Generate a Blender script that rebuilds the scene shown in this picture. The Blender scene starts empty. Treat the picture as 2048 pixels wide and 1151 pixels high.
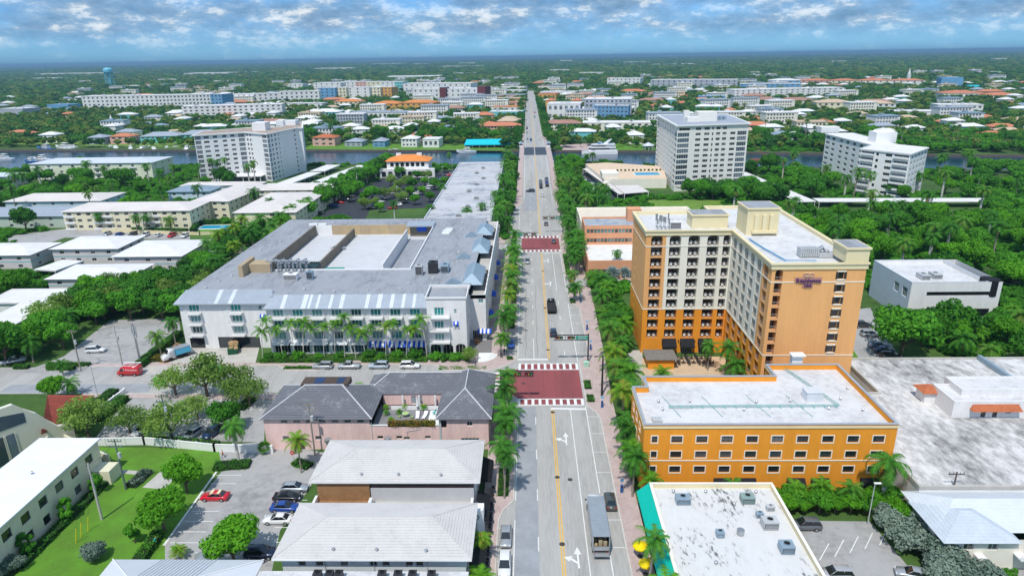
import bpy, math, random
from mathutils import Vector, Matrix
rnd = random.Random(11)
SC = bpy.context.scene
COL = SC.collection
PI = math.pi

# ------------------------------------------------------------------ camera
FPX, CAMH = 1350.0, 70.0
PITCH, ROLL, YAW = math.radians(18.9088), math.radians(-0.9231), math.radians(-1.5436)
_F0 = Vector((math.sin(YAW), math.cos(YAW), 0)); _R0 = Vector((math.cos(YAW), -math.sin(YAW), 0)); _Z = Vector((0, 0, 1))
CF = _F0 * math.cos(PITCH) - _Z * math.sin(PITCH)
_U0 = _F0 * math.sin(PITCH) + _Z * math.cos(PITCH)
CR = _R0 * math.cos(ROLL) + _U0 * math.sin(ROLL)
CU = -_R0 * math.sin(ROLL) + _U0 * math.cos(ROLL)
cam_data = bpy.data.cameras.new('camera')
cam = bpy.data.objects.new('camera', cam_data)
COL.objects.link(cam)
cam.matrix_world = Matrix(((CR.x, CU.x, -CF.x, 0), (CR.y, CU.y, -CF.y, 0), (CR.z, CU.z, -CF.z, CAMH), (0, 0, 0, 1)))
cam_data.sensor_width = 36.0
cam_data.lens = FPX / 2048.0 * 36.0
cam_data.clip_start = 1.0
cam_data.clip_end = 120000.0
SC.camera = cam

# ------------------------------------------------------------------ sky, sun, exposure
SUN_EL, SUN_AZ = math.radians(60), math.radians(199)     # azimuth of the sun seen from above, clockwise from +Y (the avenue)
world = bpy.data.worlds.new('World'); SC.world = world; world.use_nodes = True
wn, wl = world.node_tree.nodes, world.node_tree.links
wn.clear()
def N(nodes, t, **kw):
    n = nodes.new(t)
    for k, v in kw.items():
        setattr(n, k, v)
    return n
wo = N(wn, 'ShaderNodeOutputWorld'); wb = N(wn, 'ShaderNodeBackground')
sky = N(wn, 'ShaderNodeTexSky', sky_type='NISHITA', sun_disc=False)
sky.sun_elevation = SUN_EL; sky.sun_rotation = SUN_AZ; sky.altitude = 50; sky.air_density = 1.0; sky.dust_density = 0.6; sky.ozone_density = 2.0
tc = N(wn, 'ShaderNodeTexCoord'); sep = N(wn, 'ShaderNodeSeparateXYZ')
wl.new(tc.outputs['Generated'], sep.inputs[0])
def wmath(op, a, b=None, c=None):
    n = N(wn, 'ShaderNodeMath', operation=op)
    for i, v in enumerate((a, b, c)):
        if v is None: continue
        if isinstance(v, (int, float)): n.inputs[i].default_value = v
        else: wl.new(v, n.inputs[i])
    return n.outputs[0]
zc = wmath('MAXIMUM', sep.outputs['Z'], 0.0)
def wnoise(sc, det, rough, off, zs=2.6):
    m = N(wn, 'ShaderNodeMapping'); m.inputs['Location'].default_value = off; m.inputs['Scale'].default_value = (1, 1, zs); wl.new(tc.outputs['Generated'], m.inputs[0])
    n = N(wn, 'ShaderNodeTexNoise'); n.inputs['Scale'].default_value = sc; n.inputs['Detail'].default_value = det; n.inputs['Roughness'].default_value = rough
    wl.new(m.outputs[0], n.inputs['Vector']); return n.outputs['Fac']
def wramp(fac, stops):
    r = N(wn, 'ShaderNodeValToRGB'); wl.new(fac, r.inputs[0])
    e = r.color_ramp.elements
    e[0].position, e[0].color = stops[0]; e[1].position, e[1].color = stops[-1]
    for p, c in stops[1:-1]:
        k = e.new(p); k.color = c
    return r.outputs[0]
cover = wramp(wnoise(8, 7, 0.6, (3, 1, 0)), [(0.34, (.40, .40, .40, 1)), (0.50, (.85, .85, .85, 1)), (0.62, (1, 1, 1, 1))])
shade = wramp(wnoise(21, 10, 0.66, (11.4, 4.6, 2)), [(0.34, (.15, .28, .45, 1)), (0.48, (.23, .38, .57, 1)), (0.545, (.34, .47, .62, 1)), (0.585, (.58, .67, .75, 1)), (0.68, (.84, .87, .90, 1))])
thin = wmath('MINIMUM', wmath('MULTIPLY', wmath('SUBTRACT', zc, 0.008), 32.0), 1.0)       # clouds melt into the haze low down
thin = wmath('MAXIMUM', thin, 0.12)
skm = N(wn, 'ShaderNodeMix', data_type='RGBA', blend_type='MULTIPLY'); skm.inputs[0].default_value = 1
wl.new(sky.outputs[0], skm.inputs[6]); skm.inputs[7].default_value = (0.040, 0.090, 0.170, 1)
mx = N(wn, 'ShaderNodeMix', data_type='RGBA')
wl.new(wmath('MULTIPLY', cover, thin), mx.inputs[0]); wl.new(skm.outputs[2], mx.inputs[6]); wl.new(shade, mx.inputs[7])
wl.new(mx.outputs[2], wb.inputs[0]); wb.inputs[1].default_value = 1.0
wl.new(wb.outputs[0], wo.inputs[0])
sun_d = bpy.data.lights.new('sun', 'SUN'); sun_d.energy = 3.3; sun_d.angle = math.radians(0.6); sun_d.color = (1.0, 0.955, 0.88)
sun = bpy.data.objects.new('sun', sun_d); COL.objects.link(sun)
_sd = Vector((math.sin(SUN_AZ) * math.cos(SUN_EL), math.cos(SUN_AZ) * math.cos(SUN_EL), math.sin(SUN_EL)))
sun.rotation_euler = _sd.to_track_quat('Z', 'Y').to_euler()
vs = SC.view_settings
SC.display_settings.display_device = 'sRGB'
vs.view_transform = 'Standard'; vs.look = 'None'; vs.exposure = 0.13; vs.gamma = 1.0; vs.use_curve_mapping = False
SC.render.engine = 'CYCLES'
cy = SC.cycles
cy.max_bounces = 5; cy.diffuse_bounces = 2; cy.glossy_bounces = 2; cy.transmission_bounces = 3; cy.transparent_max_bounces = 8; cy.volume_bounces = 0
cy.caustics_reflective = False; cy.caustics_refractive = False
HAZE = 0.00011
cy.use_denoising = True; cy.sample_clamp_indirect = 4.0

# ------------------------------------------------------------------ helpers: a photo pixel to a point at height z, meshes, things
def G(px, py, z=0.0):
    d = CF + CR * ((px - 1024.0) / FPX) + CU * ((575.5 - py) / FPX)
    t = (z - CAMH) / d.z
    return Vector((d.x * t, d.y * t, z))

class MB:
    def __init__(s):
        s.v, s.f, s.mi, s.M = [], [], [], None
    def add(s, pts, faces, m=0):
        b = len(s.v)
        if s.M is not None:
            pts = [s.M @ Vector(p) for p in pts]
        s.v.extend([tuple(p) for p in pts])
        for f in faces:
            s.f.append(tuple(b + i for i in f)); s.mi.append(m)
    def quad(s, a, b, c, d, m=0): s.add((a, b, c, d), ((0, 1, 2, 3),), m)
    def poly(s, pts, m=0): s.add(pts, (tuple(range(len(pts))),), m)
    def box(s, x0, x1, y0, y1, z0, z1, m=0):
        s.add(((x0, y0, z0), (x1, y0, z0), (x1, y1, z0), (x0, y1, z0), (x0, y0, z1), (x1, y0, z1), (x1, y1, z1), (x0, y1, z1)),
              ((0, 3, 2, 1), (4, 5, 6, 7), (0, 1, 5, 4), (1, 2, 6, 5), (2, 3, 7, 6), (3, 0, 4, 7)), m)
        return s
    def prism(s, poly, z0, z1, m=0, mtop=None, bottom=False):
        n = len(poly)
        a = sum(poly[i][0] * poly[(i + 1) % n][1] - poly[(i + 1) % n][0] * poly[i][1] for i in range(n))
        if a < 0: poly = poly[::-1]
        s.add([(p[0], p[1], z0) for p in poly] + [(p[0], p[1], z1) for p in poly], [(i, (i + 1) % n, n + (i + 1) % n, n + i) for i in range(n)], m)
        s.poly([(p[0], p[1], z1) for p in poly], m if mtop is None else mtop)
        if bottom: s.poly([(p[0], p[1], z0) for p in poly[::-1]], m)
        return s
    def cyl(s, x, y, z0, z1, r, n=10, r2=None, m=0, cap=True):
        r2 = r if r2 is None else r2
        p = [(x + r * math.cos(2 * PI * i / n), y + r * math.sin(2 * PI * i / n), z0) for i in range(n)] + \
            [(x + r2 * math.cos(2 * PI * i / n), y + r2 * math.sin(2 * PI * i / n), z1) for i in range(n)]
        f = [(i, (i + 1) % n, n + (i + 1) % n, n + i) for i in range(n)]
        if cap: f += [tuple(range(n, 2 * n))]
        s.add(p, f, m); return s
    def tube(s, pts, radii, n=6, m=0):
        pts = [Vector(p) for p in pts]; P = []
        for i, p in enumerate(pts):
            t = (pts[min(i + 1, len(pts) - 1)] - pts[max(i - 1, 0)]).normalized()
            a = t.orthogonal().normalized() if abs(t.z) < .95 else Vector((1, 0, 0)); a = (a - t * a.dot(t)).normalized(); b = t.cross(a)
            r = radii[i] if isinstance(radii, (list, tuple)) else radii
            P += [p + (a * math.cos(2 * PI * k / n) + b * math.sin(2 * PI * k / n)) * r for k in range(n)]
        F = [(i * n + k, i * n + (k + 1) % n, (i + 1) * n + (k + 1) % n, (i + 1) * n + k) for i in range(len(pts) - 1) for k in range(n)]
        F += [tuple(range(n))[::-1], tuple(range((len(pts) - 1) * n, len(pts) * n))]
        s.add(P, F, m); return s
    def hip(s, x0, x1, y0, y1, z, rise, steps=0, lip=.05, m=0, ff=1.0):
        """hip roof, ridge along the longer side, laid in stepped courses"""
        w = min(x1 - x0, y1 - y0) / 2 * ff
        st = max(1, steps)
        for k in range(st):
            a, b = w * k / st, w * (k + 1) / st
            za, zb = z + rise * k / st + (lip if steps else 0), z + rise * (k + 1) / st
            A = ((x0 + a, y0 + a), (x1 - a, y0 + a), (x1 - a, y1 - a), (x0 + a, y1 - a)); B = ((x0 + b, y0 + b), (x1 - b, y0 + b), (x1 - b, y1 - b), (x0 + b, y1 - b))
            for i in range(4):
                j = (i + 1) % 4
                s.quad((*A[i], za), (*A[j], za), (*B[j], zb), (*B[i], zb), m)
                if steps: s.quad((*A[i], za - lip * 1.3), (*A[j], za - lip * 1.3), (*A[j], za), (*A[i], za), m)
        if ff < 1: s.quad((x0 + w, y0 + w, z + rise), (x1 - w, y0 + w, z + rise), (x1 - w, y1 - w, z + rise), (x0 + w, y1 - w, z + rise), m)
        s.poly(((x0, y1, z - .01), (x1, y1, z - .01), (x1, y0, z - .01), (x0, y0, z - .01)), m)
        return s
    def mesh(s, name, mats, smooth=False):
        me = bpy.data.meshes.new(name)
        me.from_pydata(s.v, [], s.f)
        for m in (mats if isinstance(mats, (list, tuple)) else [mats]):
            me.materials.append(m)
        if any(s.mi): me.polygons.foreach_set('material_index', s.mi)
        if smooth: me.polygons.foreach_set('use_smooth', [True] * len(s.f))
        me.update(); return me
    def build(s, name, mats, parent=None, loc=(0, 0, 0), rz=0, smooth=False):
        return put(name, s.mesh(name, mats, smooth), parent, loc, rz)

def put(name, me, parent=None, loc=(0, 0, 0), rz=0, sc=None):
    o = bpy.data.objects.new(name, me); COL.objects.link(o)
    o.location = loc
    if rz: o.rotation_euler = (0, 0, rz)
    if sc: o.scale = sc if isinstance(sc, (tuple, list)) else (sc, sc, sc)
    if parent is not None: o.parent = parent
    return o
def tag(o, label, cat, group=None):
    o['label'] = label; o['category'] = cat
    if group: o['group'] = group
    return o
def thing(name, label, cat, loc=(0, 0, 0), rz=0, group=None, sc=None):
    return tag(put(name, None, None, loc, rz, sc), label, cat, group)
def struct(o): o['kind'] = 'structure'; return o
def stuff(o): o['kind'] = 'stuff'; return o
def side_of(root, ch):      # copy a thing with its parts and sub-parts
    c = ch.copy(); COL.objects.link(c); c.parent = root
    return c
def copy_tree(o, loc, rz, label=None, group=None, sc=None):
    r = o.copy(); COL.objects.link(r); r.location = loc; r.rotation_euler = (0, 0, rz)
    if sc: r.scale = (sc, sc, sc)
    if label: r['label'] = label
    if group: r['group'] = group
    for ch in KIDS.get(o.name, ()):
        c = side_of(r, ch)
        for g in KIDS.get(ch.name, ()):
            side_of(c, g)
    return r
KIDS = {}
def remember(o):
    KIDS[o.name] = list(o.children)
    for c in o.children: KIDS[c.name] = list(c.children)
    return o
ORD = ['first', 'second', 'third', 'fourth', 'fifth', 'sixth', 'seventh', 'eighth', 'ninth', 'tenth', 'eleventh', 'twelfth', 'thirteenth', 'fourteenth', 'fifteenth', 'sixteenth', 'seventeenth', 'eighteenth', 'nineteenth']
ORD += [x for a in ('twent', 'thirt', 'fort', 'fift') for x in [a + 'ieth'] + ['%sy-%s' % (a, b) for b in ORD[:9]]]

# ------------------------------------------------------------------ materials
MATS = {}
def pn(name):
    m = bpy.data.materials.new(name); m.use_nodes = True
    nt = m.node_tree; b = nt.nodes['Principled BSDF']
    return m, nt.nodes, nt.links, b
def setcol(n, sock, c): n.inputs[sock].default_value = (c[0], c[1], c[2], 1)
def mat(name, c, rough=.8, var=.14, scale=.35, bump=0.0, metal=0.0, spec=.3, c2=None, fine=6.0, stretch=None):
    """weathered surface: broad blotches and fine grain over a base colour, in metres"""
    if name in MATS: return MATS[name]
    m, n, l, b = pn(name)
    b.inputs['Roughness'].default_value = rough; b.inputs['Metallic'].default_value = metal; b.inputs['Specular IOR Level'].default_value = spec
    g = n.new('ShaderNodeNewGeometry'); src = g.outputs['Position']
    if stretch:
        mp = n.new('ShaderNodeMapping'); mp.inputs['Scale'].default_value = stretch; l.new(src, mp.inputs[0]); src = mp.outputs[0]
    t1 = n.new('ShaderNodeTexNoise'); t1.inputs['Scale'].default_value = scale; t1.inputs['Detail'].default_value = 6; t1.inputs['Roughness'].default_value = .65; l.new(src, t1.inputs['Vector'])
    t2 = n.new('ShaderNodeTexNoise'); t2.inputs['Scale'].default_value = fine; t2.inputs['Detail'].default_value = 3; l.new(src, t2.inputs['Vector'])
    mm = n.new('ShaderNodeMath'); mm.operation = 'MULTIPLY_ADD'; mm.inputs[1].default_value = .35; l.new(t2.outputs['Fac'], mm.inputs[0])
    ms = n.new('ShaderNodeMath'); ms.operation = 'MULTIPLY'; ms.inputs[1].default_value = .65; l.new(t1.outputs['Fac'], ms.inputs[0]); l.new(ms.outputs[0], mm.inputs[2])
    r = n.new('ShaderNodeValToRGB'); l.new(mm.outputs[0], r.inputs[0])
    lo = c2 or tuple(x * (1 - var) for x in c); hi = tuple(min(1, x * (1 + var * .7)) for x in c)
    r.color_ramp.elements[0].position = .34; r.color_ramp.elements[0].color = (*lo, 1); r.color_ramp.elements[1].position = .64; r.color_ramp.elements[1].color = (*hi, 1)
    l.new(r.outputs[0], b.inputs['Base Color'])
    if bump:
        bp = n.new('ShaderNodeBump'); bp.inputs['Strength'].default_value = bump; bp.inputs['Distance'].default_value = .05; l.new(t2.outputs['Fac'], bp.inputs['Height']); l.new(bp.outputs[0], b.inputs['Normal'])
    MATS[name] = m; return m
def stained(name, c, dark, scale=.12, lo=.46, hi=.60, rough=.85, stretch=None, fine=.9, amount=1.0):
    """a pale membrane roof with dark mildew patches"""
    if name in MATS: return MATS[name]
    m, n, l, b = pn(name); b.inputs['Roughness'].default_value = rough; b.inputs['Specular IOR Level'].default_value = .25
    g = n.new('ShaderNodeNewGeometry'); src = g.outputs['Position']
    if stretch:
        mp = n.new('ShaderNodeMapping'); mp.inputs['Scale'].default_value = stretch[0:3]
        if len(stretch) > 3: mp.inputs['Rotation'].default_value = (0, 0, stretch[3])
        l.new(src, mp.inputs[0]); src = mp.outputs[0]
    t1 = n.new('ShaderNodeTexNoise'); t1.inputs['Scale'].default_value = scale; t1.inputs['Detail'].default_value = 8; t1.inputs['Roughness'].default_value = .68; l.new(src, t1.inputs['Vector'])
    t2 = n.new('ShaderNodeTexNoise'); t2.inputs['Scale'].default_value = fine; t2.inputs['Detail'].default_value = 6; t2.inputs['Roughness'].default_value = .7; l.new(src, t2.inputs['Vector'])
    mm = n.new('ShaderNodeMath'); mm.operation = 'MULTIPLY_ADD'; mm.inputs[1].default_value = .45; l.new(t2.outputs['Fac'], mm.inputs[0])
    ms = n.new('ShaderNodeMath'); ms.operation = 'MULTIPLY'; ms.inputs[1].default_value = .55; l.new(t1.outputs['Fac'], ms.inputs[0]); l.new(ms.outputs[0], mm.inputs[2])
    r = n.new('ShaderNodeValToRGB'); l.new(mm.outputs[0], r.inputs[0]); e = r.color_ramp.elements
    dk = tuple(c[i] + (dark[i] - c[i]) * amount for i in range(3))
    e[0].position = lo; e[0].color = (*[x * .93 for x in c], 1); e[1].position = hi; e[1].color = (*dk, 1)
    k = e.new(lo - .12); k.color = (*c, 1)
    l.new(r.outputs[0], b.inputs['Base Color']); MATS[name] = m; return m
def glass(name, c, rough=.08, var=.5):
    """dark reflective glazing, curtains and blinds varying from pane to pane"""
    if name in MATS: return MATS[name]
    m, n, l, b = pn(name); b.inputs['Roughness'].default_value = rough; b.inputs['Specular IOR Level'].default_value = .9
    o = n.new('ShaderNodeObjectInfo'); r = n.new('ShaderNodeValToRGB'); l.new(o.outputs['Random'], r.inputs[0])
    e = r.color_ramp.elements; e[0].color = (*[x * (1 - var) for x in c], 1); e[1].position = .72; e[1].color = (*[min(1, x * (1 + var)) for x in c], 1)
    if var >= .5: k = e.new(.86); k.color = (*[.10 + x * 1.2 for x in c], 1)
    l.new(r.outputs[0], b.inputs['Base Color']); MATS[name] = m; return m
def leaf(name, c1, c2, trans=.35, yellow=None, nsc=.45):
    if name in MATS: return MATS[name]
    m, n, l, b = pn(name); b.inputs['Roughness'].default_value = .6; b.inputs['Specular IOR Level'].default_value = .14
    g = n.new('ShaderNodeNewGeometry'); o = n.new('ShaderNodeObjectInfo')
    t = n.new('ShaderNodeTexNoise'); t.inputs['Scale'].default_value = nsc; t.inputs['Detail'].default_value = 4; l.new(g.outputs['Position'], t.inputs['Vector'])
    a = n.new('ShaderNodeMath'); a.operation = 'MULTIPLY_ADD'; a.inputs[1].default_value = .38; l.new(g.outputs['Random Per Island'], a.inputs[0])
    q = n.new('ShaderNodeMath'); q.operation = 'MULTIPLY_ADD'; q.inputs[1].default_value = .42; l.new(o.outputs['Random'], q.inputs[0])
    w = n.new('ShaderNodeMath'); w.operation = 'MULTIPLY'; w.inputs[1].default_value = .45; l.new(t.outputs['Fac'], w.inputs[0]); l.new(w.outputs[0], q.inputs[2]); l.new(q.outputs[0], a.inputs[2])
    r = n.new('ShaderNodeValToRGB'); l.new(a.outputs[0], r.inputs[0]); e = r.color_ramp.elements
    e[0].position = .22; e[0].color = (*c1, 1); e[1].position = .82; e[1].color = (*c2, 1)
    if yellow: k = e.new(.97); k.color = (*yellow, 1)
    l.new(r.outputs[0], b.inputs['Base Color'])
    tr = n.new('ShaderNodeBsdfTranslucent'); l.new(r.outputs[0], tr.inputs['Color'])
    mx = n.new('ShaderNodeMixShader'); mx.inputs[0].default_value = trans
    l.new(b.outputs[0], mx.inputs[1]); l.new(tr.outputs[0], mx.inputs[2]); l.new(mx.outputs[0], n['Material Output'].inputs[0])
    MATS[name] = m; return m
def paint(name, c, rough=.25, metal=0.0, coat=.6):
    if name in MATS: return MATS[name]
    m, n, l, b = pn(name); setcol(b, 'Base Color', c); b.inputs['Roughness'].default_value = rough; b.inputs['Metallic'].default_value = metal
    b.inputs['Coat Weight'].default_value = coat; b.inputs['Coat Roughness'].default_value = .06
    g = n.new('ShaderNodeNewGeometry'); t = n.new('ShaderNodeTexNoise'); t.inputs['Scale'].default_value = 3; l.new(g.outputs['Position'], t.inputs['Vector'])
    h = n.new('ShaderNodeHueSaturation'); setcol(h, 'Color', c); mr = n.new('ShaderNodeMapRange'); mr.inputs[3].default_value = .9; mr.inputs[4].default_value = 1.1
    l.new(t.outputs['Fac'], mr.inputs[0]); l.new(mr.outputs[0], h.inputs['Value']); l.new(h.outputs[0], b.inputs['Base Color'])
    MATS[name] = m; return m

M_ASPH = stained('asphalt_pale', (.46, .45, .43), (.28, .273, .262), .08, .47, .64, .9, (3.2, .26, 1), 1.1, .9)
M_ASPH2 = stained('asphalt_worn', (.41, .405, .40), (.25, .245, .24), .09, .50, .64, .9, None, .7)
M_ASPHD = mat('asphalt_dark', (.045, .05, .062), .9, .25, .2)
M_CONC = mat('concrete', (.50, .48, .44), .9, .16, .4)
M_KERB = mat('kerb_concrete', (.58, .56, .52), .9, .15, .8)
M_WHITEP = mat('road_paint_white', (.78, .78, .76), .7, .14, 1.5)
M_YELP = mat('road_paint_yellow', (.78, .46, .06), .7, .14, 1.2)
M_BRICKX = stained('brick_crossing', (.31, .085, .09), (.20, .065, .07), .1, .46, .64, .85, (2.4, .12, 1), 1.0)
M_GRASS = mat('lawn_grass', (.10, .26, .02), .9, .35, .16, .6, c2=(.085, .155, .02), fine=7)
M_GRASS2 = mat('rough_grass', (.16, .26, .04), .9, .3, .3, .6, c2=(.10, .20, .03), fine=8)
M_DIRT = mat('bare_earth', (.40, .26, .16), .95, .25, .5, c2=(.30, .20, .12))
M_LAND = mat('ground_cover', (.065, .13, .025), .95, .4, .03, 0, c2=(.03, .075, .015), fine=.4)
M_WHITE = mat('white_render', (.80, .79, .78), .85, .11, .5, stretch=(1, 1, .18))
M_WROOF = stained('white_roof_membrane', (.71, .71, .715), (.42, .42, .43), .2, .48, .70, .8)
M_TRIMW = mat('white_trim', (.84, .84, .83), .6, .05)
M_CREAM = mat('cream_render', (.80, .70, .44), .8, .07, .3)
M_PCREAM = mat('pale_cream_render', (.87, .83, .72), .8, .07, .3)
M_ORANGE = mat('deep_orange_render', (.86, .325, .028), .85, .11, .45, stretch=(1, 1, .14))
M_ORANGEL = mat('light_orange_render', (.84, .44, .17), .85, .12, .4, stretch=(1, 1, .12))
M_PINK = mat('pink_render', (.80, .56, .52), .85, .16, .5, stretch=(1, 1, .2))
M_SALMON = mat('salmon_render', (.74, .36, .20), .8, .10, .3)
M_YELLOW = mat('pale_yellow_render', (.80, .735, .53), .8, .08, .3)
M_BLACK = mat('black_canvas', (.012, .013, .016), .8, .2)
M_DARK = mat('dark_void', (.01, .01, .012), .9, .1)
M_GREYR = stained('grey_roof_membrane', (.35, .37, .405), (.19, .20, .225), .14, .50, .66, .8, (1, .35, 1), .8)
M_GREYR2 = stained('streaky_grey_roof', (.56, .56, .575), (.16, .20, .27), .075, .52, .60, .6, (1, 1.9, 1), .35)
M_METALR = mat('grey_metal_roof', (.42, .47, .53), .45, .10, .5, 0, .2)
M_METALL = mat('light_metal_sheet', (.72, .76, .80), .45, .08, .5, 0, .2)
M_METALB = mat('blue_grey_metal_roof', (.30, .40, .48), .45, .10, .5, 0, .2)
M_TILEG = stained('charcoal_tile', (.16, .165, .185), (.34, .35, .37), .35, .50, .72, .8, None, 2.2)
M_RIDGE = mat('pale_ridge_tile', (.62, .62, .63), .8, .2, 1)
M_TILEW = stained('white_tile', (.62, .60, .585), (.43, .415, .405), .3, .54, .76, .8, None, 2.0)
M_TILER = mat('terracotta_tile', (.50, .16, .07), .85, .25, .8)
M_TILEO = mat('orange_tile', (.80, .28, .07), .85, .2, .5)
M_REDR = mat('red_metal_roof', (.36, .085, .055), .6, .15, .5)
M_STEEL = mat('galvanised_steel', (.46, .48, .50), .4, .15, 1, 0, .7)
M_GALV = mat('painted_plant_grey', (.50, .52, .53), .5, .15, 1)
M_ALU = mat('dark_steel', (.05, .05, .055), .5, .2, 1, 0, .3)
M_WOODP = mat('timber_pole', (.30, .27, .23), .9, .25, 1.5)
M_WOOD = mat('deck_timber', (.34, .19, .09), .8, .25, .8)
M_TAN = mat('tan_panel', (.46, .36, .23), .85, .12, .3)
M_TAUPE = mat('taupe_wall', (.20, .17, .13), .85, .2, .4)
M_PAVER = mat('pink_paver', (.52, .42, .395), .9, .14, .5, .2, c2=(.42, .32, .30), fine=4)
M_TEAL = mat('teal_canvas', (.0, .55, .42), .7, .06, .3)
M_BLUEAW = mat('blue_canvas', (.02, .10, .60), .7, .1)
M_TURQ = mat('turquoise_canvas', (.01, .55, .72), .6, .12)
G_DARK = glass('dark_glass', (.022, .03, .036)); G_TEAL = glass('teal_glass', (.01, .17, .165), .1, .7); G_BLUE = glass('blue_grey_glass', (.06, .09, .12), .06, .6)
G_CAR = glass('car_glass', (.012, .016, .02), .05, .3); G_BLACK = glass('black_glass', (.01, .01, .013), .15, .3)
M_TYRE = mat('tyre_rubber', (.015, .015, .016), .9, .2); M_RIM = mat('alloy_rim', (.55, .56, .58), .3, .1, 1, 0, .8)
M_LAMP = mat('headlamp_lens', (.75, .78, .8), .15, .05); M_TAIL = mat('tail_lamp_lens', (.45, .02, .02), .2, .1)
# ------------------------------------------------------------------ the setting: land, canal, roads, pavements, lots
def hump(y):            # the avenue climbs to the drawbridge
    if y <= 335 or y >= 660: return 0.0
    if y < 455: t = (y - 335) / 120
    elif y <= 520: return 5.0
    else: t = (660 - y) / 140
    return 5.0 * t * t * (3 - 2 * t)
NEARB = [(-5000, 900), (-1500, 560), (-520, 470), (-345, 440), (-322, 478), (-153, 478), (61, 456), (259, 424), (800, 340), (3000, 20)]
FARB = [(-5000, 1150), (-2000, 760), (-458, 585), (-179, 557), (61, 530), (296, 487), (800, 410), (3000, 90)]
def bank(pts, x):
    for (a, b), (c, d) in zip(pts, pts[1:]):
        if a <= x <= c: return b + (d - b) * (x - a) / (c - a)
    return pts[0][1] if x < pts[0][0] else pts[-1][1]
mb = MB(); mb.poly([(-5000, -400, 0), (3000, -400, 0)] + [(x, y, 0) for x, y in NEARB[::-1]])
mb.poly([(x, y, 0) for x, y in FARB] + [(3000, -400, 0), (45000, -400, 0), (45000, 48000, 0), (-45000, 48000, 0), (-45000, -400, 0), (-5000, -400, 0)])
land = struct(mb.build('ground', M_LAND))
mb = MB()
for P_, sgn in ((NEARB, 1), (FARB, -1)):
    for (a, b), (c, d) in zip(P_, P_[1:]):
        n = Vector((-(d - b), c - a, 0)).normalized() * sgn
        A, B = Vector((a, b, 0)), Vector((c, d, 0))
        for lo, hi, o0, o1 in ((-2.5, .25, -.5, .5),):
            mb.add([A + n * o0 + _Z * lo, B + n * o0 + _Z * lo, B + n * o1 + _Z * lo, A + n * o1 + _Z * lo, A + n * o0 + _Z * hi, B + n * o0 + _Z * hi, B + n * o1 + _Z * hi, A + n * o1 + _Z * hi],
                   ((4, 5, 6, 7), (0, 1, 5, 4), (2, 3, 7, 6)), 0)
mb.build('seawall', mat('dark_seawall', (.14, .12, .10), .9, .3, .4), land)
mw, wn_, wl_, wb_ = pn('canal_water')
setcol(wb_, 'Base Color', (.010, .045, .085)); wb_.inputs['Roughness'].default_value = .14; wb_.inputs['Specular IOR Level'].default_value = .6
_g = wn_.new('ShaderNodeNewGeometry'); _t = wn_.new('ShaderNodeTexNoise'); _t.inputs['Scale'].default_value = .35; _t.inputs['Detail'].default_value = 5; wl_.new(_g.outputs['Position'], _t.inputs['Vector'])
_b = wn_.new('ShaderNodeBump'); _b.inputs['Strength'].default_value = .35; _b.inputs['Distance'].default_value = .35; wl_.new(_t.outputs['Fac'], _b.inputs['Height']); wl_.new(_b.outputs[0], wb_.inputs['Normal'])
mb = MB(); mb.quad((-5000, 0, -1.3), (3000, 0, -1.3), (3000, 1200, -1.3), (-5000, 1200, -1.3))
struct(mb.build('water', mw))

def sheet(name, pts, z, m, parent=None):
    b = MB(); P2 = [(p[0], p[1]) for p in pts]
    a = sum(P2[i][0] * P2[(i + 1) % len(P2)][1] - P2[(i + 1) % len(P2)][0] * P2[i][1] for i in range(len(P2)))
    if a < 0: P2 = P2[::-1]
    b.poly([(x, y, z) for x, y in P2]); o = b.build(name, m, parent)
    return struct(o) if parent is None else o
def pxpoly(*p): return [G(x, y)[:2] for x, y in p]
def strip(b, x0, x1, y0, y1, z, m=0):
    y = y0
    while y < y1 - 1e-6:
        st = 10 if 325 <= y < 665 else 400
        e = min(y1, y + st, 325 if y < 325 else 1e9)
        if e <= y: e = min(y1, y + 10)
        b.quad((x0, y, z + hump(y)), (x1, y, z + hump(y)), (x1, e, z + hump(e)), (x0, e, z + hump(e)), m); y = e
mb = MB()
strip(mb, -5.6, 14.9, 15, 262, .012); mb.quad((-9.5, 262, .012), (14.9, 262, .012), (14.0, 318, .012), (-8.5, 318, .012)); mb.quad((-8.5, 318, .012), (14, 318, .012), (13.2, 335, .012), (-3.2, 335, .012))
strip(mb, -3.2, 13.2, 335, 660, .012); strip(mb, -3.2, 13.2, 660, 1500, .012)
mb.quad((-500, 133.4, .011), (-5.6, 133.4, .011), (-5.6, 147.2, .011), (-500, 147.2, .011));
mb.quad((-140, 248, .011), (-5.6, 248, .011), (-5.6, 258, .011), (-140, 258, .011)); mb.quad((14.9, 205, .011), (75, 205, .011), (75, 213, .011), (14.9, 213, .011))
avenue = struct(mb.build('road', M_ASPH))
# darker resurfaced lane and old patches on the near carriageway
mb = MB(); mb.quad((-2.5, 15, .016), (1.2, 15, .016), (1.2, 126.8, .016), (-2.5, 126.8, .016)); mb.quad((-120, 134, .016), (-86, 134, .016), (-86, 138, .016), (-120, 138, .016))
strip(mb, -1.8, 4.2, 318, 372, .016)
mb.build('resurfaced_patch', mat('asphalt_patch', (.33, .345, .37), .9, .2, .3), avenue)
mb = MB(); strip(mb, -2.9, 4.2, 474, 516, .03); strip(mb, 5.0, 12.9, 474, 516, .03)
mb.build('bridge_grating', mat('steel_grating', (.06, .075, .095), .7, .3, .5), avenue)
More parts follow.
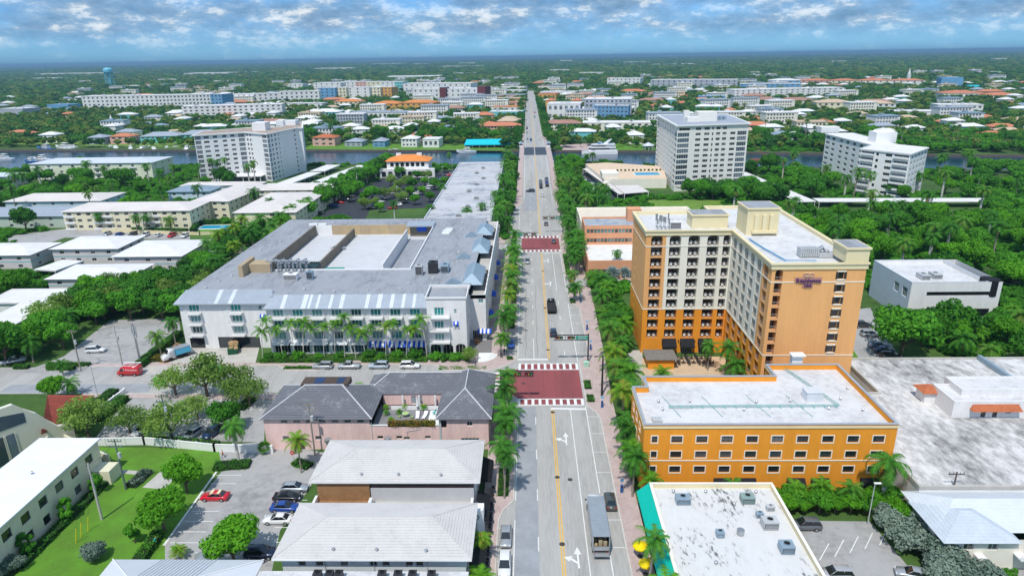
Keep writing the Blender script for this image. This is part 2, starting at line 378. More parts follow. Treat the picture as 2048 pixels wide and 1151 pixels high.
# red brick crossings
for ya, yb, xa, xb in ((127.4, 148.1, -2.7, 11.5), (246.0, 270.2, -2.9, 12.0)):
    c0, c1 = ya + 3.0, yb - 3.6
    sheet('brick_crossing', [(xa, ya), (xb, ya), (xb, yb), (xa, yb)], .020, M_BRICKX, avenue)
    if ya < 200: sheet('brick_crossing', [(-8.6, 135.5), (xa, 131), (xa, 145), (-8.6, 143)], .021, M_BRICKX, avenue)
    for a, b in ((ya, c0), (c1, yb)):
        for e0, e1 in ((a, a + .35), (b - .35, b)):
            sheet('crossing_line', [(xa, e0), (xb, e0), (xb, e1), (xa, e1)], .026, M_WHITEP, avenue)
        n = 9; w = (xb - xa) / (n * 1.62)
        me = MB(); me.quad((0, 0, 0), (w * .62, 0, 0), (w * .62, b - a - .7, 0), (0, b - a - .7, 0)); me = me.mesh('crossing_bar', M_WHITEP)
        for k in range(n + 1):
            put('crossing_bar', me, avenue, (xa + k * (xb - xa - w * .62) / n, a + .35, .026))
for k in range(5):
    sheet('crossing_bar', [(-8.4, 135.4 + k * 1.7), (-6.3, 134.9 + k * 1.9), (-6.3, 135.9 + k * 1.9), (-8.4, 136.2 + k * 1.7)], .027, M_WHITEP, avenue)
# lane paint
def line(name, x0, x1, y0, y1, m, z=.024):
    b = MB(); strip(b, x0, x1, y0, y1, z); b.build(name, m, avenue)
for y0, y1 in ((15, 125.5), (150.6, 245), (272, 474), (516, 1200)):
    line('centre_line', 4.42, 4.60, y0, y1, M_YELP); line('centre_line', 4.82, 5.00, y0, y1, M_YELP)
line('lane_line', 8.35, 8.5, 15, 125.5, M_WHITEP); line('lane_line', 8.6, 8.75, 205, 243, M_WHITEP)
line('edge_line', 11.6, 11.76, 15, 127, M_WHITEP); line('edge_line', 11.5, 11.66, 149, 190, M_WHITEP); line('edge_line', -2.62, -2.48, 15, 90, M_WHITEP)
line('edge_line', -2.6, -2.46, 95, 125, M_WHITEP); line('edge_line', -3.0, -2.86, 152, 246, M_WHITEP); line('edge_line', 11.6, 11.74, 200, 245, M_WHITEP)
line('edge_line', -4.3, -4.15, 272, 322, M_WHITEP); line('edge_line', 12.2, 12.35, 345, 474, M_WHITEP); line('edge_line', -2.4, -2.25, 345, 474, M_WHITEP); line('edge_line', 12.2, 12.35, 516, 660, M_WHITEP); line('edge_line', -2.4, -2.25, 516, 660, M_WHITEP)
line('lane_line', .95, 1.1, 150.6, 163, M_WHITEP)
dash = MB(); dash.quad((0, 0, 0), (.15, 0, 0), (.15, 3.2, 0), (0, 3.2, 0)); dash = dash.mesh('lane_dash', M_WHITEP)
for x, ys in ((1.05, [34 + 12.2 * k for k in range(8)]), (.9, [173 + 12.2 * k for k in range(6)]), (8.6, [152 + 12.2 * k for k in range(5)]), (.8, [276 + 12.2 * k for k in range(5)]), (8.8, [276 + 12.2 * k for k in range(5)])):
    for y in ys: put('lane_dash', dash, avenue, (x, y, .024))
for x, ys in ((.8, range(342, 470, 12)), (8.8, range(342, 470, 12))):
    for y in ys:
        b = MB(); b.quad((x, y, .03 + hump(y)), (x + .16, y, .03 + hump(y)), (x + .16, y + 3.2, .03 + hump(y + 3.2)), (x, y + 3.2, .03 + hump(y + 3.2))); b.build('lane_dash', M_WHITEP, avenue)
sheet('stop_line', [(4.3, 125.7), (11.6, 125.4), (11.6, 126.1), (4.3, 126.4)], .024, M_WHITEP, avenue); sheet('stop_line', [(-3, 150), (4.4, 150), (4.4, 150.7), (-3, 150.7)], .024, M_WHITEP, avenue)
sheet('stop_line', [(4.6, 243.6), (11.8, 243.6), (11.8, 244.2), (4.6, 244.2)], .024, M_WHITEP, avenue); sheet('stop_line', [(-3, 272), (4.4, 272), (4.4, 272.7), (-3, 272.7)], .024, M_WHITEP, avenue)
tick = MB(); tick.quad((0, 0, 0), (2.5, 0, 0), (2.5, .13, 0), (0, .13, 0)); tick = tick.mesh('bay_line', M_WHITEP)
for y in (64, 70.5, 77, 83.6, 90, 96.5, 103, 109.5, 116, 122.5): put('bay_line', tick, avenue, (11.76, y, .024))
for y in (66, 74, 80.6, 88): put('bay_line', tick, avenue, (-5.1, y, .024))
for y in (154, 160.5, 167, 173.5, 180, 186): put('bay_line', tick, avenue, (11.66, y, .024))
for y in (276, 284, 292, 300, 308, 316): put('bay_line', tick, avenue, (-4.2, y, .024))
# turn arrows: a shaft going straight with a left branch
ar = MB()
for p in ([(-.14, 0), (.14, 0), (.14, 2.9), (-.14, 2.9)], [(-.55, 2.9), (.55, 2.9), (0, 4.5)], [(-.14, .9), (-.14, 1.35), (-.95, 2.1), (-1.15, 1.75)], [(-.75, 2.55), (-1.35, 1.35), (-2.05, 2.3)]):
    ar.poly([(x, y, 0) for x, y in p])
ar = ar.mesh('turn_arrow', M_WHITEP)
for x, y in ((6.9, 79.3), (6.9, 112), (6.9, 206), (6.9, 232)): put('turn_arrow', ar, avenue, (x, y, .028))
mh = MB(); mh.cyl(0, 0, -.02, .004, .45, 14); mh.cyl(0, 0, .004, .008, .33, 14); mh = mh.mesh('manhole_cover', mat('cast_iron', (.07, .06, .055), .7, .3, 2))
for x, y in ((4.7, 124.5), (4.7, 101.6), (4.7, 84.4), (6.9, 100.9), (4.6, 156), (4.6, 186), (4.7, 222), (-1.5, 137.6)): put('manhole_cover', mh, avenue, (x, y, .022))
# snaking tar seams on the far carriageway
mt = mat('tar_seam', (.17, .17, .17), .8, .2)
for seed, x in ((1, -1.0), (2, 1.9)):
    r_ = random.Random(seed); b = MB(); y = 152; px0 = x
    while y < 205:
        x1 = x + r_.uniform(-.2, .2) * (1.2 if seed == 1 else .8); b.quad((px0 - .05, y, .02), (px0 + .05, y, .02), (x1 + .05, y + 3, .02), (x1 - .05, y + 3, .02)); px0 = x1; y += 3
    b.build('tar_seam', mt, avenue)

def pavement(name, kerb, inner, m=M_PAVER, z=.13, kw=.22):
    """raised pavement slab between a kerb line and an inner line, with a concrete kerb along the road"""
    poly = kerb + inner[::-1]
    b = MB(); b.prism([tuple(p) for p in poly], 0, z); o = struct(b.build(name, m))
    b = MB()
    for p, q in zip(kerb, kerb[1:]):
        d = Vector((q[0] - p[0], q[1] - p[1], 0)).normalized(); n = Vector((-d.y, d.x, 0))
        mid = Vector(((inner[0][0] + inner[-1][0]) / 2, (inner[0][1] + inner[-1][1]) / 2, 0))
        P, Q = Vector((*p, 0)), Vector((*q, 0))
        if (mid - P).dot(n) < 0: n = -n
        a = [P - n * .02, Q - n * .02, Q + n * kw, P + n * kw]
        if (a[1] - a[0]).cross(a[2] - a[0]).z < 0: a = a[::-1]
        b.prism([tuple(v[:2]) for v in a], -.01, z + .012)
    b.build('kerb', M_KERB, o); return o
pavement('pavement', [(-5.1, 15), (-5.1, 90), (-4.4, 92.5), (-2.75, 95), (-2.75, 123), (-3.3, 126), (-5.2, 129), (-9, 131), (-13, 132.6), (-100, 133.3)], [(-7.9, 15), (-7.9, 110), (-7.6, 128.5), (-13, 129), (-100, 131.6)])
pavement('pavement', [(-110, 147.3), (-61, 147.3), (-58, 144.5), (-50, 144.5), (-46, 147.3), (-23, 147.3), (-20, 144.2), (-9.5, 144.2), (-6.5, 146), (-4.2, 148.2), (-3.2, 150.5), (-3.6, 152.5), (-5.9, 153.8), (-5.9, 166), (-3.3, 168), (-3.2, 244), (-4.5, 247.5), (-8, 248)],
         [(-110, 149), (-64, 149), (-64, 150), (-16, 150), (-13.6, 154), (-13.6, 247.9)])
pavement('pavement', [(14.2, 15), (14.2, 122), (13.4, 125), (11.9, 127.5), (11.8, 149), (13.2, 151), (14.6, 153.5), (14.6, 186), (12.6, 190), (11.9, 194), (12, 203), (13.5, 205)], [(17.6, 15), (17.6, 130), (18.4, 150), (19, 180), (19.4, 204.8)])
pavement('pavement', [(13.5, 213), (12, 215), (12, 244), (12.4, 271), (14.2, 275), (14, 318), (13.3, 335), (13.3, 352)], [(19, 213), (19, 275), (19, 330), (16.3, 352)])
pavement('pavement', [(-9.4, 258.5), (-6, 260), (-4.5, 263), (-4.5, 270), (-9.3, 273), (-9.2, 300), (-8.3, 318), (-3.3, 335), (-3.3, 352)], [(-13, 258.5), (-13, 300), (-12, 330), (-6.6, 352)])
mb = MB()
for x0, x1 in ((-6.4, -3.25), (13.25, 16.4)):
    strip(mb, x0, x1, 352, 660, .14)
    y = 352
    for o in (x0, x1):
        y = 352
        while y < 660: mb.quad((o, y, -1 + hump(y)), (o, y + 11, -1 + hump(y + 11)), (o, y + 11, .14 + hump(y + 11)), (o, y, .14 + hump(y))); y += 11
struct(mb.build('pavement', M_PAVER))
mb = MB()       # embankments and the concrete approach spans under the climbing road
for y0, y1 in ((335, 456), (531, 660)):
    y = y0
    while y < y1:
        e = min(y1, y + 11)
        for x, s in ((-6.4, -1), (16.4, 1)): mb.quad((x, y, hump(y) - .9), (x, e, hump(e) - .9), (x + s * .4, e, -.1), (x + s * .4, y, -.1))
        y = e
y = 452
while y < 534:
    e = min(534, y + 10); mb.quad((-6.4, y, hump(y) - 1), (16.4, y, hump(y) - 1), (16.4, e, hump(e) - 1), (-6.4, e, hump(e) - 1)); y = e
struct(mb.build('road_embankment', M_CONC))

# lots, lawns, paths (as seen on the ground)
PAVED = []
def ground_px(name, m, z, *p): q = pxpoly(*p); PAVED.append(q); return sheet(name, q, z, m)
def paved(x, y):
    for q in PAVED:
        c = False
        for i in range(len(q)):
            (a, b), (d, e) = q[i - 1], q[i]
            if (b > y) != (e > y) and x < (d - a) * (y - b) / (e - b) + a: c = not c
        if c: return True
    return False
ground_px('parking_lot', M_ASPH2, .02, (265, 795), (322, 790), (322, 782), (360, 782), (362, 796), (560, 797), (530, 842), (528, 884), (190, 876), (228, 830))
ground_px('driveway', M_ASPH2, .018, (436, 890), (540, 882), (650, 905), (620, 975), (560, 1060), (540, 1160), (430, 1160), (330, 1120), (330, 1085), (445, 940))
ground_px('lawn', M_GRASS, .012, (185, 893), (450, 897), (425, 955), (330, 1085), (330, 1160), (20, 1160), (215, 945))
ground_px('path', M_CONC, .022, (352, 920), (385, 916), (345, 960), (330, 978), (285, 974), (318, 945))
ground_px('path', M_CONC, .021, (225, 937), (290, 942), (282, 949), (222, 944))
ground_px('parking_lot', M_ASPH2, .02, (0, 740), (60, 738), (128, 712), (220, 640), (358, 636), (362, 668), (318, 712), (270, 746), (0, 746))
ground_px('forecourt', M_CONC, .02, (290, 748), (300, 720), (390, 690), (520, 690), (505, 748))
ground_px('planting_bed', M_DIRT, .022, (290, 712), (345, 682), (372, 690), (352, 715), (330, 730))
ground_px('parking_lot', M_ASPH2, .02, (30, 470), (150, 455), (380, 460), (380, 480), (300, 478), (130, 475), (60, 500), (10, 480))
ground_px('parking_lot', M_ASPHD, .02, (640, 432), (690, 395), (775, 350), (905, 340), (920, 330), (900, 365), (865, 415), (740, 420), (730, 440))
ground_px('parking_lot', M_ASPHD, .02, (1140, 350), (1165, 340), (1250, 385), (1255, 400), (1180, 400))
ground_px('parking_lot', M_ASPH2, .02, (1700, 620), (1740, 615), (1790, 700), (1810, 722), (1700, 722))
ground_px('lawn', M_GRASS2, .014, (1745, 640), (1770, 640), (1800, 690), (1785, 690)); ground_px('lawn', M_GRASS, .024, (1700, 690), (1722, 722), (1700, 722))
ground_px('parking_lot', M_ASPH2, .02, (1590, 1040), (1740, 1042), (1840, 1160), (1650, 1160))
ground_px('driveway', M_ASPH2, .022, (1905, 1160), (1960, 1100), (2060, 1085), (2060, 1160))
ground_px('terrace', mat('sand_paver', (.60, .45, .30), .9, .15, .4), .02, (1276, 752), (1278, 715), (1470, 712), (1475, 752))
ground_px('terrace', M_CONC, .021, (1255, 790), (1255, 700), (1285, 700), (1285, 790))
ground_px('terrace', mat('restaurant_paving', (.22, .21, .21), .9, .15, .6), .14, (934, 712), (936, 672), (985, 672), (983, 708), (965, 714))
ground_px('lawn', M_GRASS2, .01, (1290, 400), (1450, 400), (1450, 425), (1310, 425)); ground_px('parking_lot', M_ASPH2, .012, (1330, 425), (1560, 418), (1560, 452), (1330, 440))
ground_px('lawn', M_GRASS, .01, (560, 480), (570, 455), (400, 450), (400, 470)); ground_px('lawn', M_GRASS2, .01, (0, 272), (330, 276), (385, 285), (385, 296), (0, 288))
ground_px('lawn', M_GRASS, .01, (610, 286), (1010, 290), (1010, 302), (610, 298)); ground_px('lawn', M_GRASS, .01, (1225, 286), (1310, 288), (1310, 300), (1225, 300))
ground_px('promenade', M_PAVER, .012, (1120, 290), (1225, 284), (1225, 300), (1125, 300))
# painted bays in the lots
bay = MB(); bay.quad((0, 0, 0), (4.6, 0, 0), (4.6, .13, 0), (0, .13, 0)); bay = bay.mesh('bay_line', M_WHITEP)
def bays(px0, px1, n, rz, ln=1.0):
    a, b = G(*px0), G(*px1)
    for k in range(n):
        p = a.lerp(b, k / max(1, n - 1)); put('bay_line', bay, avenue, (p.x, p.y, .03), rz, (ln, 1, 1))
bays((432, 950), (340, 1085), 8, 0); bays((388, 796), (535, 800), 9, -PI / 2); bays((300, 842), (400, 850), 5, PI / 2, .8); bays((225, 660), (170, 735), 8, .2); bays((560, 1000), (530, 1150), 6, 0)
bays((1640, 1120), (1760, 1090), 5, .9); bays((180, 463), (370, 466), 14, -PI / 2, .8)
sheet('painted_kerb_line', pxpoly((440, 930), (444, 930), (330, 1090), (325, 1090)), .034, M_WHITEP, avenue)
# ------------------------------------------------------------------ building kit: walls with real openings, windows, balconies, roofs
WC = {}
STY = {}
def style(name, fr=M_TRIMW, gl=G_DARK, nx=2, nz=1, t=.07, sur=None, sw=.18, sub=True, kind='win', depth=1.6, rail=None, arch=False, shut=None, nm='window'):
    STY[name] = dict(fr=fr, gl=gl, nx=nx, nz=nz, t=t, sur=sur, sw=sw, sub=sub, kind=kind, depth=depth, rail=rail, arch=arch, shut=shut, nm=nm, key=name)
style('std'); style('plain', sub=False, nx=1); style('teal', gl=G_TEAL, nx=3, t=.09); style('dark', fr=M_ALU, nx=2); style('strip', gl=G_DARK, nx=3, t=.06, sub=False); style('sash', gl=G_DARK, nx=2, nz=2, t=.06, sub=False)
style('grid', gl=G_BLUE, nx=5, nz=1, t=.10, sub=False, fr=M_TRIMW); style('shop', fr=M_TRIMW, gl=G_BLACK, nx=5, t=.08); style('blueshop', fr=M_TRIMW, gl=glass('shop_glass', (.03, .10, .14), .06, .3), nx=5, t=.08)
style('annex', fr=M_ALU, gl=G_DARK, nx=3, t=.045, sur=M_PCREAM, sw=.15); style('shutwin', fr=M_ALU, gl=G_BLACK, nx=1, sur=None, shut=mat('dark_shutter', (.06, .045, .035), .7))
style('band', fr=M_SALMON, gl=glass('aqua_glass', (.05, .13, .13), .1, .8), nx=1, sub=False); style('slot', fr=M_ALU, gl=G_BLACK, nx=1, sub=False); style('bluewin', gl=G_BLUE, nx=3, t=.06, sub=False); style('door', fr=M_ALU, gl=G_BLACK, nx=1, nm='door')
def win_mesh(w, h, s, rv):
    k = (round(w, 2), round(h, 2), s['key'], round(rv, 2))
    if k in WC: return WC[k]
    b = MB(); t = s['t']
    b.box(0, w, .02, .09, 0, t); b.box(0, w, .02, .09, h - t, h); b.box(0, t, .02, .09, t, h - t); b.box(w - t, w, .02, .09, t, h - t)
    for i in range(1, s['nx']): x = w * i / s['nx']; b.box(x - t * .4, x + t * .4, .025, .085, t, h - t)
    for i in range(1, s['nz']): z = h * i / s['nz']; b.box(t, w - t, .03, .08, z - t * .4, z + t * .4)
    if s['sur']:
        q = s['sw']; o = -rv
        b.box(-q, w + q, o - .06, o, -q, 0, 1); b.box(-q, w + q, o - .06, o, h, h + q, 1); b.box(-q, 0, o - .06, o, 0, h, 1); b.box(w, w + q, o - .06, o, 0, h, 1)
    if s['shut']:
        o = -rv
        b.box(-.55, -.03, o - .07, o - .01, 0, h, 1); b.box(w + .03, w + .55, o - .07, o - .01, 0, h, 1); b.box(-.35, w + .35, o - .16, o, h + .02, h + .25, 2); b.box(-.35, w + .35, o - .16, o, -.27, -.02, 2)
    p = MB(); p.quad((t * .5, .06, t * .5), (w - t * .5, .06, t * .5), (w - t * .5, .06, h - t * .5), (t * .5, .06, h - t * .5))
    ms = [s['fr'], s['sur'] or s['shut'] or s['fr'], M_PCREAM]
    if s['sub']: WC[k] = (b.mesh(s['nm'], ms), p.mesh('pane', s['gl']))
    else:
        b.quad((t * .5, .06, t * .5), (w - t * .5, .06, t * .5), (w - t * .5, .06, h - t * .5), (t * .5, .06, h - t * .5), 3); WC[k] = (b.mesh(s['nm'], ms + [s['gl']]), None)
    return WC[k]
def bay_meshes(w, h, s):
    k = (round(w, 2), round(h, 2), s['key'])
    if k in WC: return WC[k]
    b = MB(); d = s['depth']
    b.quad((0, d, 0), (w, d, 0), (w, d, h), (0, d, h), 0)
    fr = MB()
    for x0 in (w * .06, w * .5):
        x1 = x0 + w * .42; fr.box(x0, x0 + .06, d - .06, d - .01, .05, h * .86, 0); fr.box(x1 - .06, x1, d - .06, d - .01, .05, h * .86, 0); fr.box(x0, x1, d - .06, d - .01, h * .86, h * .86 + .07, 0)
        fr.quad((x0 + .06, d - .03, .05), (x1 - .06, d - .03, .05), (x1 - .06, d - .03, h * .86), (x0 + .06, d - .03, h * .86), 1)
    r = MB(); r.box(0, w, .06, .11, .98, 1.04); r.box(0, w, .06, .11, .08, .12)
    n = max(4, int(w / .3))
    for i in range(n + 1): x = .02 + (w - .04) * i / n; r.box(x - .014, x + .014, .07, .1, .12, .98)
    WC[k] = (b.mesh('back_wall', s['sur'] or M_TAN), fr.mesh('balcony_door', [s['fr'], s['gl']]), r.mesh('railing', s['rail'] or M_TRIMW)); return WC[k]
def facade(root, p0, p1, z0, z1, m, ops=(), rv=.16, name='wall'):
    p0, p1 = Vector((p0[0], p0[1], 0)), Vector((p1[0], p1[1], 0)); L = (p1 - p0).length; d = (p1 - p0) / L; ang = math.atan2(d.y, d.x); nin = Vector((-d.y, d.x, 0))
    ops = [o for o in ops if o[0] >= -1e-6 and o[1] <= L + 1e-6 and o[2] >= z0 - 1e-6 and o[3] <= z1 + 1e-6]
    us = sorted({0.0, L, *[round(o[0], 4) for o in ops], *[round(o[1], 4) for o in ops]}); zs = sorted({z0, z1, *[round(o[2], 4) for o in ops], *[round(o[3], 4) for o in ops]})
    b = MB(); P = lambda u, z, t=0.0: (p0.x + d.x * u + nin.x * t, p0.y + d.y * u + nin.y * t, z)
    for i in range(len(us) - 1):
        uc = (us[i] + us[i + 1]) / 2; run = None
        col = [o for o in ops if o[0] < uc < o[1]]
        for j in range(len(zs) - 1):
            zc_ = (zs[j] + zs[j + 1]) / 2; hole = any(o[2] < zc_ < o[3] for o in col)
            if not hole and run is None: run = zs[j]
            if (hole or j == len(zs) - 2) and run is not None:
                e = zs[j] if hole else zs[j + 1]
                b.quad(P(us[i], run), P(us[i + 1], run), P(us[i + 1], e), P(us[i], e)); run = None
    for u0, u1, v0, v1, sn in ops:
        s = STY[sn]; t = s['depth'] if s['kind'] == 'bay' else rv + .1
        b.quad(P(u0, v0), P(u0, v0, t), P(u0, v1, t), P(u0, v1)); b.quad(P(u1, v0, t), P(u1, v0), P(u1, v1), P(u1, v1, t))
        b.quad(P(u0, v0, t), P(u0, v0), P(u1, v0), P(u1, v0, t)); b.quad(P(u0, v1), P(u0, v1, t), P(u1, v1, t), P(u1, v1))
        if s['arch']:
            hw = (u1 - u0) / 2; rise = min(hw, .8); n = 8
            for k in range(n):
                a0, a1 = PI - PI * k / n, PI - PI * (k + 1) / n
                A, B = (u0 + hw + hw * math.cos(a0), v1 - rise + rise * math.sin(a0)), (u0 + hw + hw * math.cos(a1), v1 - rise + rise * math.sin(a1))
                b.quad(P(A[0], A[1]), P(B[0], B[1]), P(B[0], v1), P(A[0], v1)); b.quad(P(A[0], A[1]), P(A[0], A[1], .5), P(B[0], B[1], .5), P(B[0], B[1]))
        if s['kind'] == 'bay':
            bw, dr, rl = bay_meshes(u1 - u0, v1 - v0, s)
            o = put('balcony', bw, root, P(u0, v0), ang); put('balcony_door', dr, o)
            if s['rail'] is not False: put('railing', rl, o)
        else:
            fr, pa = win_mesh(u1 - u0, v1 - v0, s, rv); o = put(s['nm'], fr, root, P(u0, v0, rv), ang)
            if pa: put('pane', pa, o)
    return b.build(name, m, root)
def cols(L, n, w, rows, st, m0=None, m1=None):
    """n evenly spaced openings of width w in each row"""
    m0 = 0.6 if m0 is None else m0; m1 = m0 if m1 is None else m1; out = []
    for i in range(n):
        c = m0 + (L - m0 - m1) * (i + .5) / n
        for a, b in rows: out.append((c - w / 2, c + w / 2, a, b, st))
    return out
def at_cols(us, w, rows, st): return [(u, u + w, a, b, st) for u in us for a, b in rows]
def flat_roof(root, x0, x1, y0, y1, z, rm, pm, ph=.7, pw=.3, nm='roof', cap=None):
    x0, x1, y0, y1 = x0 + .004, x1 - .004, y0 + .004, y1 - .004
    b = MB(); b.quad((x0 + pw, y0 + pw, z), (x1 - pw, y0 + pw, z), (x1 - pw, y1 - pw, z), (x0 + pw, y1 - pw, z)); b.build(nm, rm, root)
    for a in ((x0, x1, y0, y0 + pw), (x0, x1, y1 - pw, y1), (x0, x0 + pw, y0 + pw, y1 - pw), (x1 - pw, x1, y0 + pw, y1 - pw)):
        b = MB(); b.box(*a, z - .3, z + ph)
        if cap: b.box(a[0] - .04, a[1] + .04, a[2] - .04, a[3] + .04, z + ph, z + ph + .07, 1)
        b.build('parapet', [pm, cap or pm], root)
def walls4(root, x0, x1, y0, y1, z0, z1, m, front=(), left=(), right=(), back=(), rv=.16):
    facade(root, (x0, y0), (x1, y0), z0, z1, m, front, rv); facade(root, (x1, y0), (x1, y1), z0, z1, m, right, rv)
    facade(root, (x1, y1), (x0, y1), z0, z1, m, back, rv); facade(root, (x0, y1), (x0, y0), z0, z1, m, left, rv)
def ring_band(root, x0, x1, y0, y1, z0, z1, m, out=.2, nm='cornice'):
    b = MB(); b.box(x0 - out, x1 + out, y0 - out, y0 - .002, z0, z1); b.box(x0 - out, x1 + out, y1 + .002, y1 + out, z0, z1); b.box(x0 - out, x0 - .002, y0 - .002, y1 + .002, z0, z1); b.box(x1 + .002, x1 + out, y0 - .002, y1 + .002, z0, z1)
    return b.build(nm, m, root)
def seams(b, x0, x1, ya, za, yb, zb, n, m=0, h=.06):
    """standing seams on a metal slope rising from (ya, za) to (yb, zb)"""
    for i in range(n + 1):
        x = x0 + (x1 - x0) * i / n
        b.add([(x - .03, ya, za), (x + .03, ya, za), (x + .03, yb, zb), (x - .03, yb, zb), (x - .03, ya, za + h), (x + .03, ya, za + h), (x + .03, yb, zb + h), (x - .03, yb, zb + h)], ((4, 5, 6, 7), (0, 1, 5, 4), (1, 2, 6, 5), (3, 0, 4, 7)), m)
ACM = {}
def ac_unit(x, y, z, w, d, h, label, m=M_GALV, rz=0, fans=1, group='air conditioning units on the flat roofs'):
    k = (w, d, h, m.name, fans)
    t = thing('rooftop_air_conditioner', label, 'air conditioner', (x, y, z), rz, group)
    if k not in ACM:
        b = MB(); b.box(-w / 2, w / 2, -d / 2, d / 2, .12, h); b.box(-w / 2 + .1, w / 2 - .1, -d / 2 - .03, -d / 2, .3, h - .2, 1)
        for i in range(6): b.box(-w / 2 + .15, w / 2 - .15, -d / 2 - .05, -d / 2 - .03, .35 + i * (h - .6) / 6, .39 + i * (h - .6) / 6)
        b.box(-w / 2 - .04, w / 2 + .04, -d / 2 - .04, d / 2 + .04, h, h + .05)
        f = MB()
        for i in range(fans):
            cx = -w / 2 + w * (i + .5) / fans; f.cyl(cx, 0, h + .05, h + .25, min(w / fans, d) * .27, 12, m=0, cap=False); f.cyl(cx, 0, h + .06, h + .12, min(w / fans, d) * .25, 12, m=1)
        c = MB(); c.box(-w / 2 + .1, w / 2 - .1, -d / 2 + .1, d / 2 - .1, -.02, .12)
        ACM[k] = (b.mesh('casing', [m, M_ALU]), f.mesh('fan', [m, M_DARK]), c.mesh('base', M_CONC))
    for n_, me in zip(('casing', 'fan', 'base'), ACM[k]): put(n_, me, t)
    return t
VENT = MB(); VENT.cyl(0, 0, 0, .45, .13, 8); VENT.cyl(0, 0, .45, .6, .26, 8, .12); VENT = VENT.mesh('roof_vent', M_STEEL)
BOXV = MB(); BOXV.box(-.35, .35, -.3, .3, 0, .35); BOXV.box(-.45, .45, -.1, .1, .35, .42); BOXV = BOXV.mesh('roof_vent', M_GALV)
def vents(root, pts, z, me=None):
    for x, y in pts: put('roof_vent', me or VENT, root, (x, y, z))

# ------------------------------------------------------------------ orange tower hotel (two wings round a terrace)
hx, hy = 27.5, 127.0
ht_ = thing('tower_hotel', 'orange and cream ten storey hotel tower with arched balconies and purple rooftop lettering', 'hotel', (hx, hy, 0))
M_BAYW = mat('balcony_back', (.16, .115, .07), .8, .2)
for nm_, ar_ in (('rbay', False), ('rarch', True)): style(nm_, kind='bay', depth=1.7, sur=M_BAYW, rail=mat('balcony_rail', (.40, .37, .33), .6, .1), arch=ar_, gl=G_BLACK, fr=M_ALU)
FL = [(3.9 + 2.6 * k, 6.24 + 2.6 * k) for k in range(10)]
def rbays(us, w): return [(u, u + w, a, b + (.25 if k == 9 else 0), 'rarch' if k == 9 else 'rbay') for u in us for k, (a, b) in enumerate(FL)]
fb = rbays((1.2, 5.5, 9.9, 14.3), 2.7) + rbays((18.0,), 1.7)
gf = [(5.4, 8.3, 0, 2.7, 'shop'), (9.8, 12.6, 0, 2.7, 'shop'), (14.2, 17, 0, 2.7, 'shop')]
ZL = 11.55
def sub(ops, u0, u1): return [(a - u0, b - u0, c, d, s) for a, b, c, d, s in ops if a >= u0 and b <= u1]
facade(ht_, (0, 27), (20, 27), 0, ZL, M_ORANGE, fb + gf); facade(ht_, (0, 27), (4.7, 27), ZL, 31, M_ORANGEL, sub(fb, 0, 4.7)); facade(ht_, (4.7, 27), (20, 27), ZL, 31, M_PCREAM, sub(fb, 4.7, 20))
sl = at_cols((5.2,), .8, [(z + .6, z + 1.9) for z, _ in FL], 'slot')
facade(ht_, (0, 47), (0, 27), 0, ZL, M_ORANGE, sl); facade(ht_, (0, 47), (0, 27), ZL, 31, M_ORANGEL, sl)
wb2 = rbays([1.3 + 4.25 * k for k in range(6)], 2.5)
facade(ht_, (20, 27), (20, 0), 0, ZL, M_ORANGE, wb2); facade(ht_, (20, 27), (20, 5.4), ZL, 31, M_PCREAM, sub(wb2, 0, 21.6)); facade(ht_, (20, 5.4), (20, 0), ZL, 31, M_ORANGEL, sub(wb2, 21.6, 27))
fr_ = rbays((.7,), 1.5) + at_cols((13.0,), 1.0, [(z + .55, z + 2.0) for z, _ in FL[3:]], 'shutwin')
facade(ht_, (20, 0), (38.2, 0), 0, 31, M_ORANGEL, fr_)
rw = at_cols([3 + 5 * k for k in range(10)], 1.4, [(z + .5, z + 2) for z, _ in FL], 'plain')
facade(ht_, (38.2, 0), (38.2, 53), 0, 31, M_ORANGEL, rw); facade(ht_, (38.2, 53), (20, 53), 0, 31, M_ORANGEL); facade(ht_, (20, 53), (20, 47), 0, 31, M_ORANGEL); facade(ht_, (20, 47), (0, 47), 0, 31, M_ORANGEL)
def poly_roof(root, rects, z, m, nm='roof'):
    for r in rects:
        b = MB(); b.quad((r[0], r[2], z), (r[1], r[2], z), (r[1], r[3], z), (r[0], r[3], z)); b.build(nm, m, root)
poly_roof(ht_, ((.3, 20, 27.3, 46.7), (20, 37.9, .3, 52.7)), 30.4, M_WROOF)
def band_line(root, pts, z0, z1, out, m, nm, inn=0.0):
    """a moulding that follows an outline of wall corners (outside to the right of the walk)"""
    P = [Vector((*p, 0)) for p in pts]; n = len(P)
    def off(i, o):
        a, b, c = P[i - 1], P[i], P[(i + 1) % n]; d1, d2 = (b - a).normalized(), (c - b).normalized(); n1, n2 = Vector((d1.y, -d1.x, 0)), Vector((d2.y, -d2.x, 0))
        k = n1 + n2; return b + k * (o / max(.2, k.dot(n1)))
    A = [off(i, out) for i in range(n)]; B = [off(i, -inn) for i in range(n)]
    b = MB()
    for i in range(n):
        j = (i + 1) % n
        for q in (([(*A[i][:2], z0), (*A[j][:2], z0), (*A[j][:2], z1), (*A[i][:2], z1)]), ([(*A[i][:2], z1), (*A[j][:2], z1), (*B[j][:2], z1), (*B[i][:2], z1)]), ([(*B[j][:2], z0), (*B[i][:2], z0), (*B[i][:2], z1), (*B[j][:2], z1)]), ([(*B[i][:2], z0), (*B[j][:2], z0), (*A[j][:2], z0), (*A[i][:2], z0)])): b.quad(*q)
    return b.build(nm, m, root)
OUT = [(0, 27), (20, 27), (20, 0), (38.2, 0), (38.2, 53), (20, 53), (20, 47), (0, 47)]
band_line(ht_, OUT, 29.9, 31.15, .22, M_CREAM, 'cornice', .3); band_line(ht_, OUT, 30.85, 31.2, .42, M_CREAM, 'cornice', -.22)
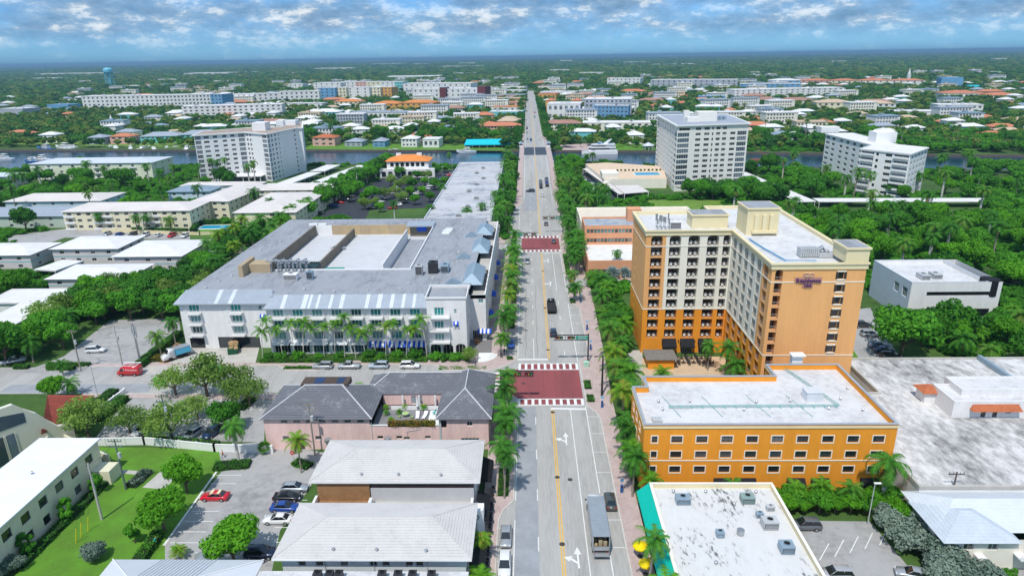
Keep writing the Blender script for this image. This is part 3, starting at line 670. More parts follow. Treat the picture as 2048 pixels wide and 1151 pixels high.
band_line(ht_, OUT, 27.15, 27.35, .07, M_PCREAM, 'string_course', -.004); band_line(ht_, OUT, ZL - .1, ZL + .1, .07, M_PCREAM, 'string_course', -.004)
for nm_, q in (('plant_room', (11.5, 20, 31.5, 37, 30.4, 33.4)), ('lift_tower', (22.2, 29.4, 24.5, 32, 30.4, 36.4)), ('stair_tower', (33.9, 38.3, -.1, 6, 31.2, 33.8))):
    b = MB(); b.box(*q); b.box(q[0] - .25, q[1] + .25, q[2] - .25, q[3] + .25, q[5], q[5] + .35); b.box(q[0] + .1, q[1] - .1, q[2] + .1, q[3] - .1, q[5] + .35, q[5] + .4, 1); b.build(nm_, [M_CREAM, M_GREYR], ht_)
b = MB()
for x in (23.8, 25.6, 27.2): b.box(x, x + .9, 23.9, 24.5, 31.5, 35.2)
b.box(23.4, 29, 23.6, 24.4, 31, 31.6); b.build('duct', M_CREAM, ht_)
b = MB(); pp = [(21.5, 20, 30.75), (22.2, 12, 30.75), (23.5, 3.2, 30.75), (29.5, 3.0, 30.75)]
for o in (0, .25): b.tube([(x + o, y + o, z) for x, y, z in pp], .07, 6)
b.build('pipe', mat('blue_pipe', (.03, .30, .55), .5, .1), ht_)
b = MB()
for i in range(11):
    x, y = 3.2 + (i % 4) * .9, 30.6 + (i // 4) * 1.2; h = 2.6 + (i * 37 % 10) * .12
    b.cyl(x, y, 30.4, 30.4 + h, .05, 5); b.box(x - .16, x + .16, y - .1, y + .1, 30.4 + h * .55, 30.4 + h)
b.box(2.6, 6.6, 30, 30.12, 31.2, 31.3); b.build('antenna_cluster', M_STEEL, ht_)
ac_unit(hx + 7.4, hy + 31, 30.4, 2.6, 1.8, 1.9, 'white twin fan unit beside the antennas on the orange hotel roof', M_TRIMW, fans=2)
t = thing('rooftop_air_handler', 'grey finned air handler with curved duct on the orange hotel roof', 'air handler', (hx + 29.8, hy + 7, 30.4))
b = MB()
for i in range(9): b.box(-2.2 + i * .42, -2.2 + i * .42 + .3, -1.1, 1.1, .2, 1.9)
b.build('fin_stack', M_GALV, t); b = MB(); b.tube([(1.4, 0, 1.2), (2.4, 0, 1.9), (3.2, -.2, 1.2), (3.6, -.4, .3)], .55, 8); b.build('duct', M_STEEL, t)
b = MB(); b.box(1.5, 4.6, -1.3, .6, .1, .9); b.build('plenum', M_GALV, t)
# wall sign
M_SIGN = mat('purple_letters', (.13, .05, .16), .4, .1); M_SIGNP = mat('pink_sign_halo', (.52, .27, .20), .6, .1); M_SIGNW = mat('pale_sign', (.86, .66, .42), .5, .05)
sg = thing('wall_sign', 'purple Residence Inn letters with crown emblem high on the orange gable wall', 'sign', (hx + 27.2, hy - .02, 27.2), sc=.68)
def text(body, size, parent, loc, m, ext=.08, rz=0, name='lettering', rx=PI / 2, align='CENTER'):
    c = bpy.data.curves.new(name, 'FONT'); c.body = body; c.size = size; c.extrude = ext; c.align_x = align; c.resolution_u = 2; c.offset = size * .012
    c.materials.append(m); o = bpy.data.objects.new(name, c); me = bpy.data.meshes.new_from_object(o); bpy.data.objects.remove(o); o = put(name, me, parent, loc); o.rotation_euler = (rx, 0, rz); return o
text('Residence', 1.75, sg, (0, -.35, .1), M_SIGN, .14); text('Inn', 1.75, sg, (0, -.35, -1.35), M_SIGN, .14); text('Marriott', .62, sg, (0, -.30, 1.75), M_SIGNW, .07)
b = MB(); b.box(-3.9, 3.9, -.12, 0, -.1, 1.55); b.box(-1.6, 1.6, -.125, -.001, -1.55, -.1); b.box(-1.6, 1.6, -.125, -.001, 1.55, 2.4); b.build('backing_panel', M_SIGNP, sg)
b = MB()
for s in (-1, 1): b.tube([(0, -.2, 2.6), (s * .7, -.2, 2.95), (s * 1.5, -.2, 2.75)], [.08, .12, .04], 6)
b.cyl(0, -.2, 2.55, 3.1, .12, 8, .02); b.build('emblem', M_SIGNW, sg)
# terrace at the foot of the hotel: awnings, tables, a thatched bar
def awning(root, x, y, z, w, d, h, m, rz=0, name='awning', valance=.3):
    b = MB(); b.quad((0, 0, h), (w, 0, h), (w, -d, 0), (0, -d, 0)); b.quad((0, -d, -valance), (w, -d, -valance), (w, -d, 0), (0, -d, 0))
    b.poly(((0, 0, h), (0, -d, 0), (0, 0, 0))); b.poly(((w, 0, h), (w, 0, 0), (w, -d, 0))); b.quad((0, 0, h - .05), (0, -d, -.05), (w, -d, -.05), (w, 0, h - .05))
    return b.build(name, m, root, (x, y, z), rz)
for x in (5.1, 9.5, 13.9): awning(ht_, x, 26.98, 2.3, 3.4, 1.8, 1.5, M_BLACK)
b = MB()
for i in range(7): b.box(5 + i * 2, 5.2 + i * 2, 26.6, 26.98, 3.2, 3.45)
b.build('wall_lamp', M_ALU, ht_)

# ------------------------------------------------------------------ four storey orange block next to the tower
ax, ay = 18.6, 97.2
an = thing('orange_annex', 'bright orange four storey block with cream framed windows and white flat roof', 'hotel', (ax, ay, 0))
rows = [(3.95, 5.2), (6.8, 8.05), (9.65, 10.9)]
f = at_cols((1.3,), .95, rows, 'annex') + at_cols([4.5 + 4.08 * k for k in range(9)], 1.8, rows, 'annex') + at_cols([12.3, 16.3, 24.4, 28.4, 36.5], 2.4, [(0, 2.7)], 'shop')
fs = at_cols([2 + 3.4 * k for k in range(5)], 1.3, rows, 'annex')
facade(an, (0, 0), (40.8, 0), 0, 12.9, M_ORANGE, f); facade(an, (40.8, 0), (40.8, 22.5), 0, 12.9, M_ORANGE); facade(an, (40.8, 22.5), (27, 22.5), 0, 12.9, M_ORANGE); facade(an, (27, 22.5), (27, 17.6), 0, 12.9, M_ORANGE)
facade(an, (27, 17.6), (2.6, 17.6), 0, 12.9, M_ORANGE); facade(an, (2.6, 17.6), (2.6, 13.4), 0, 12.9, M_ORANGE); facade(an, (2.6, 13.4), (0, 13.4), 0, 12.9, M_ORANGE); facade(an, (0, 13.4), (0, 0), 0, 12.9, M_ORANGE, [o for o in fs if o[1] < 13.2])
poly_roof(an, ((.3, 40.5, .3, 13.4), (2.9, 40.5, 13.4, 17.3), (27.3, 40.5, 17.3, 22.2)), 12.0, M_WROOF)
AO = [(0, 0), (40.8, 0), (40.8, 22.5), (27, 22.5), (27, 17.6), (2.6, 17.6), (2.6, 13.4), (0, 13.4)]
b_ = band_line(an, AO, 11.95, 12.95, -.02, M_ORANGE, 'parapet', .32); band_line(an, AO, 12.95, 13.1, .12, mat('grey_coping', (.35, .38, .42), .6, .1), 'coping', .36)
band_line(an, AO, 12.35, 12.7, .14, M_CREAM, 'cornice', -.01); band_line(an, AO, 6.2, 6.36, .08, M_PCREAM, 'string_course', -.004)
for x in (12.0, 16.0, 24.1, 28.1, 36.2): awning(an, x, -.02, 2.0, 3, 1.1, .9, M_BLACK)
b = MB()
for z in (12.25,): b.tube([(5.5, 7.2, z), (22, 7.4, z), (34.5, 7.4, z), (30.5, 22, z)], .07, 6); b.tube([(5.5, 7.7, z), (22, 7.9, z), (34.9, 7.9, z), (31, 22, z)], .07, 6)
for x in (6, 13, 21, 28): b.tube([(x, 7.4, 12.2), (x - 1, 11.5, 12.2)], .04, 5); b.tube([(x, 7.4, 12.2), (x + .8, 4, 12.2)], .04, 5)
for i in range(16): x = 5.5 + i * 1.9; b.box(x, x + .18, 7.0, 8.0, 12, 12.2)
b.build('pipe', mat('verdigris_pipe', (.28, .50, .48), .5, .15), an)
vents(an, [(4.2, 6.4), (4.0, 9.2), (9.5, 9.3), (18, 6.2), (21, 9), (27, 9.3), (32.5, 6.6), (36, 10), (38, 6), (39, 14)], 12.0)
b = MB(); b.box(29.8, 32.6, 9.3, 11.6, 12.02, 13.7); b.box(29.7, 32.7, 9.2, 11.7, 13.7, 13.78); b.build('roof_hatch', M_METALL, an)
b = MB(); b.box(1.8, 3.4, 2.2, 3.6, 12.02, 12.5); b.build('skylight', M_GALV, an)
b = MB(); b.box(32.2, 34.2, 23.0, 24.2, 12.0, 14.6); b.box(31.9, 34.5, 22.4, 24.2, 14.6, 14.8); b.build('roof_door', M_TRIMW, an)

# ------------------------------------------------------------------ white hotel round a parking deck
sx, sy = -88.6, 153.2
st_ = thing('white_hotel', 'long white four storey hotel with grey metal mansards and teal windows', 'hotel', (sx, sy, 0))
style('tall', gl=G_TEAL, nx=3, t=.12); style('tealsq', gl=G_TEAL, nx=2, t=.1); style('archshop', fr=M_TRIMW, gl=G_BLACK, nx=3, arch=True, t=.06, sub=True)
r4 = [(4.0, 6.0), (7.0, 9.0), (9.9, 11.9)]
W1x = (0, 23.6); W2x = (23.6, 63.6); W3x = (63.6, 73.2)
fl = at_cols([2.3, 13.0], 2.7, r4, 'tall') + [(20.2, 21.0, 10.6, 11.6, 'tealsq'), (20.7, 21.5, 7.9, 8.9, 'slot'), (8.6, 19.4, 0, 3.1, 'dark'), (1.2, 5, 0, 2.8, 'dark')]
STY['dark']['nx'] = 1
facade(st_, (0, 5), (23.6, 5), 0, 12.6, M_WHITE, fl)
mid = at_cols([1.6 + 4.85 * k for k in range(8)], 2.6, r4, 'tall') + [(1 + 4.85 * k, 4.9 + 4.85 * k, .3, 2.8, 'blueshop' if k in (2, 3, 4) else 'shop') for k in range(8)]
facade(st_, (23.6, 1.2), (63.6, 1.2), 0, 12.6, M_WHITE, mid); facade(st_, (23.6, 5), (23.6, 1.2), 0, 12.6, M_WHITE)
rt = [(1.8, 4.2, 10.4, 12.6, 'tall'), (6.7, 7.3, 10.9, 12.2, 'tealsq'), (6.9, 7.6, 7.6, 8.5, 'slot'), (.4, 3.0, 0, 2.9, 'archshop'), (3.5, 6.1, 0, 2.9, 'archshop'), (6.7, 9.2, 0, 3.0, 'archshop'), (1.6, 4.0, 7.0, 9.1, 'tall'), (1.6, 4.0, 3.9, 5.8, 'tall')]
facade(st_, (63.6, 0), (73.2, 0), 0, 15.2, M_WHITE, rt); facade(st_, (63.6, 1.2), (63.6, 0), 0, 15.2, M_WHITE); facade(st_, (73.2, 0), (73.2, 9), 0, 15.2, M_WHITE, at_cols((2, 5.5), 1.5, r4[1:], 'tealsq'))
facade(st_, (73.2, 9), (63.6, 9), 12.6, 15.2, M_WHITE); facade(st_, (63.6, 9), (63.6, 1.2), 12.6, 15.2, M_WHITE)
facade(st_, (73.2, 9), (77.4, 9), 0, 12.6, M_WHITE, [(2.4, 3.6, 10.3, 11.5, 'tealsq'), (.6, 3.2, .2, 2.8, 'shop')]); facade(st_, (77.4, 9), (77.4, 90), 0, 11.6, M_WHITE, cols(81, 16, 1.8, [(4.2, 5.8), (7.3, 8.9)], 'tealsq') + cols(81, 13, 3.6, [(.3, 2.9)], 'shop'))
facade(st_, (77.4, 90), (0, 90), 0, 12.6, M_WHITE); facade(st_, (0, 90), (0, 5), 0, 12.6, M_WHITE, cols(85, 14, 1.8, r4, 'tealsq'))
# ring of roofs round the deck
hx0, hx1, hy0, hy1 = 12.5, 55.5, 27.0, 79.5
poly_roof(st_, ((0, 23.6, 8.6, hy0), (23.6, 63.6, 4.2, hy0), (63.6, 73.2, 9, hy0), (73.2, 73.4, 9, 90), (0, hx0, hy0, 90), (hx1, 73.2, hy0, 90), (hx0, hx1, hy1, 90)), 14.0, M_GREYR)
poly_roof(st_, ((63.9, 72.9, .3, 8.7),), 14.6, M_GREYR); 
ring_band(st_, 63.6, 73.2, 0, 9, 14.9, 15.35, M_TRIMW, .25, 'cornice')
M_DECK = stained('parking_deck', (.62, .63, .65), (.50, .51, .53), .2, .5, .7)
poly_roof(st_, ((hx0, hx1, hy0, hy1),), 10.8, M_DECK, 'parking_deck')
def inwall(p0, p1, m, z1=14.35, nm='parapet', th=.35, z0=10.8):
    p0, p1 = Vector((*p0, 0)), Vector((*p1, 0)); d = (p1 - p0).normalized(); n = Vector((-d.y, d.x, 0)) * th
    b = MB(); b.prism([tuple(v[:2]) for v in (p0, p1, p1 + n, p0 + n)], z0, z1); b.build(nm, m, st_)
inwall((hx0, hy1), (hx0, hy0), M_TAUPE); inwall((hx0 + 14.2, hy1 - 2), (hx0 + 14.2, hy0 + 5), M_TAUPE, 13.6, 'deck_wall', .5); inwall((hx0, hy0 - .35), (hx1, hy0 - .35), M_TRIMW)
for k in range(9): inwall((hx0 + 6 + k * 3.4, hy1), (hx0 + 9.36 + k * 3.4, hy1), mat('plywood_panel%d' % (k % 3), (.46 + .03 * (k % 3), .35 + .02 * (k % 3), .22), .85, .1), 14.2, 'panel')
inwall((hx0, hy1), (hx0 + 6, hy1), M_TRIMW, 14.2, 'panel')
# light well on the inner right side with small windows facing the deck
inwall((hx1 - 8.5, hy0 + 3), (hx1 - 8.5, hy1 - 8), M_WHITE, 14.6, 'well_wall', .3); inwall((hx1, hy0), (hx1, hy1), M_WHITE, 14.6, 'well_wall', .3)
for k in range(7):
    b = MB(); b.box(-.06, .0, -.5, .5, 0, 1.0); b.build('window', M_TRIMW, st_, (hx1 - 8.82, hy0 + 8 + k * 4.2, 12.3)); b = MB(); b.box(-.06, .0, -.5, .5, 0, .8); b.build('window', M_TRIMW, st_, (hx1 - .3, hy0 + 8 + k * 4.2, 12.0))
b = MB(); b.box(hx1 - 8.2, hx1 - .3, hy0 + 3, hy1 - 8, 5.8, 10.85); b.build('well_floor', M_GREYR, st_)
# metal mansards with lighter sheets
def mansard(root, x0, x1, ya, za, yb, zb, light=(), nm='mansard', hipL=0, hipR=0, m=M_METALR):
    b = MB(); b.quad((x0, ya, za), (x1, ya, za), (x1 - hipR, yb, zb), (x0 + hipL, yb, zb)); b.quad((x1, ya, za - .25), (x0, ya, za - .25), (x0, ya, za), (x1, ya, za)) ; b.quad((x0, ya, za - .02), (x0, yb, za - .02), (x1, yb, za - .02), (x1, ya, za - .02))
    b.quad((x0 + hipL, yb, zb), (x1 - hipR, yb, zb), (x1 - hipR, yb + .02, 13.9), (x0 + hipL, yb + .02, 13.9)); b.poly(((x0, ya, za), (x0 + hipL, yb, zb), (x0, yb, za))); b.poly(((x1, ya, za), (x1, yb, za), (x1 - hipR, yb, zb)))
    seams(b, x0 + hipL, x1 - hipR, ya, za, yb, zb, int((x1 - x0) / .55)); o = b.build(nm, m, root)
    for u, w in light:
        b = MB(); b.quad((u, ya - .01, za + .03), (u + w, ya - .01, za + .03), (u + w, yb, zb + .035), (u, yb, zb + .035)); b.build('roof_sheet', M_METALL, o)
mansard(st_, -.9, 24.4, 3.9, 12.5, 8.6, 14.7, ((9.4, 1.0), (13.0, 1.0)), hipL=1.5, hipR=1.5)
mansard(st_, 23.2, 64, .1, 12.5, 4.2, 14.7, ((27.5, 1), (32.6, 1.2), (34.2, .7), (36.2, .7), (39.4, .7), (42.0, 1), (48.3, .9), (51.2, 1.1), (54.4, .9), (57.3, .8), (60.0, .7)), hipL=2, hipR=1.5)
for y0, y1 in ((14, 30), (44, 58), (66, 78)):      # avenue-side mansards
    b = MB(); b.hip(70.5, 76.4, y0, y1, 13.6, 2.2, ff=.9); seams(b, 71, 76, y0 + .2, 13.75, y0 + 2.6, 15.7, 8); b.build('mansard', M_METALB, st_)
    for k in range(int((y1 - y0) / 4)):
        b = MB(); b.box(73.6, 77.2, y0 + 1 + k * 4, y0 + 1.4 + k * 4, 13.2, 13.5); b.box(76.7, 77.1, y0 + 1 + k * 4, y0 + 1.4 + k * 4, 11.6, 13.2); b.build('pergola_beam', M_ALU, st_)
for x, y in ((68.5, 12.5), (69.2, 36.5), (69.5, 62)):
    b = MB(); b.poly(((x - 2, y, 14), (x + 2.2, y, 14), (x, y, 15.9))); b.quad((x - 2, y, 14), (x, y, 15.9), (x, y + 3, 15.2), (x - 2, y + 3, 14)); b.quad((x, y, 15.9), (x + 2.2, y, 14), (x + 2.2, y + 3, 14), (x, y + 3, 15.2)); b.build('dormer', M_METALB, st_)
b = MB(); b.box(73.5, 77.1, 9.3, 89.7, 11.55, 11.65); b.build('roof_terrace', M_CONC, st_)
b = MB(); b.box(77.1, 77.4, 9, 90, 11.6, 12.7); b.box(73.5, 77.1, 9, 9.3, 11.6, 12.6); b.build('parapet', M_TRIMW, st_)
# balconies with white rails
bal = MB(); bal.box(-.2, 3.6, -1.5, 0, -.18, 0); bal = bal.mesh('balcony', M_TRIMW)
rl = MB()
for q in ((-.15, 3.55, -1.47, -1.42), (-.15, -.1, -1.42, 0), (3.5, 3.55, -1.42, 0)): rl.box(*q, .95, 1.02); rl.box(*q, .1, .15)
for i in range(19): x = -.15 + i * 3.68 / 18; rl.box(x, x + .04, -1.465, -1.425, .15, .95)
for y in (-1.1, -.75, -.4): rl.box(-.145, -.105, y, y + .05, .15, .95); rl.box(3.505, 3.545, y, y + .05, .15, .95)
rl = rl.mesh('railing', M_TRIMW)
for u in (1.85, 12.55):
    for z, _ in r4: o = put('balcony', bal, st_, (u, 5, z - .1)); put('railing', rl, o)
for k in range(8):
    for z, _ in r4[1:]: o = put('balcony', bal, st_, (23.6 + 1.2 + 4.85 * k, 1.2, z - .1)); put('railing', rl, o)
for x, z in ((64.6, 10.3), (64.4, 6.9), (64.4, 3.8)):
    o = put('balcony', bal, st_, (x, 0, z), 0, (1.3, 1, 1)); put('railing', rl, o)
# striped awnings over the shopfronts and a bay of light metal canopy
for k in (5, 6, 7):
    x0 = 23.6 + .8 + 4.85 * k
    for i in range(7):
        awning(st_, x0 + i * .62, 1.18, 2.5, .6, 1.3, .9, M_BLUEAW if i % 2 == 0 else M_TRIMW, name='awning_stripe', valance=.35)
for k in range(5): awning(st_, 24.2 + 4.85 * k, 1.18, 3.0, 4.5, 1.4, .7, M_METALL, name='canopy', valance=.1)
for x, y, z in ((20.4, 4.98, 8.8), (66.8 + 3.2, -.02, 8.5)):
    for i in range(3): awning(st_, x + i * .42, y, z, .4, .6, .5, M_BLUEAW if i != 1 else M_TRIMW, name='awning_stripe', valance=.5 if i != 1 else .15)
for i in range(7): awning(st_, 75.2 + i * .5, 8.98, 2.6, .48, 1.0, .7, M_BLUEAW if i % 2 == 0 else M_TRIMW, name='awning_stripe')
for y in (20, 36, 52, 68): awning(st_, 77.42, y, 2.5, 4, 1.2, .8, M_BLUEAW, PI / 2)
# roof clutter
vents(st_, [(4 + (i * 17.3) % 8, 12 + i * 5.1) for i in range(14)] + [(14 + i * 8.3, 8 + (i * 7) % 3) for i in range(7)] + [(57 + (i * 5.7) % 12, 14 + i * 4.9) for i in range(16)] + [(18 + i * 6, 84 + (i % 3)) for i in range(6)], 14.0, BOXV)
b = MB(); b.box(hx0 + .5, hx0 + 15.5, hy0 + 1, hy0 + 6.5, 10.85, 14.2); 
for i in range(22): b.box(hx0 + .5 + i * .68, hx0 + .9 + i * .68, hy0 + 5.9, hy0 + 6.9, 14.2, 14.5)
b.build('plant_screen', mat('dark_green_plant', (.02, .05, .05), .6, .3), st_)
b = MB()
for i in range(5):
    x = hx0 + 4 + i * 2.1; b.tube([(x, hy0 - 1.6, 14.2), (x, hy0 - 1.6, 16.4), (x + .5, hy0 + .5, 16.8), (x + .5, hy0 + 2.2, 16.6)], .32, 7)
b.tube([(hx0 + 2, hy0 + .4, 16.6), (hx0 + 14, hy0 + .4, 16.6)], .35, 7); b.tube([(hx0 + 2, hy0 + 1.6, 15.6), (hx0 + 14, hy0 + 1.6, 15.6)], .28, 7)
for i in range(5): b.cyl(hx0 + 3.5 + i * 2.4, hy0 + 1, 14.2, 15.7, .45, 8)
b.build('ductwork', M_STEEL, st_)
b = MB(); b.box(hx0 - 3.3, hx0 - 2.1, hy0 - 6, hy0 + 3, 14.0, 17.2); b.box(hx0 - 2.1, hx0 + 4, hy0 - 2, hy0 + 2.4, 14, 16.4); b.build('plant_room', M_TAN, st_)
b = MB(); b.box(hx0 + 17.5, hx0 + 23, hy0 + 1.2, hy0 + 4.4, 10.82, 13.4); b.build('tarpaulin_cover', mat('green_tarpaulin', (.0, .27, .19), .6, .1), st_)
b = MB(); b.box(hx0 + 29, hx0 + 37, hy0 + 1, hy0 + 3.5, 10.82, 12.2); b.build('planter', M_TRIMW, st_)
b = MB(); b.box(hx0 + 34.5, hx0 + 42, hy1 - 3.2, hy1 + 1, 10.82, 14.6); b.box(hx0 + 33.5, hx0 + 43, hy1 - 5, hy1 + 2, 14.6, 15.0, 1); b.build('stair_lobby', [M_TAUPE, M_METALR], st_)
b = MB(); b.box(hx0 + 37, hx0 + 40.4, hy1 - 3.5, hy1 - 3.2, 12.6, 14.3); b.build('blue_panel', M_BLUEAW, st_)
for q in ((59.5, 62, 66, 67.6), (59.5, 62.4, 69, 70.6), (60, 62.5, 72, 73.2), (10, 13, 80.6, 82), (13.4, 16.2, 80.6, 82)):
    b = MB(); b.box(*q, 14.02, 14.5); b.build('skylight', M_TRIMW, st_)
ac_unit(sx + 24.5, sy + 18.5, 14.0, 3.6, 2.4, 1.7, 'white boxy unit behind the long mansard of the white hotel', M_TRIMW); ac_unit(sx + 29.5, sy + 19, 14.0, 1.6, 1.6, 2.2, 'blue grey condenser next to the white unit on the white hotel roof', M_METALB)
ac_unit(sx + 58.6, sy + 22, 14.0, 1.9, 2.0, 2.6, 'pale condenser at the light well corner of the white hotel', M_GALV); ac_unit(sx + 62.2, sy + 24, 14.0, 2.4, 3.0, 3.0, 'tall dark rounded unit near the light well of the white hotel', M_ALU); ac_unit(sx + 65.4, sy + 25, 14.0, 2.0, 4, 2.0, 'teal grey unit right of the dark unit on the white hotel roof', M_METALB, fans=1)

# ------------------------------------------------------------------ pink building with charcoal hipped tile roofs and a roof terrace
qx, qy = -50.0, 110.6
pk = thing('pink_building', 'pale pink two storey building with charcoal hipped tile roofs around a terrace', 'building', (qx, qy, 0))
style('hopper', gl=G_DARK, nx=1, t=.06, sub=False)
facade(pk, (0, 0), (20, 0), 0, 6.7, M_PINK, at_cols([3.2 + 2.4 * k for k in range(7)], 1.3, [(5.7, 6.3)], 'hopper') + at_cols([3.2, 9.4], 1.2, [(2.0, 2.9)], 'hopper') + [(6, 7.2, 0, 2.2, 'door')])
facade(pk, (20, 0), (33, 0), 0, 5.0, M_PINK, at_cols([21.2 - 20, 4.8, 10.2], 1.1, [(2.2, 2.9)], 'hopper') + [(6.2, 7.3, 2.0, 2.7, 'hopper')])
facade(pk, (33, 0), (42.2, 0), 0, 6.7, M_PINK, [(5.2, 6.2, 4.9, 5.9, 'std'), (4, 7.4, .5, 2.4, 'blueshop'), (.3, 1.4, 4.6, 6.2, 'door')])
facade(pk, (42.2, 0), (42.2, 17.5), 0, 6.7, M_PINK, cols(17.5, 4, 2.6, [(.3, 2.6)], 'shop') + cols(17.5, 4, 1.2, [(4.3, 5.6)], 'std'))
facade(pk, (42.2, 17.5), (20, 17.5), 0, 6.7, M_PINK); facade(pk, (20, 17.5), (20, 12.8), 0, 6.7, M_PINK); facade(pk, (20, 12.8), (0, 12.8), 0, 6.7, M_PINK); facade(pk, (0, 12.8), (0, 0), 0, 6.7, M_PINK, cols(12.8, 3, 1.2, [(4.3, 5.6)], 'std'))
b = MB(); b.hip(-.6, 20.6, -.6, 13.4, 6.7, 3.6, 16, .08); roofL = b.build('roof', M_TILEG, pk)
b = MB(); b.hip(17.0, 40.5, 9.4, 18.2, 6.7, 2.6, 12, .08); b.build('roof', M_TILEG, pk)
b = MB(); b.hip(32.4, 42.9, -.7, 18.0, 6.72, 3.7, 16, .08); b.build('roof', M_TILEG, pk)
def ridges(root, x0, x1, y0, y1, z, rise, m=M_RIDGE, r=.12):
    w = min(x1 - x0, y1 - y0) / 2
    A = [(x0, y0), (x1, y0), (x1, y1), (x0, y1)]
    R = [(x0 + w, y0 + w), (x1 - w, y0 + w), (x1 - w, y1 - w), (x0 + w, y1 - w)]
    b = MB()
    for p, q in zip(A, R): b.tube([(*p, z + .08), (*q, z + rise + .06)], r, 5)
    if x1 - x0 > y1 - y0: b.tube([(*R[0], z + rise + .06), (*R[1], z + rise + .06)], r, 5)
    else: b.tube([(*R[1], z + rise + .06), (*R[2], z + rise + .06)], r, 5)
    b.build('ridge_cap', m, root)
ridges(pk, -.6, 20.6, -.6, 13.4, 6.7, 3.6); ridges(pk, 17.0, 40.5, 9.4, 18.2, 6.7, 2.6); ridges(pk, 32.4, 42.9, -.7, 18, 6.72, 3.7)
b = MB(); b.box(5.4, 14.6, 6.6, 9.8, 9.3, 10.4); b.build('roof_well', mat('roof_well_brown', (.09, .065, .05), .7, .3), pk)  # solid brown box standing in for the hollow roof well
for q in ((7.8, 9.6, 7, 9.4), (12.2, 13.6, 7, 9.4)): b = MB(); b.box(*q, 10.4, 10.45); b.build('solar_panel', glass('solar_cell', (.01, .03, .10), .1, .2), pk)
b = MB(); b.box(20.02, 33, .25, 9.4, 4.1, 4.2); b.build('roof_terrace', mat('terrace_slate', (.24, .23, .24), .9, .2, .6), pk)
b = MB(); b.box(20, 33, 0, .25, 4.9, 5.2); b.build('parapet', M_TRIMW, pk)
facade(pk, (20.6, 9.6), (33, 9.6), 4.2, 6.7, M_PINK, [(5.6, 6.6, 4.3, 6.2, 'blueshop'), (6.9, 7.9, 4.3, 6.2, 'blueshop')]); b = MB(); b.box(22.5, 32.5, 7.6, 7.8, 4.2, 4.9); b.build('bench_wall', M_TRIMW, pk)
for x in (24.5, 27.8, 31): b = MB(); b.box(x, x + .3, 8.6, 8.9, 4.2, 6.7); b.build('post', M_TRIMW, pk)
b = MB(); b.cyl(12.5, -2.2, 2.9, 3.6, .55, 12, .7); b.cyl(12.5, -2.2, 1.2, 2.9, .35, 10); b.build('exhaust_fan', M_STEEL, pk); b = MB(); b.cyl(23.5, -1.4, 2.6, 3.4, .55, 12, .7); b.cyl(23.5, -1.4, .6, 2.6, .35, 10); b.build('exhaust_fan', M_STEEL, pk)
b = MB(); b.tube([(20.3, -.06, 6), (20.3, -.06, 0)], .06, 5); b.tube([(29.5, -.06, 4.4), (26.9, -.06, 3.9), (26.9, -.06, 0)], .06, 5); b.box(33.0, 33.4, -.12, 0, 0, 6.4); b.build('downpipe', M_GALV, pk)

# ------------------------------------------------------------------ twin white tile roofed buildings and the court between them
def twin(name, label, x0, x1, y0, y1, ze, rise, wallm, nsteps):
    t = thing(name, label, 'building', (x0, y0, 0)); W, D = x1 - x0, y1 - y0
    hi = [(ze - 2.0, ze - 1.1)]
    fr = at_cols([2.2, 4.6, 8.0, 12, 13.7, 16.9, 18.3, 26.2 - 1.6], 1.05, hi, 'plain')
    walls4(t, .9, W - .9, .9, D - .9, 0, ze, wallm, front=[o for o in fr if o[1] < W - 2], right=cols(D - 1.8, 3, 2.4, [(.3, 2.6)], 'shop') + cols(D - 1.8, 3, 1.3, [(ze - 2.3, ze - 1)], 'std'), left=cols(D - 1.8, 3, 1.1, hi, 'plain'))
    b = MB(); b.hip(0, W, 0, D, ze, rise, nsteps, .075); b.build('roof', M_TILEW, t); ridges(t, 0, W, 0, D, ze, rise, mat('white_ridge', (.60, .58, .57), .8, .1, 1), .07)
    b = MB(); b.box(-.05, W + .05, -.06, 0, ze - .28, ze); b.box(-.05, W + .05, D, D + .06, ze - .28, ze); b.box(-.06, 0, 0, D, ze - .28, ze); b.box(W, W + .06, 0, D, ze - .28, ze); b.build('fascia', M_TRIMW, t)
    vents(t, [(W * .3, 1.2), (W * .52, 1.15), (W * .77, 1.0), (W * .78, D * .33)], ze + .25, None); b = MB()
    for x in (.25, .5, .77): b.box(W * x, W * x + .12, .78, .9, 0, ze - .2)
    b.build('downpipe', M_GALV, t)
    return t
w2 = twin('white_roof_shop', 'nearer of the two white tiled hip roof buildings beside the avenue', -34.9, -8.0, 73.4, 85.4, 6.6, 2.2, mat('pale_blue_render', (.66, .71, .73), .8, .1, .4), 15)
w1 = twin('white_roof_shop', 'farther of the two white tiled hip roof buildings, next to the pink building', -35.0, -8.0, 90.2, 102.4, 7.0, 2.2, M_WHITE, 15)
ct = thing('court_terrace', 'raised court between the white roofs with timber deck and grey walls', 'terrace', (-35, 85.4, 0))
b = MB(); b.box(1, 9.5, .2, 5.2, 0, 3.2); b.build('timber_deck', M_WOOD, ct); b = MB(); b.box(10, 25.6, .4, 2.2, 0, 3.0); b.build('court_floor', mat('court_blue_floor', (.10, .16, .22), .6, .2), ct)  # the blue strip is court floor at terrace level, no water
b = MB(); b.box(9.5, 10, .2, 4.4, 0, 4.4); b.box(10, 25.6, 2.2, 2.5, 0, 4.4); b.box(25.6, 26, .2, 4.4, 0, 4.4); b.box(.6, 1, -.0, 5.2, 0, 4.2); b.build('court_wall', M_WHITE, ct)
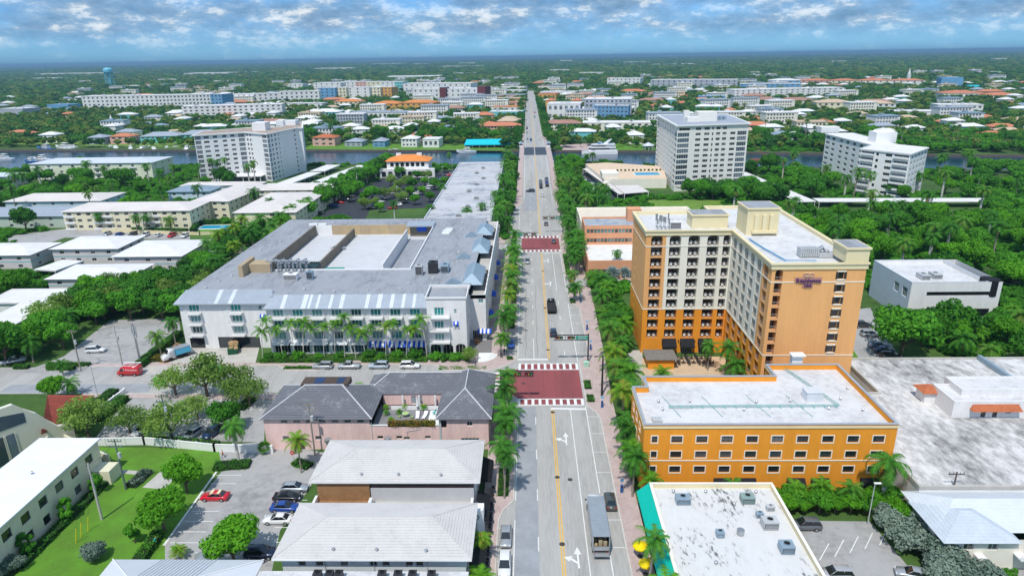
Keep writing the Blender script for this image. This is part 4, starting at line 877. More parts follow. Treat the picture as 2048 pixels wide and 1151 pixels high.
b = MB(); b.box(10, 25.6, 2.5, 5.2, 0, 3.2); b.build('walkway', M_CONC, ct); b = MB(); b.box(9.6, 26, 5.2, 5.4, 5.6, 6.8); b.build('dark_glazing', mat('court_glazing', (.05, .035, .04), .3, .3), ct); b = MB(); b.box(9.6, 26, 5.1, 5.3, 3.2, 5.6); b.build('court_wall', mat('court_grey', (.55, .56, .58), .8, .1), ct); b = MB(); b.box(1, 9.4, 5.2, 5.4, 3.2, 6.8); b.build('timber_screen', M_WOOD, ct)
b = MB(); b.prism([(25.8, .3), (26.9, 0), (27.8, .6), (27.8, 2.2), (25.8, 2.2)], 0, 5.0); b.build('corner_parapet', M_TRIMW, ct)
b = MB(); b.cyl(0, 0, 0, .05, .5, 20); b.cyl(0, 0, .05, .07, .36, 20, m=1); o = b.build('round_emblem', [M_ALU, M_TRIMW], ct, (26.7, -.02, 4.1)); o.rotation_euler = (PI / 2, 0, 0)
for y in (76, 86, 96): 
    aw = thing('black_awning', ['black canvas awning on the avenue side of the nearer white roofed building', 'black canvas awning at the court gap beside the avenue', 'black canvas awning on the avenue side of the farther white roofed building'][int((y - 76) / 10)], 'awning', (-8.6, y, 2.9)); awning(aw, 0, 0, 0, 6.5, 2.1, .9, M_BLACK, PI / 2, 'canvas'); b = MB(); b.box(2.0, 2.06, .1, .16, -2.9, -.1); b.box(2.0, 2.06, 6.3, 6.36, -2.9, -.1); b.build('post', M_ALU, aw)
t = thing('low_roof', 'flat white roof edge with air conditioners at the very bottom of the picture', 'roof', (-36, 63.5, 0))
b = MB(); b.box(0, 27.4, 0, 8.6, 0, 5.2); b.build('wall', M_WHITE, t); b = MB(); b.box(-.3, 27.7, -.3, 8.9, 5.2, 5.5); b.build('roof', M_WROOF, t)
for i, x in enumerate((8, 9.6, 10.8, 16.5, 18.6, 20.5, 23)): ac_unit(-36 + x, 70.9, 5.5, 1.0, 1.0, 1.1, 'small dark condenser, %s from the parking lot, under the nearer white roof' % ORD[i], M_ALU, group='condensers under the white eaves')
t = thing('seamed_roof_house', 'white standing seam metal hip roof at the bottom edge of the lawn', 'house', (-57.5, 61.5, 0))
b = MB(); b.box(1, 20, 1, 12, 0, 5.5); b.build('wall', M_WHITE, t); b = MB(); b.hip(0, 21, 0, 13, 5.5, 2.6); seams(b, 7, 14.5, 0, 5.55, 6.4, 8.1, 14); seams(b, 7, 14.5, 13, 5.55, 6.6, 8.1, 14); b.build('roof', mat('white_metal_roof', (.70, .72, .76), .45, .06, .4, 0, .1), t); ridges(t, 0, 21, 0, 13, 5.5, 2.6, M_TRIMW, .08)
# ------------------------------------------------------------------ near right: teal awning restaurant roof, stained roof, houses
rx, ry = 18.7, 60.0
tb = thing('teal_awning_building', 'cream building with stained white flat roof and long teal awning', 'building', (rx, ry, 0))
walls4(tb, 0, 19.2, 0, 31.2, 0, 6.0, M_CREAM, left=cols(31.2, 7, 3.2, [(.3, 2.8)], 'shop'))
flat_roof(tb, 0, 19.2, 0, 31.2, 5.4, stained('patched_white_roof', (.68, .68, .675), (.15, .16, .16), .11, .535, .585, .8, (1.6, .7, 1, .5), .9), M_CREAM, .75, .35, cap=M_PCREAM)
b = MB(); b.quad((0, -.5, 6.0), (0, 31.4, 6.0), (-1.7, 32.4, 3.7), (-1.7, -.5, 3.7)); b.quad((-1.7, 32.4, 3.7), (0, 31.4, 6.0), (0, 31.4, 3.7), (0, 31.3, 3.6)); b.quad((-1.7, -.5, 3.4), (-1.7, -.5, 3.7), (-1.7, 32.4, 3.7), (-1.7, 32.4, 3.4)); b.build('awning', M_TEAL, tb)
for i, (x, y, w, d, h, m, l) in enumerate(((4.4, 27.2, 2.6, 1.8, 1.3, M_METALB, 'blue grey roof unit with round fan nearest the teal awning corner'), (14.2, 27.4, 2.4, 1.8, 1.3, mat('green_grey_unit', (.26, .36, .34), .5, .1), 'green grey roof unit by the back parapet of the teal awning building'), (15.6, 21.6, 2.6, 2.0, 1.5, M_GALV, 'broad grey roof unit in the middle of the stained teal awning roof'), (16.2, 16.6, 2.2, 2.0, 1.4, M_METALB, 'dark grey roof unit with side box over the black stains'), (14.9, 23.8, 1.2, .9, .9, M_METALB, 'small blue unit between two grey ones on the teal awning roof'), (17.0, 25.4, 1.4, .9, .9, M_GALV, 'small grey unit with legs by the right parapet of the teal awning roof'), (8.0, 19.6, 1.3, 1.2, 1.0, M_METALB, 'small grey box unit alone on the left of the stained teal awning roof'))):
    ac_unit(rx + x, ry + y, 5.4, w * .82, d * .82, h * .85, l, m)
b = MB(); b.cyl(11, 20, 5.4, 6.2, .5, 12, .55); b.build('exhaust_fan', M_STEEL, tb); b = MB(); b.cyl(16, 8, 5.4, 6.0, .6, 12, .2); b.build('exhaust_fan', M_STEEL, tb); vents(tb, [(3.5, 29.6), (8.5, 29.6), (12, 26.5), (16.2, 29.5), (6, 14), (9, 9)], 5.4)

dr = thing('stained_roof_building', 'wide single storey building with weathered streaky white roof behind the orange block', 'building', (0, 0, 0))
ST = stained('weathered_white_roof', (.74, .73, .72), (.20, .195, .19), .085, .43, .62, .9, (1.7, .8, 1, .5), .55)
DP = [(60.2, 90.2), (150, 90.2), (150, 137), (69.0, 137), (69.0, 121), (60.2, 121)]
b = MB(); b.prism(DP, 0, 5.9, 0, 1); b.build('roof', [M_WHITE, ST], dr); band_line(dr, DP, 5.7, 6.25, .1, M_CONC, 'parapet', .3)
b = MB(); b.box(97.6, 98.3, 110, 136.6, 5.9, 7.0); b.build('parapet', M_METALB, dr)
mh_ = thing('mansard_flat', 'white rooftop dwelling with terracotta tiled skirt roofs on the stained roof', 'house', (77.5, 111.6, 5.9))
walls4(mh_, 0, 24, 0, 7, 0, 3.0, M_WHITE, front=[(5.2, 6.1, .1, 2.1, 'door'), (7.3, 8.2, .1, 2.1, 'door'), (9.6, 10.6, .9, 1.9, 'std'), (16, 17, .9, 1.9, 'std')]); flat_roof(mh_, 0, 24, 0, 7, 2.9, M_WROOF, M_WHITE, .5, .3)
walls4(mh_, 3, 20, 3, 8.5, 2.9, 4.0, M_WHITE); flat_roof(mh_, 3, 20, 3, 8.5, 3.9, M_WROOF, M_WHITE, .3, .2)
def tile_skirt(root, x0, x1, y, z, d, h, m=M_TILER):
    b = MB(); b.quad((x0 - .4, y - d, z), (x1 + .4, y - d, z), (x1, y, z + h), (x0, y, z + h)); b.poly(((x0 - .4, y - d, z), (x0, y, z + h), (x0 - .4, y, z))); b.poly(((x1 + .4, y - d, z), (x1 + .4, y, z), (x1, y, z + h)))
    seams(b, x0, x1, y - d, z, y, z + h, int((x1 - x0) / .35), 0, .09); b.build('tile_skirt', m, root)
tile_skirt(mh_, 3.4, 11.6, -.01, 1.75, 1.1, 1.0); tile_skirt(mh_, 14, 23, -.01, 1.75, 1.1, 1.0)
b = MB(); b.hip(-2.6, 1.2, 5.0, 9.0, 2.2, 1.1, 5, .05); b.build('tile_skirt', M_TILER, mh_); b = MB(); b.box(-2.0, 0, 5.5, 8.5, 0, 2.2); b.build('porch', M_WHITE, mh_)
hb = thing('grey_roof_house', 'pale two storey house with blue grey hip roof and red balcony chairs', 'house', (58.5, 78.5, 0))
walls4(hb, 0, 40, 1, 11.4, 0, 5.0, M_PCREAM, front=[(2.4, 3.8, 3.2, 4.4, 'std'), (5.8, 7.2, 3.2, 4.4, 'std'), (14, 16, 3.0, 4.6, 'std'), (20, 22, 3.0, 4.6, 'std'), (3, 5, .6, 1.8, 'std'), (14, 17, .3, 2.4, 'shop')])
b = MB(); b.hip(-.8, 41, 2.4, 12.2, 5.0, 2.2, 10, .03); b.build('roof', M_METALL, hb); b = MB(); b.hip(-1.0, 9.8, .2, 9.6, 4.96, 2.0, 10, .03); b.build('roof', mat('blue_grey_shingle', (.52, .58, .64), .7, .1, .6), hb)
b = MB(); b.box(9.5, 22, -.6, 1, 2.6, 2.8); b.build('balcony', M_TRIMW, hb); b = MB(); b.box(9.5, 22, -.6, -.55, 3.5, 3.58); 
for i in range(40): b.box(9.5 + i * .32, 9.56 + i * .32, -.59, -.56, 2.8, 3.5)
b.build('railing', M_TRIMW, hb); b = MB(); b.box(4.0, 5.2, -.1, .98, 2.0, 2.7); b.build('window_air_conditioner', M_TRIMW, hb)

# white cube office with parapet roof
cu = thing('white_cube_office', 'white boxy office with flat roof, long dark strip window and side wall coloured as bluish shade', 'office', (102.8, 174.2, 0))
facade(cu, (0, 0), (24, 0), 0, 11.0, M_WHITE, [(4.4, 21.6, 7.2, 8.3, 'slot'), (2, 22, 1, 3.4, 'slot')]); facade(cu, (0, 21), (0, 0), 0, 11.0, mat('white_wall_blue_shade', (.52, .60, .70), .8, .06, .3), [(12.6, 15.2, 6.2, 8.8, 'bluewin'), (17, 19.6, 6.2, 8.8, 'bluewin')])  # left wall is white too; its bluish shade is put into the colour
facade(cu, (24, 0), (24, 21), 0, 11, M_WHITE); facade(cu, (24, 21), (0, 21), 0, 11, M_WHITE); flat_roof(cu, 0, 20.4, 0, 21, 10.0, M_WROOF, M_WHITE, 1.0, .3, cap=M_METALL); b = MB(); b.cyl(22.0, 2.2, 6.8, 11.2, 2.4, 16); b.build('dark_drum', M_BLACK, cu)
ac_unit(102.8 + 6.5, 174.2 + 6.5, 10, 2.2, 3.4, 1.3, 'left of the two fan units on the white cube roof', M_GALV, fans=1); ac_unit(102.8 + 10.2, 174.2 + 7.2, 10, 2.2, 3.4, 1.3, 'right of the two fan units on the white cube roof', M_GALV, fans=1)

# salmon buildings along the avenue
sa = thing('salmon_office', 'salmon three storey office with two bands of aqua windows and dark roof', 'office', (20.0, 236, 0))
bw = [(.8 + 1.25 * k, 1.95 + 1.25 * k, z, z + 1.5, 'band') for k in range(13) for z in (6.2, 9.6)]
walls4(sa, 0, 30, 0, 14, 0, 12.4, M_SALMON, front=bw); flat_roof(sa, 0, 30, 0, 14, 11.7, mat('dark_patched_roof', (.16, .22, .30), .8, .5, .4, c2=(.5, .5, .48)), M_SALMON, .7, .3)
b = MB(); b.box(16.5, 21.5, 9, 14, 11.7, 16.2); b.build('stair_tower', M_SALMON, sa)
t = thing('cream_hall', 'cream flat roofed hall behind the salmon office', 'building', (20, 252, 0)); walls4(t, 0, 46, 0, 26, 0, 10.0, M_PCREAM, front=at_cols((12, 15), 1, [(7.6, 8.4)], 'slot')); flat_roof(t, 0, 46, 0, 26, 9.4, mat('cream_roof', (.72, .64, .52), .9, .1, .3), M_PCREAM, .6, .3)
t = thing('salmon_shop', 'low salmon corner shop with white roof beside the silver palms', 'shop', (19.4, 212.5, 0)); walls4(t, 0, 26, 0, 23, 0, 6.4, M_SALMON, front=[(2, 9, .2, 2.8, 'shop'), (11, 18, .2, 2.8, 'shop')]); flat_roof(t, 0, 26, 0, 23, 5.6, stained('shop_white_roof', (.80, .78, .75), (.45, .38, .30), .3, .55, .7), M_SALMON, .8, .3); awning(t, .2, -.02, 2.8, 10, 1.6, .6, M_BLACK)
t = thing('grey_gable_house', 'little house with blue grey gable roof behind the orange tower', 'house', (51, 232, 0)); b = MB(); b.box(0, 9, 0, 9, 0, 5); b.build('wall', M_PCREAM, t); b = MB(); b.hip(-.6, 9.6, -.6, 9.6, 5, 3.4, 8, .04); b.build('roof', M_METALB, t)

# grey roofed shopping block behind the white hotel
sh = thing('shopping_block', 'long shopping block with pale roof streaked by dark water stains', 'building', (-44, 246, 0))
walls4(sh, 0, 28.5, 26, 189, 0, 6, M_WHITE, left=cols(163, 18, 5, [(.3, 3)], 'shop'))
b = MB(); b.quad((.4, 26, 5.7), (28.1, 26, 5.7), (28.1, 188.6, 5.7), (.4, 188.6, 5.7)); b.build('roof', M_GREYR2, sh); walls4(sh, -33, 28, 0, 26, 0, 6, M_WHITE); b = MB(); b.quad((-32.6, .4, 5.72), (27.6, .4, 5.72), (27.6, 26, 5.72), (-32.6, 26, 5.72)); b.build('roof', M_GREYR2, sh)
for q in ((0, .4, 26, 189), (28.1, 28.5, 26, 189), (.4, 28.1, 188.6, 189), (-33, -32.6, 0, 26), (-32.6, 0, 25.6, 26), (.4, 28.1, 60, 60.5), (.4, 28.1, 104, 104.5), (.4, 28.1, 140, 140.5)): b = MB(); b.box(*q, 5.6, 6.4); b.build('parapet', M_METALL, sh)
for i in range(8): ac_unit(-44 + 14 + (i % 3) * 2.5, 246 + 36 + i * 18.5, 5.7, 2.2, 1.6, 1.2, '%s grey unit along the streaked shopping block roof, counted from the white hotel' % ORD[i], M_GALV)
aw = thing('blue_awning', 'bright blue awning on the corner of the shopping block', 'awning', (-15.6, 262, 3.2)); awning(aw, 0, 0, 0, 8, 2.4, 1.2, M_BLUEAW, PI / 2, 'canvas'); awning(aw, 0, 0, .6, 3, 1.4, 1.2, M_BLUEAW, 0, 'canvas')
# villa with orange roof at the canal
vi = thing('canal_villa', 'white arcaded villa with bright orange tile roof beside the canal', 'house', (-88, 417, 0))
style('archwin', fr=M_TRIMW, gl=G_DARK, nx=1, arch=True, sub=False)
walls4(vi, 0, 26, 3, 18, 0, 9.6, M_WHITE, front=at_cols([2.2 + 3.2 * k for k in range(7)], 2.2, [(6.2, 8.9)], 'archwin')); walls4(vi, -4, 30, 0, 3, 0, 5, M_WHITE, front=at_cols([-3 + 4 + 4.1 * k for k in range(8)], 2.8, [(.2, 3.8)], 'archwin')); b = MB(); b.box(-4, 30, 0, 3, 5, 5.2); b.build('terrace', M_TRIMW, vi)
b = MB(); b.hip(-1, 27, 2, 19, 9.6, 3.2, 10, .05); b.build('roof', M_TILEO, vi); b = MB(); b.box(5, 8, 9.5, 11.5, 9.8, 13.6); b.box(18, 21, 9.5, 11.5, 9.8, 13.6); b.build('chimney', M_TRIMW, vi)

# ------------------------------------------------------------------ left foreground: church, long apartment, walls
cw = thing('church', 'cream church wall with sloping shoulder, tall dark windows and red side roof', 'church', (-97, 103, 0), math.atan2(10, 7))
cream2 = mat('church_render', (.74, .70, .56), .85, .08, .3)
PF = [(-14, 0), (-14, 11.5), (5.0, 11.5), (8.0, 8.4), (11.0, 4.2), (13.5, 3.6), (13.5, 0)]
b = MB(); n = len(PF); b.add([(u, 0, z) for u, z in PF] + [(u, .6, z) for u, z in PF], [tuple(range(n))[::-1], tuple(range(n, 2 * n))] + [(i, (i + 1) % n, n + (i + 1) % n, n + i) for i in range(n)]); b.build('wall', cream2, cw)
b = MB(); b.tube([(u, .3, z + .02) for u, z in PF[1:6]], .28, 6); b.build('coping', M_PCREAM, cw); b = MB(); b.box(-14, -1, .6, 16, 0, 9.0); b.build('nave', cream2, cw)
for q in ((-4.5, -2.6, .8, 6.2), (-2.2, -.4, .8, 6.2), (.6, 2.4, .8, 6.2), (-4.5, -.4, 6.6, 9.6), (2.8, 4.2, .8, 6.2)): b = MB(); b.box(q[0], q[1], -.06, .1, q[2], q[3]); b.box(q[0] - .12, q[0], -.12, .1, q[2], q[3], 1); b.box(q[1], q[1] + .12, -.12, .1, q[2], q[3], 1); b.build('window', [G_BLUE, cream2], cw)
b = MB(); b.add([(1.5, -.05, 7.4), (6.4, -.05, 7.4), (6.4, -.05, 9.4), (1.5, -.05, 10.4)], ((0, 1, 2, 3),)); b.build('window', G_BLUE, cw); b = MB(); b.box(8.2, 9.4, -.1, .1, 1.4, 2.2); b.build('vent', M_ALU, cw)
rp = [G(95, 789, 5.4), G(188, 790, 3.2), G(107, 857, 3.2), G(82, 866, 5.0)]; iv = Matrix.Translation((-97, 103, 0)) @ Matrix.Rotation(math.atan2(10, 7), 4, 'Z'); iv.invert(); rl_ = [iv @ p for p in rp]
b = MB(); b.poly(rl_); b.poly([p - _Z * .25 for p in rl_[::-1]]); [b.quad(rl_[k] - _Z * .25, rl_[(k + 1) % 4] - _Z * .25, rl_[(k + 1) % 4], rl_[k]) for k in range(4)]
for k in range(1, 24): A1, A2 = rl_[0].lerp(rl_[3], k / 24), rl_[1].lerp(rl_[2], k / 24); b.tube([A1 + _Z * .04, A2 + _Z * .04], .05, 4)
b.build('side_roof', M_REDR, cw); cc = sum(rl_, Vector()) / 4; b = MB(); b.prism([tuple((cc + (p - cc) * .9)[:2]) for p in rl_], 0, 3.1); b.build('side_wall', cream2, cw)
la = thing('long_apartment', 'long pale yellow apartment block with white flat roof beside the lawn', 'apartment block', (-86.8, 66, 0))
lw = [(36.6 - 4.0 - 3.9 * k, 36.6 - 2.1 - 3.9 * k, 4.2, 5.8, 'dark') for k in range(9)] + [(36.6 - 4.0 - 3.9 * k, 36.6 - 2.4 - 3.9 * k, 1.0, 2.6, 'dark') for k in (0, 1, 3, 4, 6, 7)]
lw = [(36.6 - b_, 36.6 - a_, c_, d2, s) for a_, b_, c_, d2, s in lw]
pale = mat('pale_yellow_wall', (.76, .72, .54), .85, .09, .4)
facade(la, (10.2, 0), (10.2, 36.6), 0, 7.0, pale, [(36.6 - o[1], 36.6 - o[0], o[2], o[3], o[4]) for o in lw]); facade(la, (10.2, 36.6), (0, 36.6), 0, 7, pale); facade(la, (0, 36.6), (0, 0), 0, 7, pale); facade(la, (0, 0), (10.2, 0), 0, 7, pale)
b = MB(); b.box(-.4, 10.6, -.4, 37, 7.0, 7.22); b.build('roof', mat('white_painted_roof', (.80, .82, .85), .7, .07, .3), la); vents(la, [(5, 14), (4.4, 6), (6, 26)], 7.22); b = MB(); b.box(10.2, 13.2, 33.5, 36.5, 0, 2.6); b.build('bin_enclosure', pale, la)
def low_wall(label, pts, h, m, nm='garden_wall', th=.25, cat='wall'):
    o = thing(nm, label, cat, (pts[0][0], pts[0][1], 0)); x0, y0 = pts[0][0], pts[0][1]
    for p, q in zip(pts, pts[1:]):
        d = Vector((q[0] - p[0], q[1] - p[1], 0)); n = Vector((-d.y, d.x, 0)).normalized() * th / 2; P, Q = Vector((p[0] - x0, p[1] - y0, 0)), Vector((q[0] - x0, q[1] - y0, 0))
        b = MB(); b.prism([tuple(v[:2]) for v in (P - n, Q - n, Q + n, P + n)], 0, h); b.prism([tuple(v[:2]) for v in (P - n * 1.4, Q - n * 1.4, Q + n * 1.4, P + n * 1.4)], h, h + .08); b.build('panel', m, o)
        k = int(d.length / 3.2)
        for i in range(k + 1): c = P.lerp(Q, i / max(1, k)); b = MB(); b.box(c.x - .2, c.x + .2, c.y - .2, c.y + .2, 0, h + .2); b.build('pier', m, o)
    return o
g2 = lambda *p: [tuple(G(x, y)[:2]) for x, y in p]
low_wall('white garden wall between the lawn and the car park', g2((133, 892), (290, 888), (430, 902), (545, 905)), 1.5, M_TRIMW)
low_wall('sloping white wall beside the red roofed church lot', g2((188, 832), (250, 786)), 1.1, M_TRIMW)
low_wall('cream wall running from the church to the long apartment', [(-91, 113), (-77.5, 105.5)], 2.0, pale)
low_wall('long cream wall in front of the yellow apartments', g2((205, 463), (400, 470), (430, 468)), 1.2, M_CREAM)

# ------------------------------------------------------------------ left middle: white roofed houses, apartments, carports
M_WH = mat('bright_white_roof', (.76, .75, .745), .75, .10, .3)
def hip_house(name, label, x0, x1, y0, y1, h, wallm, roofm, rise=1.6, nw=3, rows=None, cat='house', trim=None, group=None, ns=10, stys='std', rz=0):
    t = thing(name, label, cat, (x0, y0, 0), rz, group); W, D = x1 - x0, y1 - y0
    rows = rows or ([(h - 2.0, h - .8)] + ([(h - 4.8, h - 3.6)] if h > 5 else []))
    walls4(t, .8, W - .8, .8, D - .8, 0, h, wallm, front=cols(W - 1.6, nw, 1.6, rows, stys), right=cols(D - 1.6, max(2, int(nw * D / W)), 1.4, rows, stys), left=())
    b = MB(); b.hip(0, W, 0, D, h, rise, ns, .03); b.build('roof', roofm, t)
    if trim: ring_band(t, .8, W - .8, .8, D - .8, h / 2 - .1, h / 2 + .12, trim, .05, 'trim_band')
    return t
AQ = mat('aqua_trim', (.10, .50, .58), .7, .05); LILAC = mat('lilac_render', (.66, .60, .60), .8, .08, .3)
hip_house('white_roof_house', 'pinkish house with white hip roof and aqua trim, nearest the white hotel palms', -147, -121.5, 224.5, 247.5, 5.6, LILAC, M_WH, 1.5, 3, trim=AQ)
hip_house('white_roof_house', 'broad house with twin white hip roofs beside the resident car park', -176, -150, 234.5, 254, 5.8, LILAC, M_WH, 1.5, 4, trim=AQ)
hip_house('white_roof_house', 'low white roofed house in front of the twin roofs, half behind trees', -156, -128.5, 202.5, 219.5, 4.6, LILAC, M_WH, 1.4, 4, trim=AQ)
hip_house('white_roof_house', 'house with white hip roof at the left edge below the palms', -203, -179, 229, 247, 5.2, LILAC, M_WH, 1.5, 3, trim=AQ)
t = thing('angled_white_house', 'flat white L shaped roof at the left edge above the car park', 'house', (-160, 160, 0)); b = MB(); b.box(.5, 24, 22, 33.5, 0, 4.0); b.box(12, 21.5, 0, 22, 0, 3.8); b.build('wall', M_WHITE, t); b = MB(); b.box(0, 25, 21.5, 34.2, 4.0, 4.4); b.box(11.4, 22.2, -.6, 21.5, 3.8, 4.2); b.build('roof', M_WH, t)
def carport(label, p, w, ln, rz, h=2.8, m=M_WH, cars=True, group=None):
    t = thing('carport', label, 'carport', p, rz, group); b = MB(); b.box(0, w, 0, ln, h, h + .25); b.box(-.06, w + .06, -.06, 0, h - .15, h + .3); b.box(w, w + .08, 0, ln, h - .25, h + .3); b.build('roof', m, t)
    for k in range(int(ln / 6) + 1):
        b = MB(); b.box(.3, .45, min(k * 6, ln - .3), min(k * 6, ln - .3) + .15, 0, h); b.box(w - .45, w - .3, min(k * 6, ln - .3), min(k * 6, ln - .3) + .15, 0, h); b.build('post', M_TRIMW, t)
    return t
carport('small white carport beside the low white roofed house', (-171, 219, 0), 9, 12, -.2)
carport('long white carport on the left of the pair below the left tower', (-147, 372, 0), 9, 52, -.16); carport('short white carport nearer the canal below the left tower', (-139, 428, 0), 10, 26, -.12); carport('broad white carport on the right of the pair below the left tower', (-128, 372, 0), 15, 80, -.18)
def apartment(name, label, x0, x1, y0, y1, h, fl, wallm, roofm, nw, st='strip', ww=1.9, rise=1.8, right=3, rz=0, flat=False, balc=None, cat='apartment block', roofns=10):
    t = thing(name, label, cat, (x0, y0, 0), rz); W, D = x1 - x0, y1 - y0; fh = h / fl; rows = [(k * fh + .9, k * fh + 2.2) for k in range(fl)]
    walls4(t, .7, W - .7, .7, D - .7, 0, h, wallm, front=cols(W - 1.4, nw, ww, rows, st), right=cols(D - 1.4, right, 1.5, rows, st), left=cols(D - 1.4, right, 1.5, rows, st))
    if flat: flat_roof(t, .69, W - .69, .69, D - .69, h - .3, roofm, wallm, .7, .3)
    else: b = MB(); b.hip(0, W, 0, D, h, rise, roofns, .03); b.build('roof', roofm, t)
    if balc:
        for i in balc:
            for k in range(fl):
                c = .7 + .6 + (W - 2.6) * (i + .5) / nw; b = MB(); b.box(c - 2.2, c + 2.2, -.3, .69, k * fh + .2, k * fh + .34); b.box(c - 2.2, c + 2.2, -.32, -.26, k * fh + .34, k * fh + 1.2); b.build('balcony', M_TRIMW, t)
    return t
PR = stained('pale_pink_roof', (.74, .69, .66), (.58, .53, .50), .1, .5, .7)
apartment('yellow_apartment', 'pale yellow three storey apartment with pinkish white hip roof behind the car park', -206, -148, 287, 308, 8.4, 3, M_YELLOW, PR, 13, balc=(0, 3, 4, 8, 9), right=4)
apartment('yellow_apartment', 'yellow apartment wing running back behind the long yellow block', -158, -139, 308, 352, 8.4, 3, M_YELLOW, PR, 4, right=9, rz=-.1)
apartment('yellow_apartment', 'yellow apartment with pale roof between palms, left of the hedge', -128, -100, 283, 330, 8.0, 3, M_YELLOW, PR, 4, right=9)
apartment('yellow_apartment', 'yellow apartment with white roof behind the pool and in front of the carports', -139, -100, 335, 356, 8.0, 3, M_YELLOW, PR, 6, balc=(0, 3))
apartment('grey_roof_apartment', 'cream three storey apartment with long blue grey hip roof at the marina', -318, -238, 424, 452, 10, 3, mat('mint_cream', (.74, .78, .62), .8, .06), M_METALL, 10, balc=(1, 4, 5, 8))
hip_house('white_gable_house', 'white roofed house with pale blue end wall, left edge beyond the palms', -262, -212, 326, 349, 5.4, mat('pale_blue_end', (.56, .68, .76), .8, .06), PR, 2.0, 5)
hip_house('grey_roof_row', 'long low house with grey roof and greenish walls at the left edge', -258, -200, 292, 314, 5.4, mat('sage_wall', (.50, .58, .50), .8, .06), M_METALR, 1.8, 6)
hip_house('grey_roof_villa', 'pale blue villa with grey hip roof in the garden before the left tower', -192, -168, 350, 366, 5, mat('powder_blue', (.58, .70, .78), .8, .06), M_METALB, 2.2, 4)
hip_house('white_villa', 'white and glass villa with pale flat roof at the marina edge', -345, -312, 398, 415, 6.4, M_WHITE, M_METALL, 1.2, 4, stys='grid')
hip_house('long_white_roof', 'low white roofed house tucked between trees before the left tower', -196, -150, 372, 384, 4.2, M_WHITE, PR, 1.2, 5)

# ------------------------------------------------------------------ towers by the canal
def poly_tower(name, label, pts, h, wallm, specs, roofm, over=.5, cat='apartment tower', base=(0, 0)):
    """pts walked with the outside on the right; specs[i] gives the openings of side i as a function of its length"""
    t = thing(name, label, cat, (pts[0][0], pts[0][1], 0)); P = [(p[0] - pts[0][0], p[1] - pts[0][1]) for p in pts]; n = len(P)
    for i in range(n):
        a, c = P[i], P[(i + 1) % n]; L = math.dist(a, c); facade(t, a, c, 0, h, wallm, specs[i](L) if i < len(specs) and specs[i] else ())
    b = MB(); b.poly([(x, y, h + .02) for x, y in P]); b.build('roof', roofm, t); band_line(t, P, h - .3, h + .35, over, M_TRIMW, 'roof_edge', .1)
    return t, P
def fl_rows(n, z0, fh, lo, hi): return [(z0 + k * fh + lo, z0 + k * fh + hi) for k in range(n)]
TW = mat('tower_cream', (.83, .81, .75), .8, .06, .2); TWH = mat('tower_white', (.82, .82, .82), .8, .06, .2)
R1 = fl_rows(11, 3.0, 2.8, .9, 2.3); R1b = fl_rows(11, 3.0, 2.8, .35, 2.55)
right_t, RP = poly_tower('cream_tower', 'cream eleven storey tower with glazed corner bays and grey roof by the canal', [(78, 362), (117, 369), (121, 428), (80, 430)], 34.5, TW,
    [lambda L: at_cols([.4], 6.4, R1b[:-1], 'grid') + [(1, 7, R1[-1][0], R1[-1][1], 'strip')] + at_cols([10.2, 15], 2.9, R1, 'strip') + at_cols([19.3], .8, R1, 'slot') + at_cols([21.6, 25.2], 2.3, R1, 'strip') + at_cols([29.6], 2.9, R1[:-1], 'strip') + at_cols([33.6], 5.2, R1b[:-1], 'grid'),
     lambda L: cols(L, 9, 2.4, R1, 'strip'), None, lambda L: cols(L - 8, 7, 2.2, R1, 'strip') + at_cols([L - 7], 6.2, R1b[:-1], 'grid') + at_cols([1.0], 6.0, R1b[:-1], 'grid')], stained('grey_blue_roof', (.36, .40, .47), (.52, .54, .58), .12, .5, .7), 1.0)
b = MB(); b.box(16, 26, 22, 32, 34.5, 39.5); b.box(9.5, 16, 20, 26, 34.5, 37); b.box(12, 15, 40, 44, 34.5, 39); b.build('lift_house', TW, right_t); b = MB()
for i in range(6): b.box(28 + (i % 3) * 2, 29.4 + (i % 3) * 2, 30 + (i // 3) * 3, 32 + (i // 3) * 3, 34.5, 36.2)
b.build('chiller', M_METALB, right_t); b = MB(); b.box(.3, 7.2, -.02, .1, 2.6, 3); b.build('podium_band', TW, right_t)
gp = lambda x, y, z: tuple(G(x, y, z)[:2])
A_, B_, C_, D_, E_ = gp(387, 271, 28.5), gp(490, 264.5, 28.5), gp(533, 268, 28.5), gp(593, 256, 28.5), gp(604, 246, 28.5)
R2 = fl_rows(10, .4, 2.78, .85, 2.2); R2b = fl_rows(10, .4, 2.78, .3, 2.5)
def specA(L): return at_cols([.5], 3.2, R2b, 'grid') + at_cols([5.2], 3.0, R2, 'strip') + at_cols([L * .36, L * .54, L * .70], 2.4, R2, 'strip') + at_cols([L - 4.2], 3.6, R2b, 'grid')
left_t, LP = poly_tower('white_tower', 'white zigzag ten storey apartment tower with brown gravel roof beside the canal', [A_, B_, C_, D_, (D_[0] + 3, D_[1] + 1), E_, (E_[0] - 4, E_[1] + 14), (C_[0] - 6, C_[1] + 42), (B_[0] - 10, B_[1] + 26), (A_[0] - 4, A_[1] + 22)], 28.5, TWH,
    [specA, lambda L: at_cols([1.0, 4.0], 1.5, R2, 'slot') + at_cols([L - 5], 4.4, R2b, 'grid'), lambda L: at_cols([.6], 2.4, R2b, 'grid') + at_cols([4.2, 8.2, L - 4], 1.9, R2, 'strip') + at_cols([12.5], .8, R2, 'slot'), None, lambda L: cols(L, max(2, int(L / 4)), 2.6, R2b, 'grid')], stained('brown_gravel_roof', (.40, .31, .25), (.55, .50, .45), .1, .5, .68), .9)
ox, oy = A_
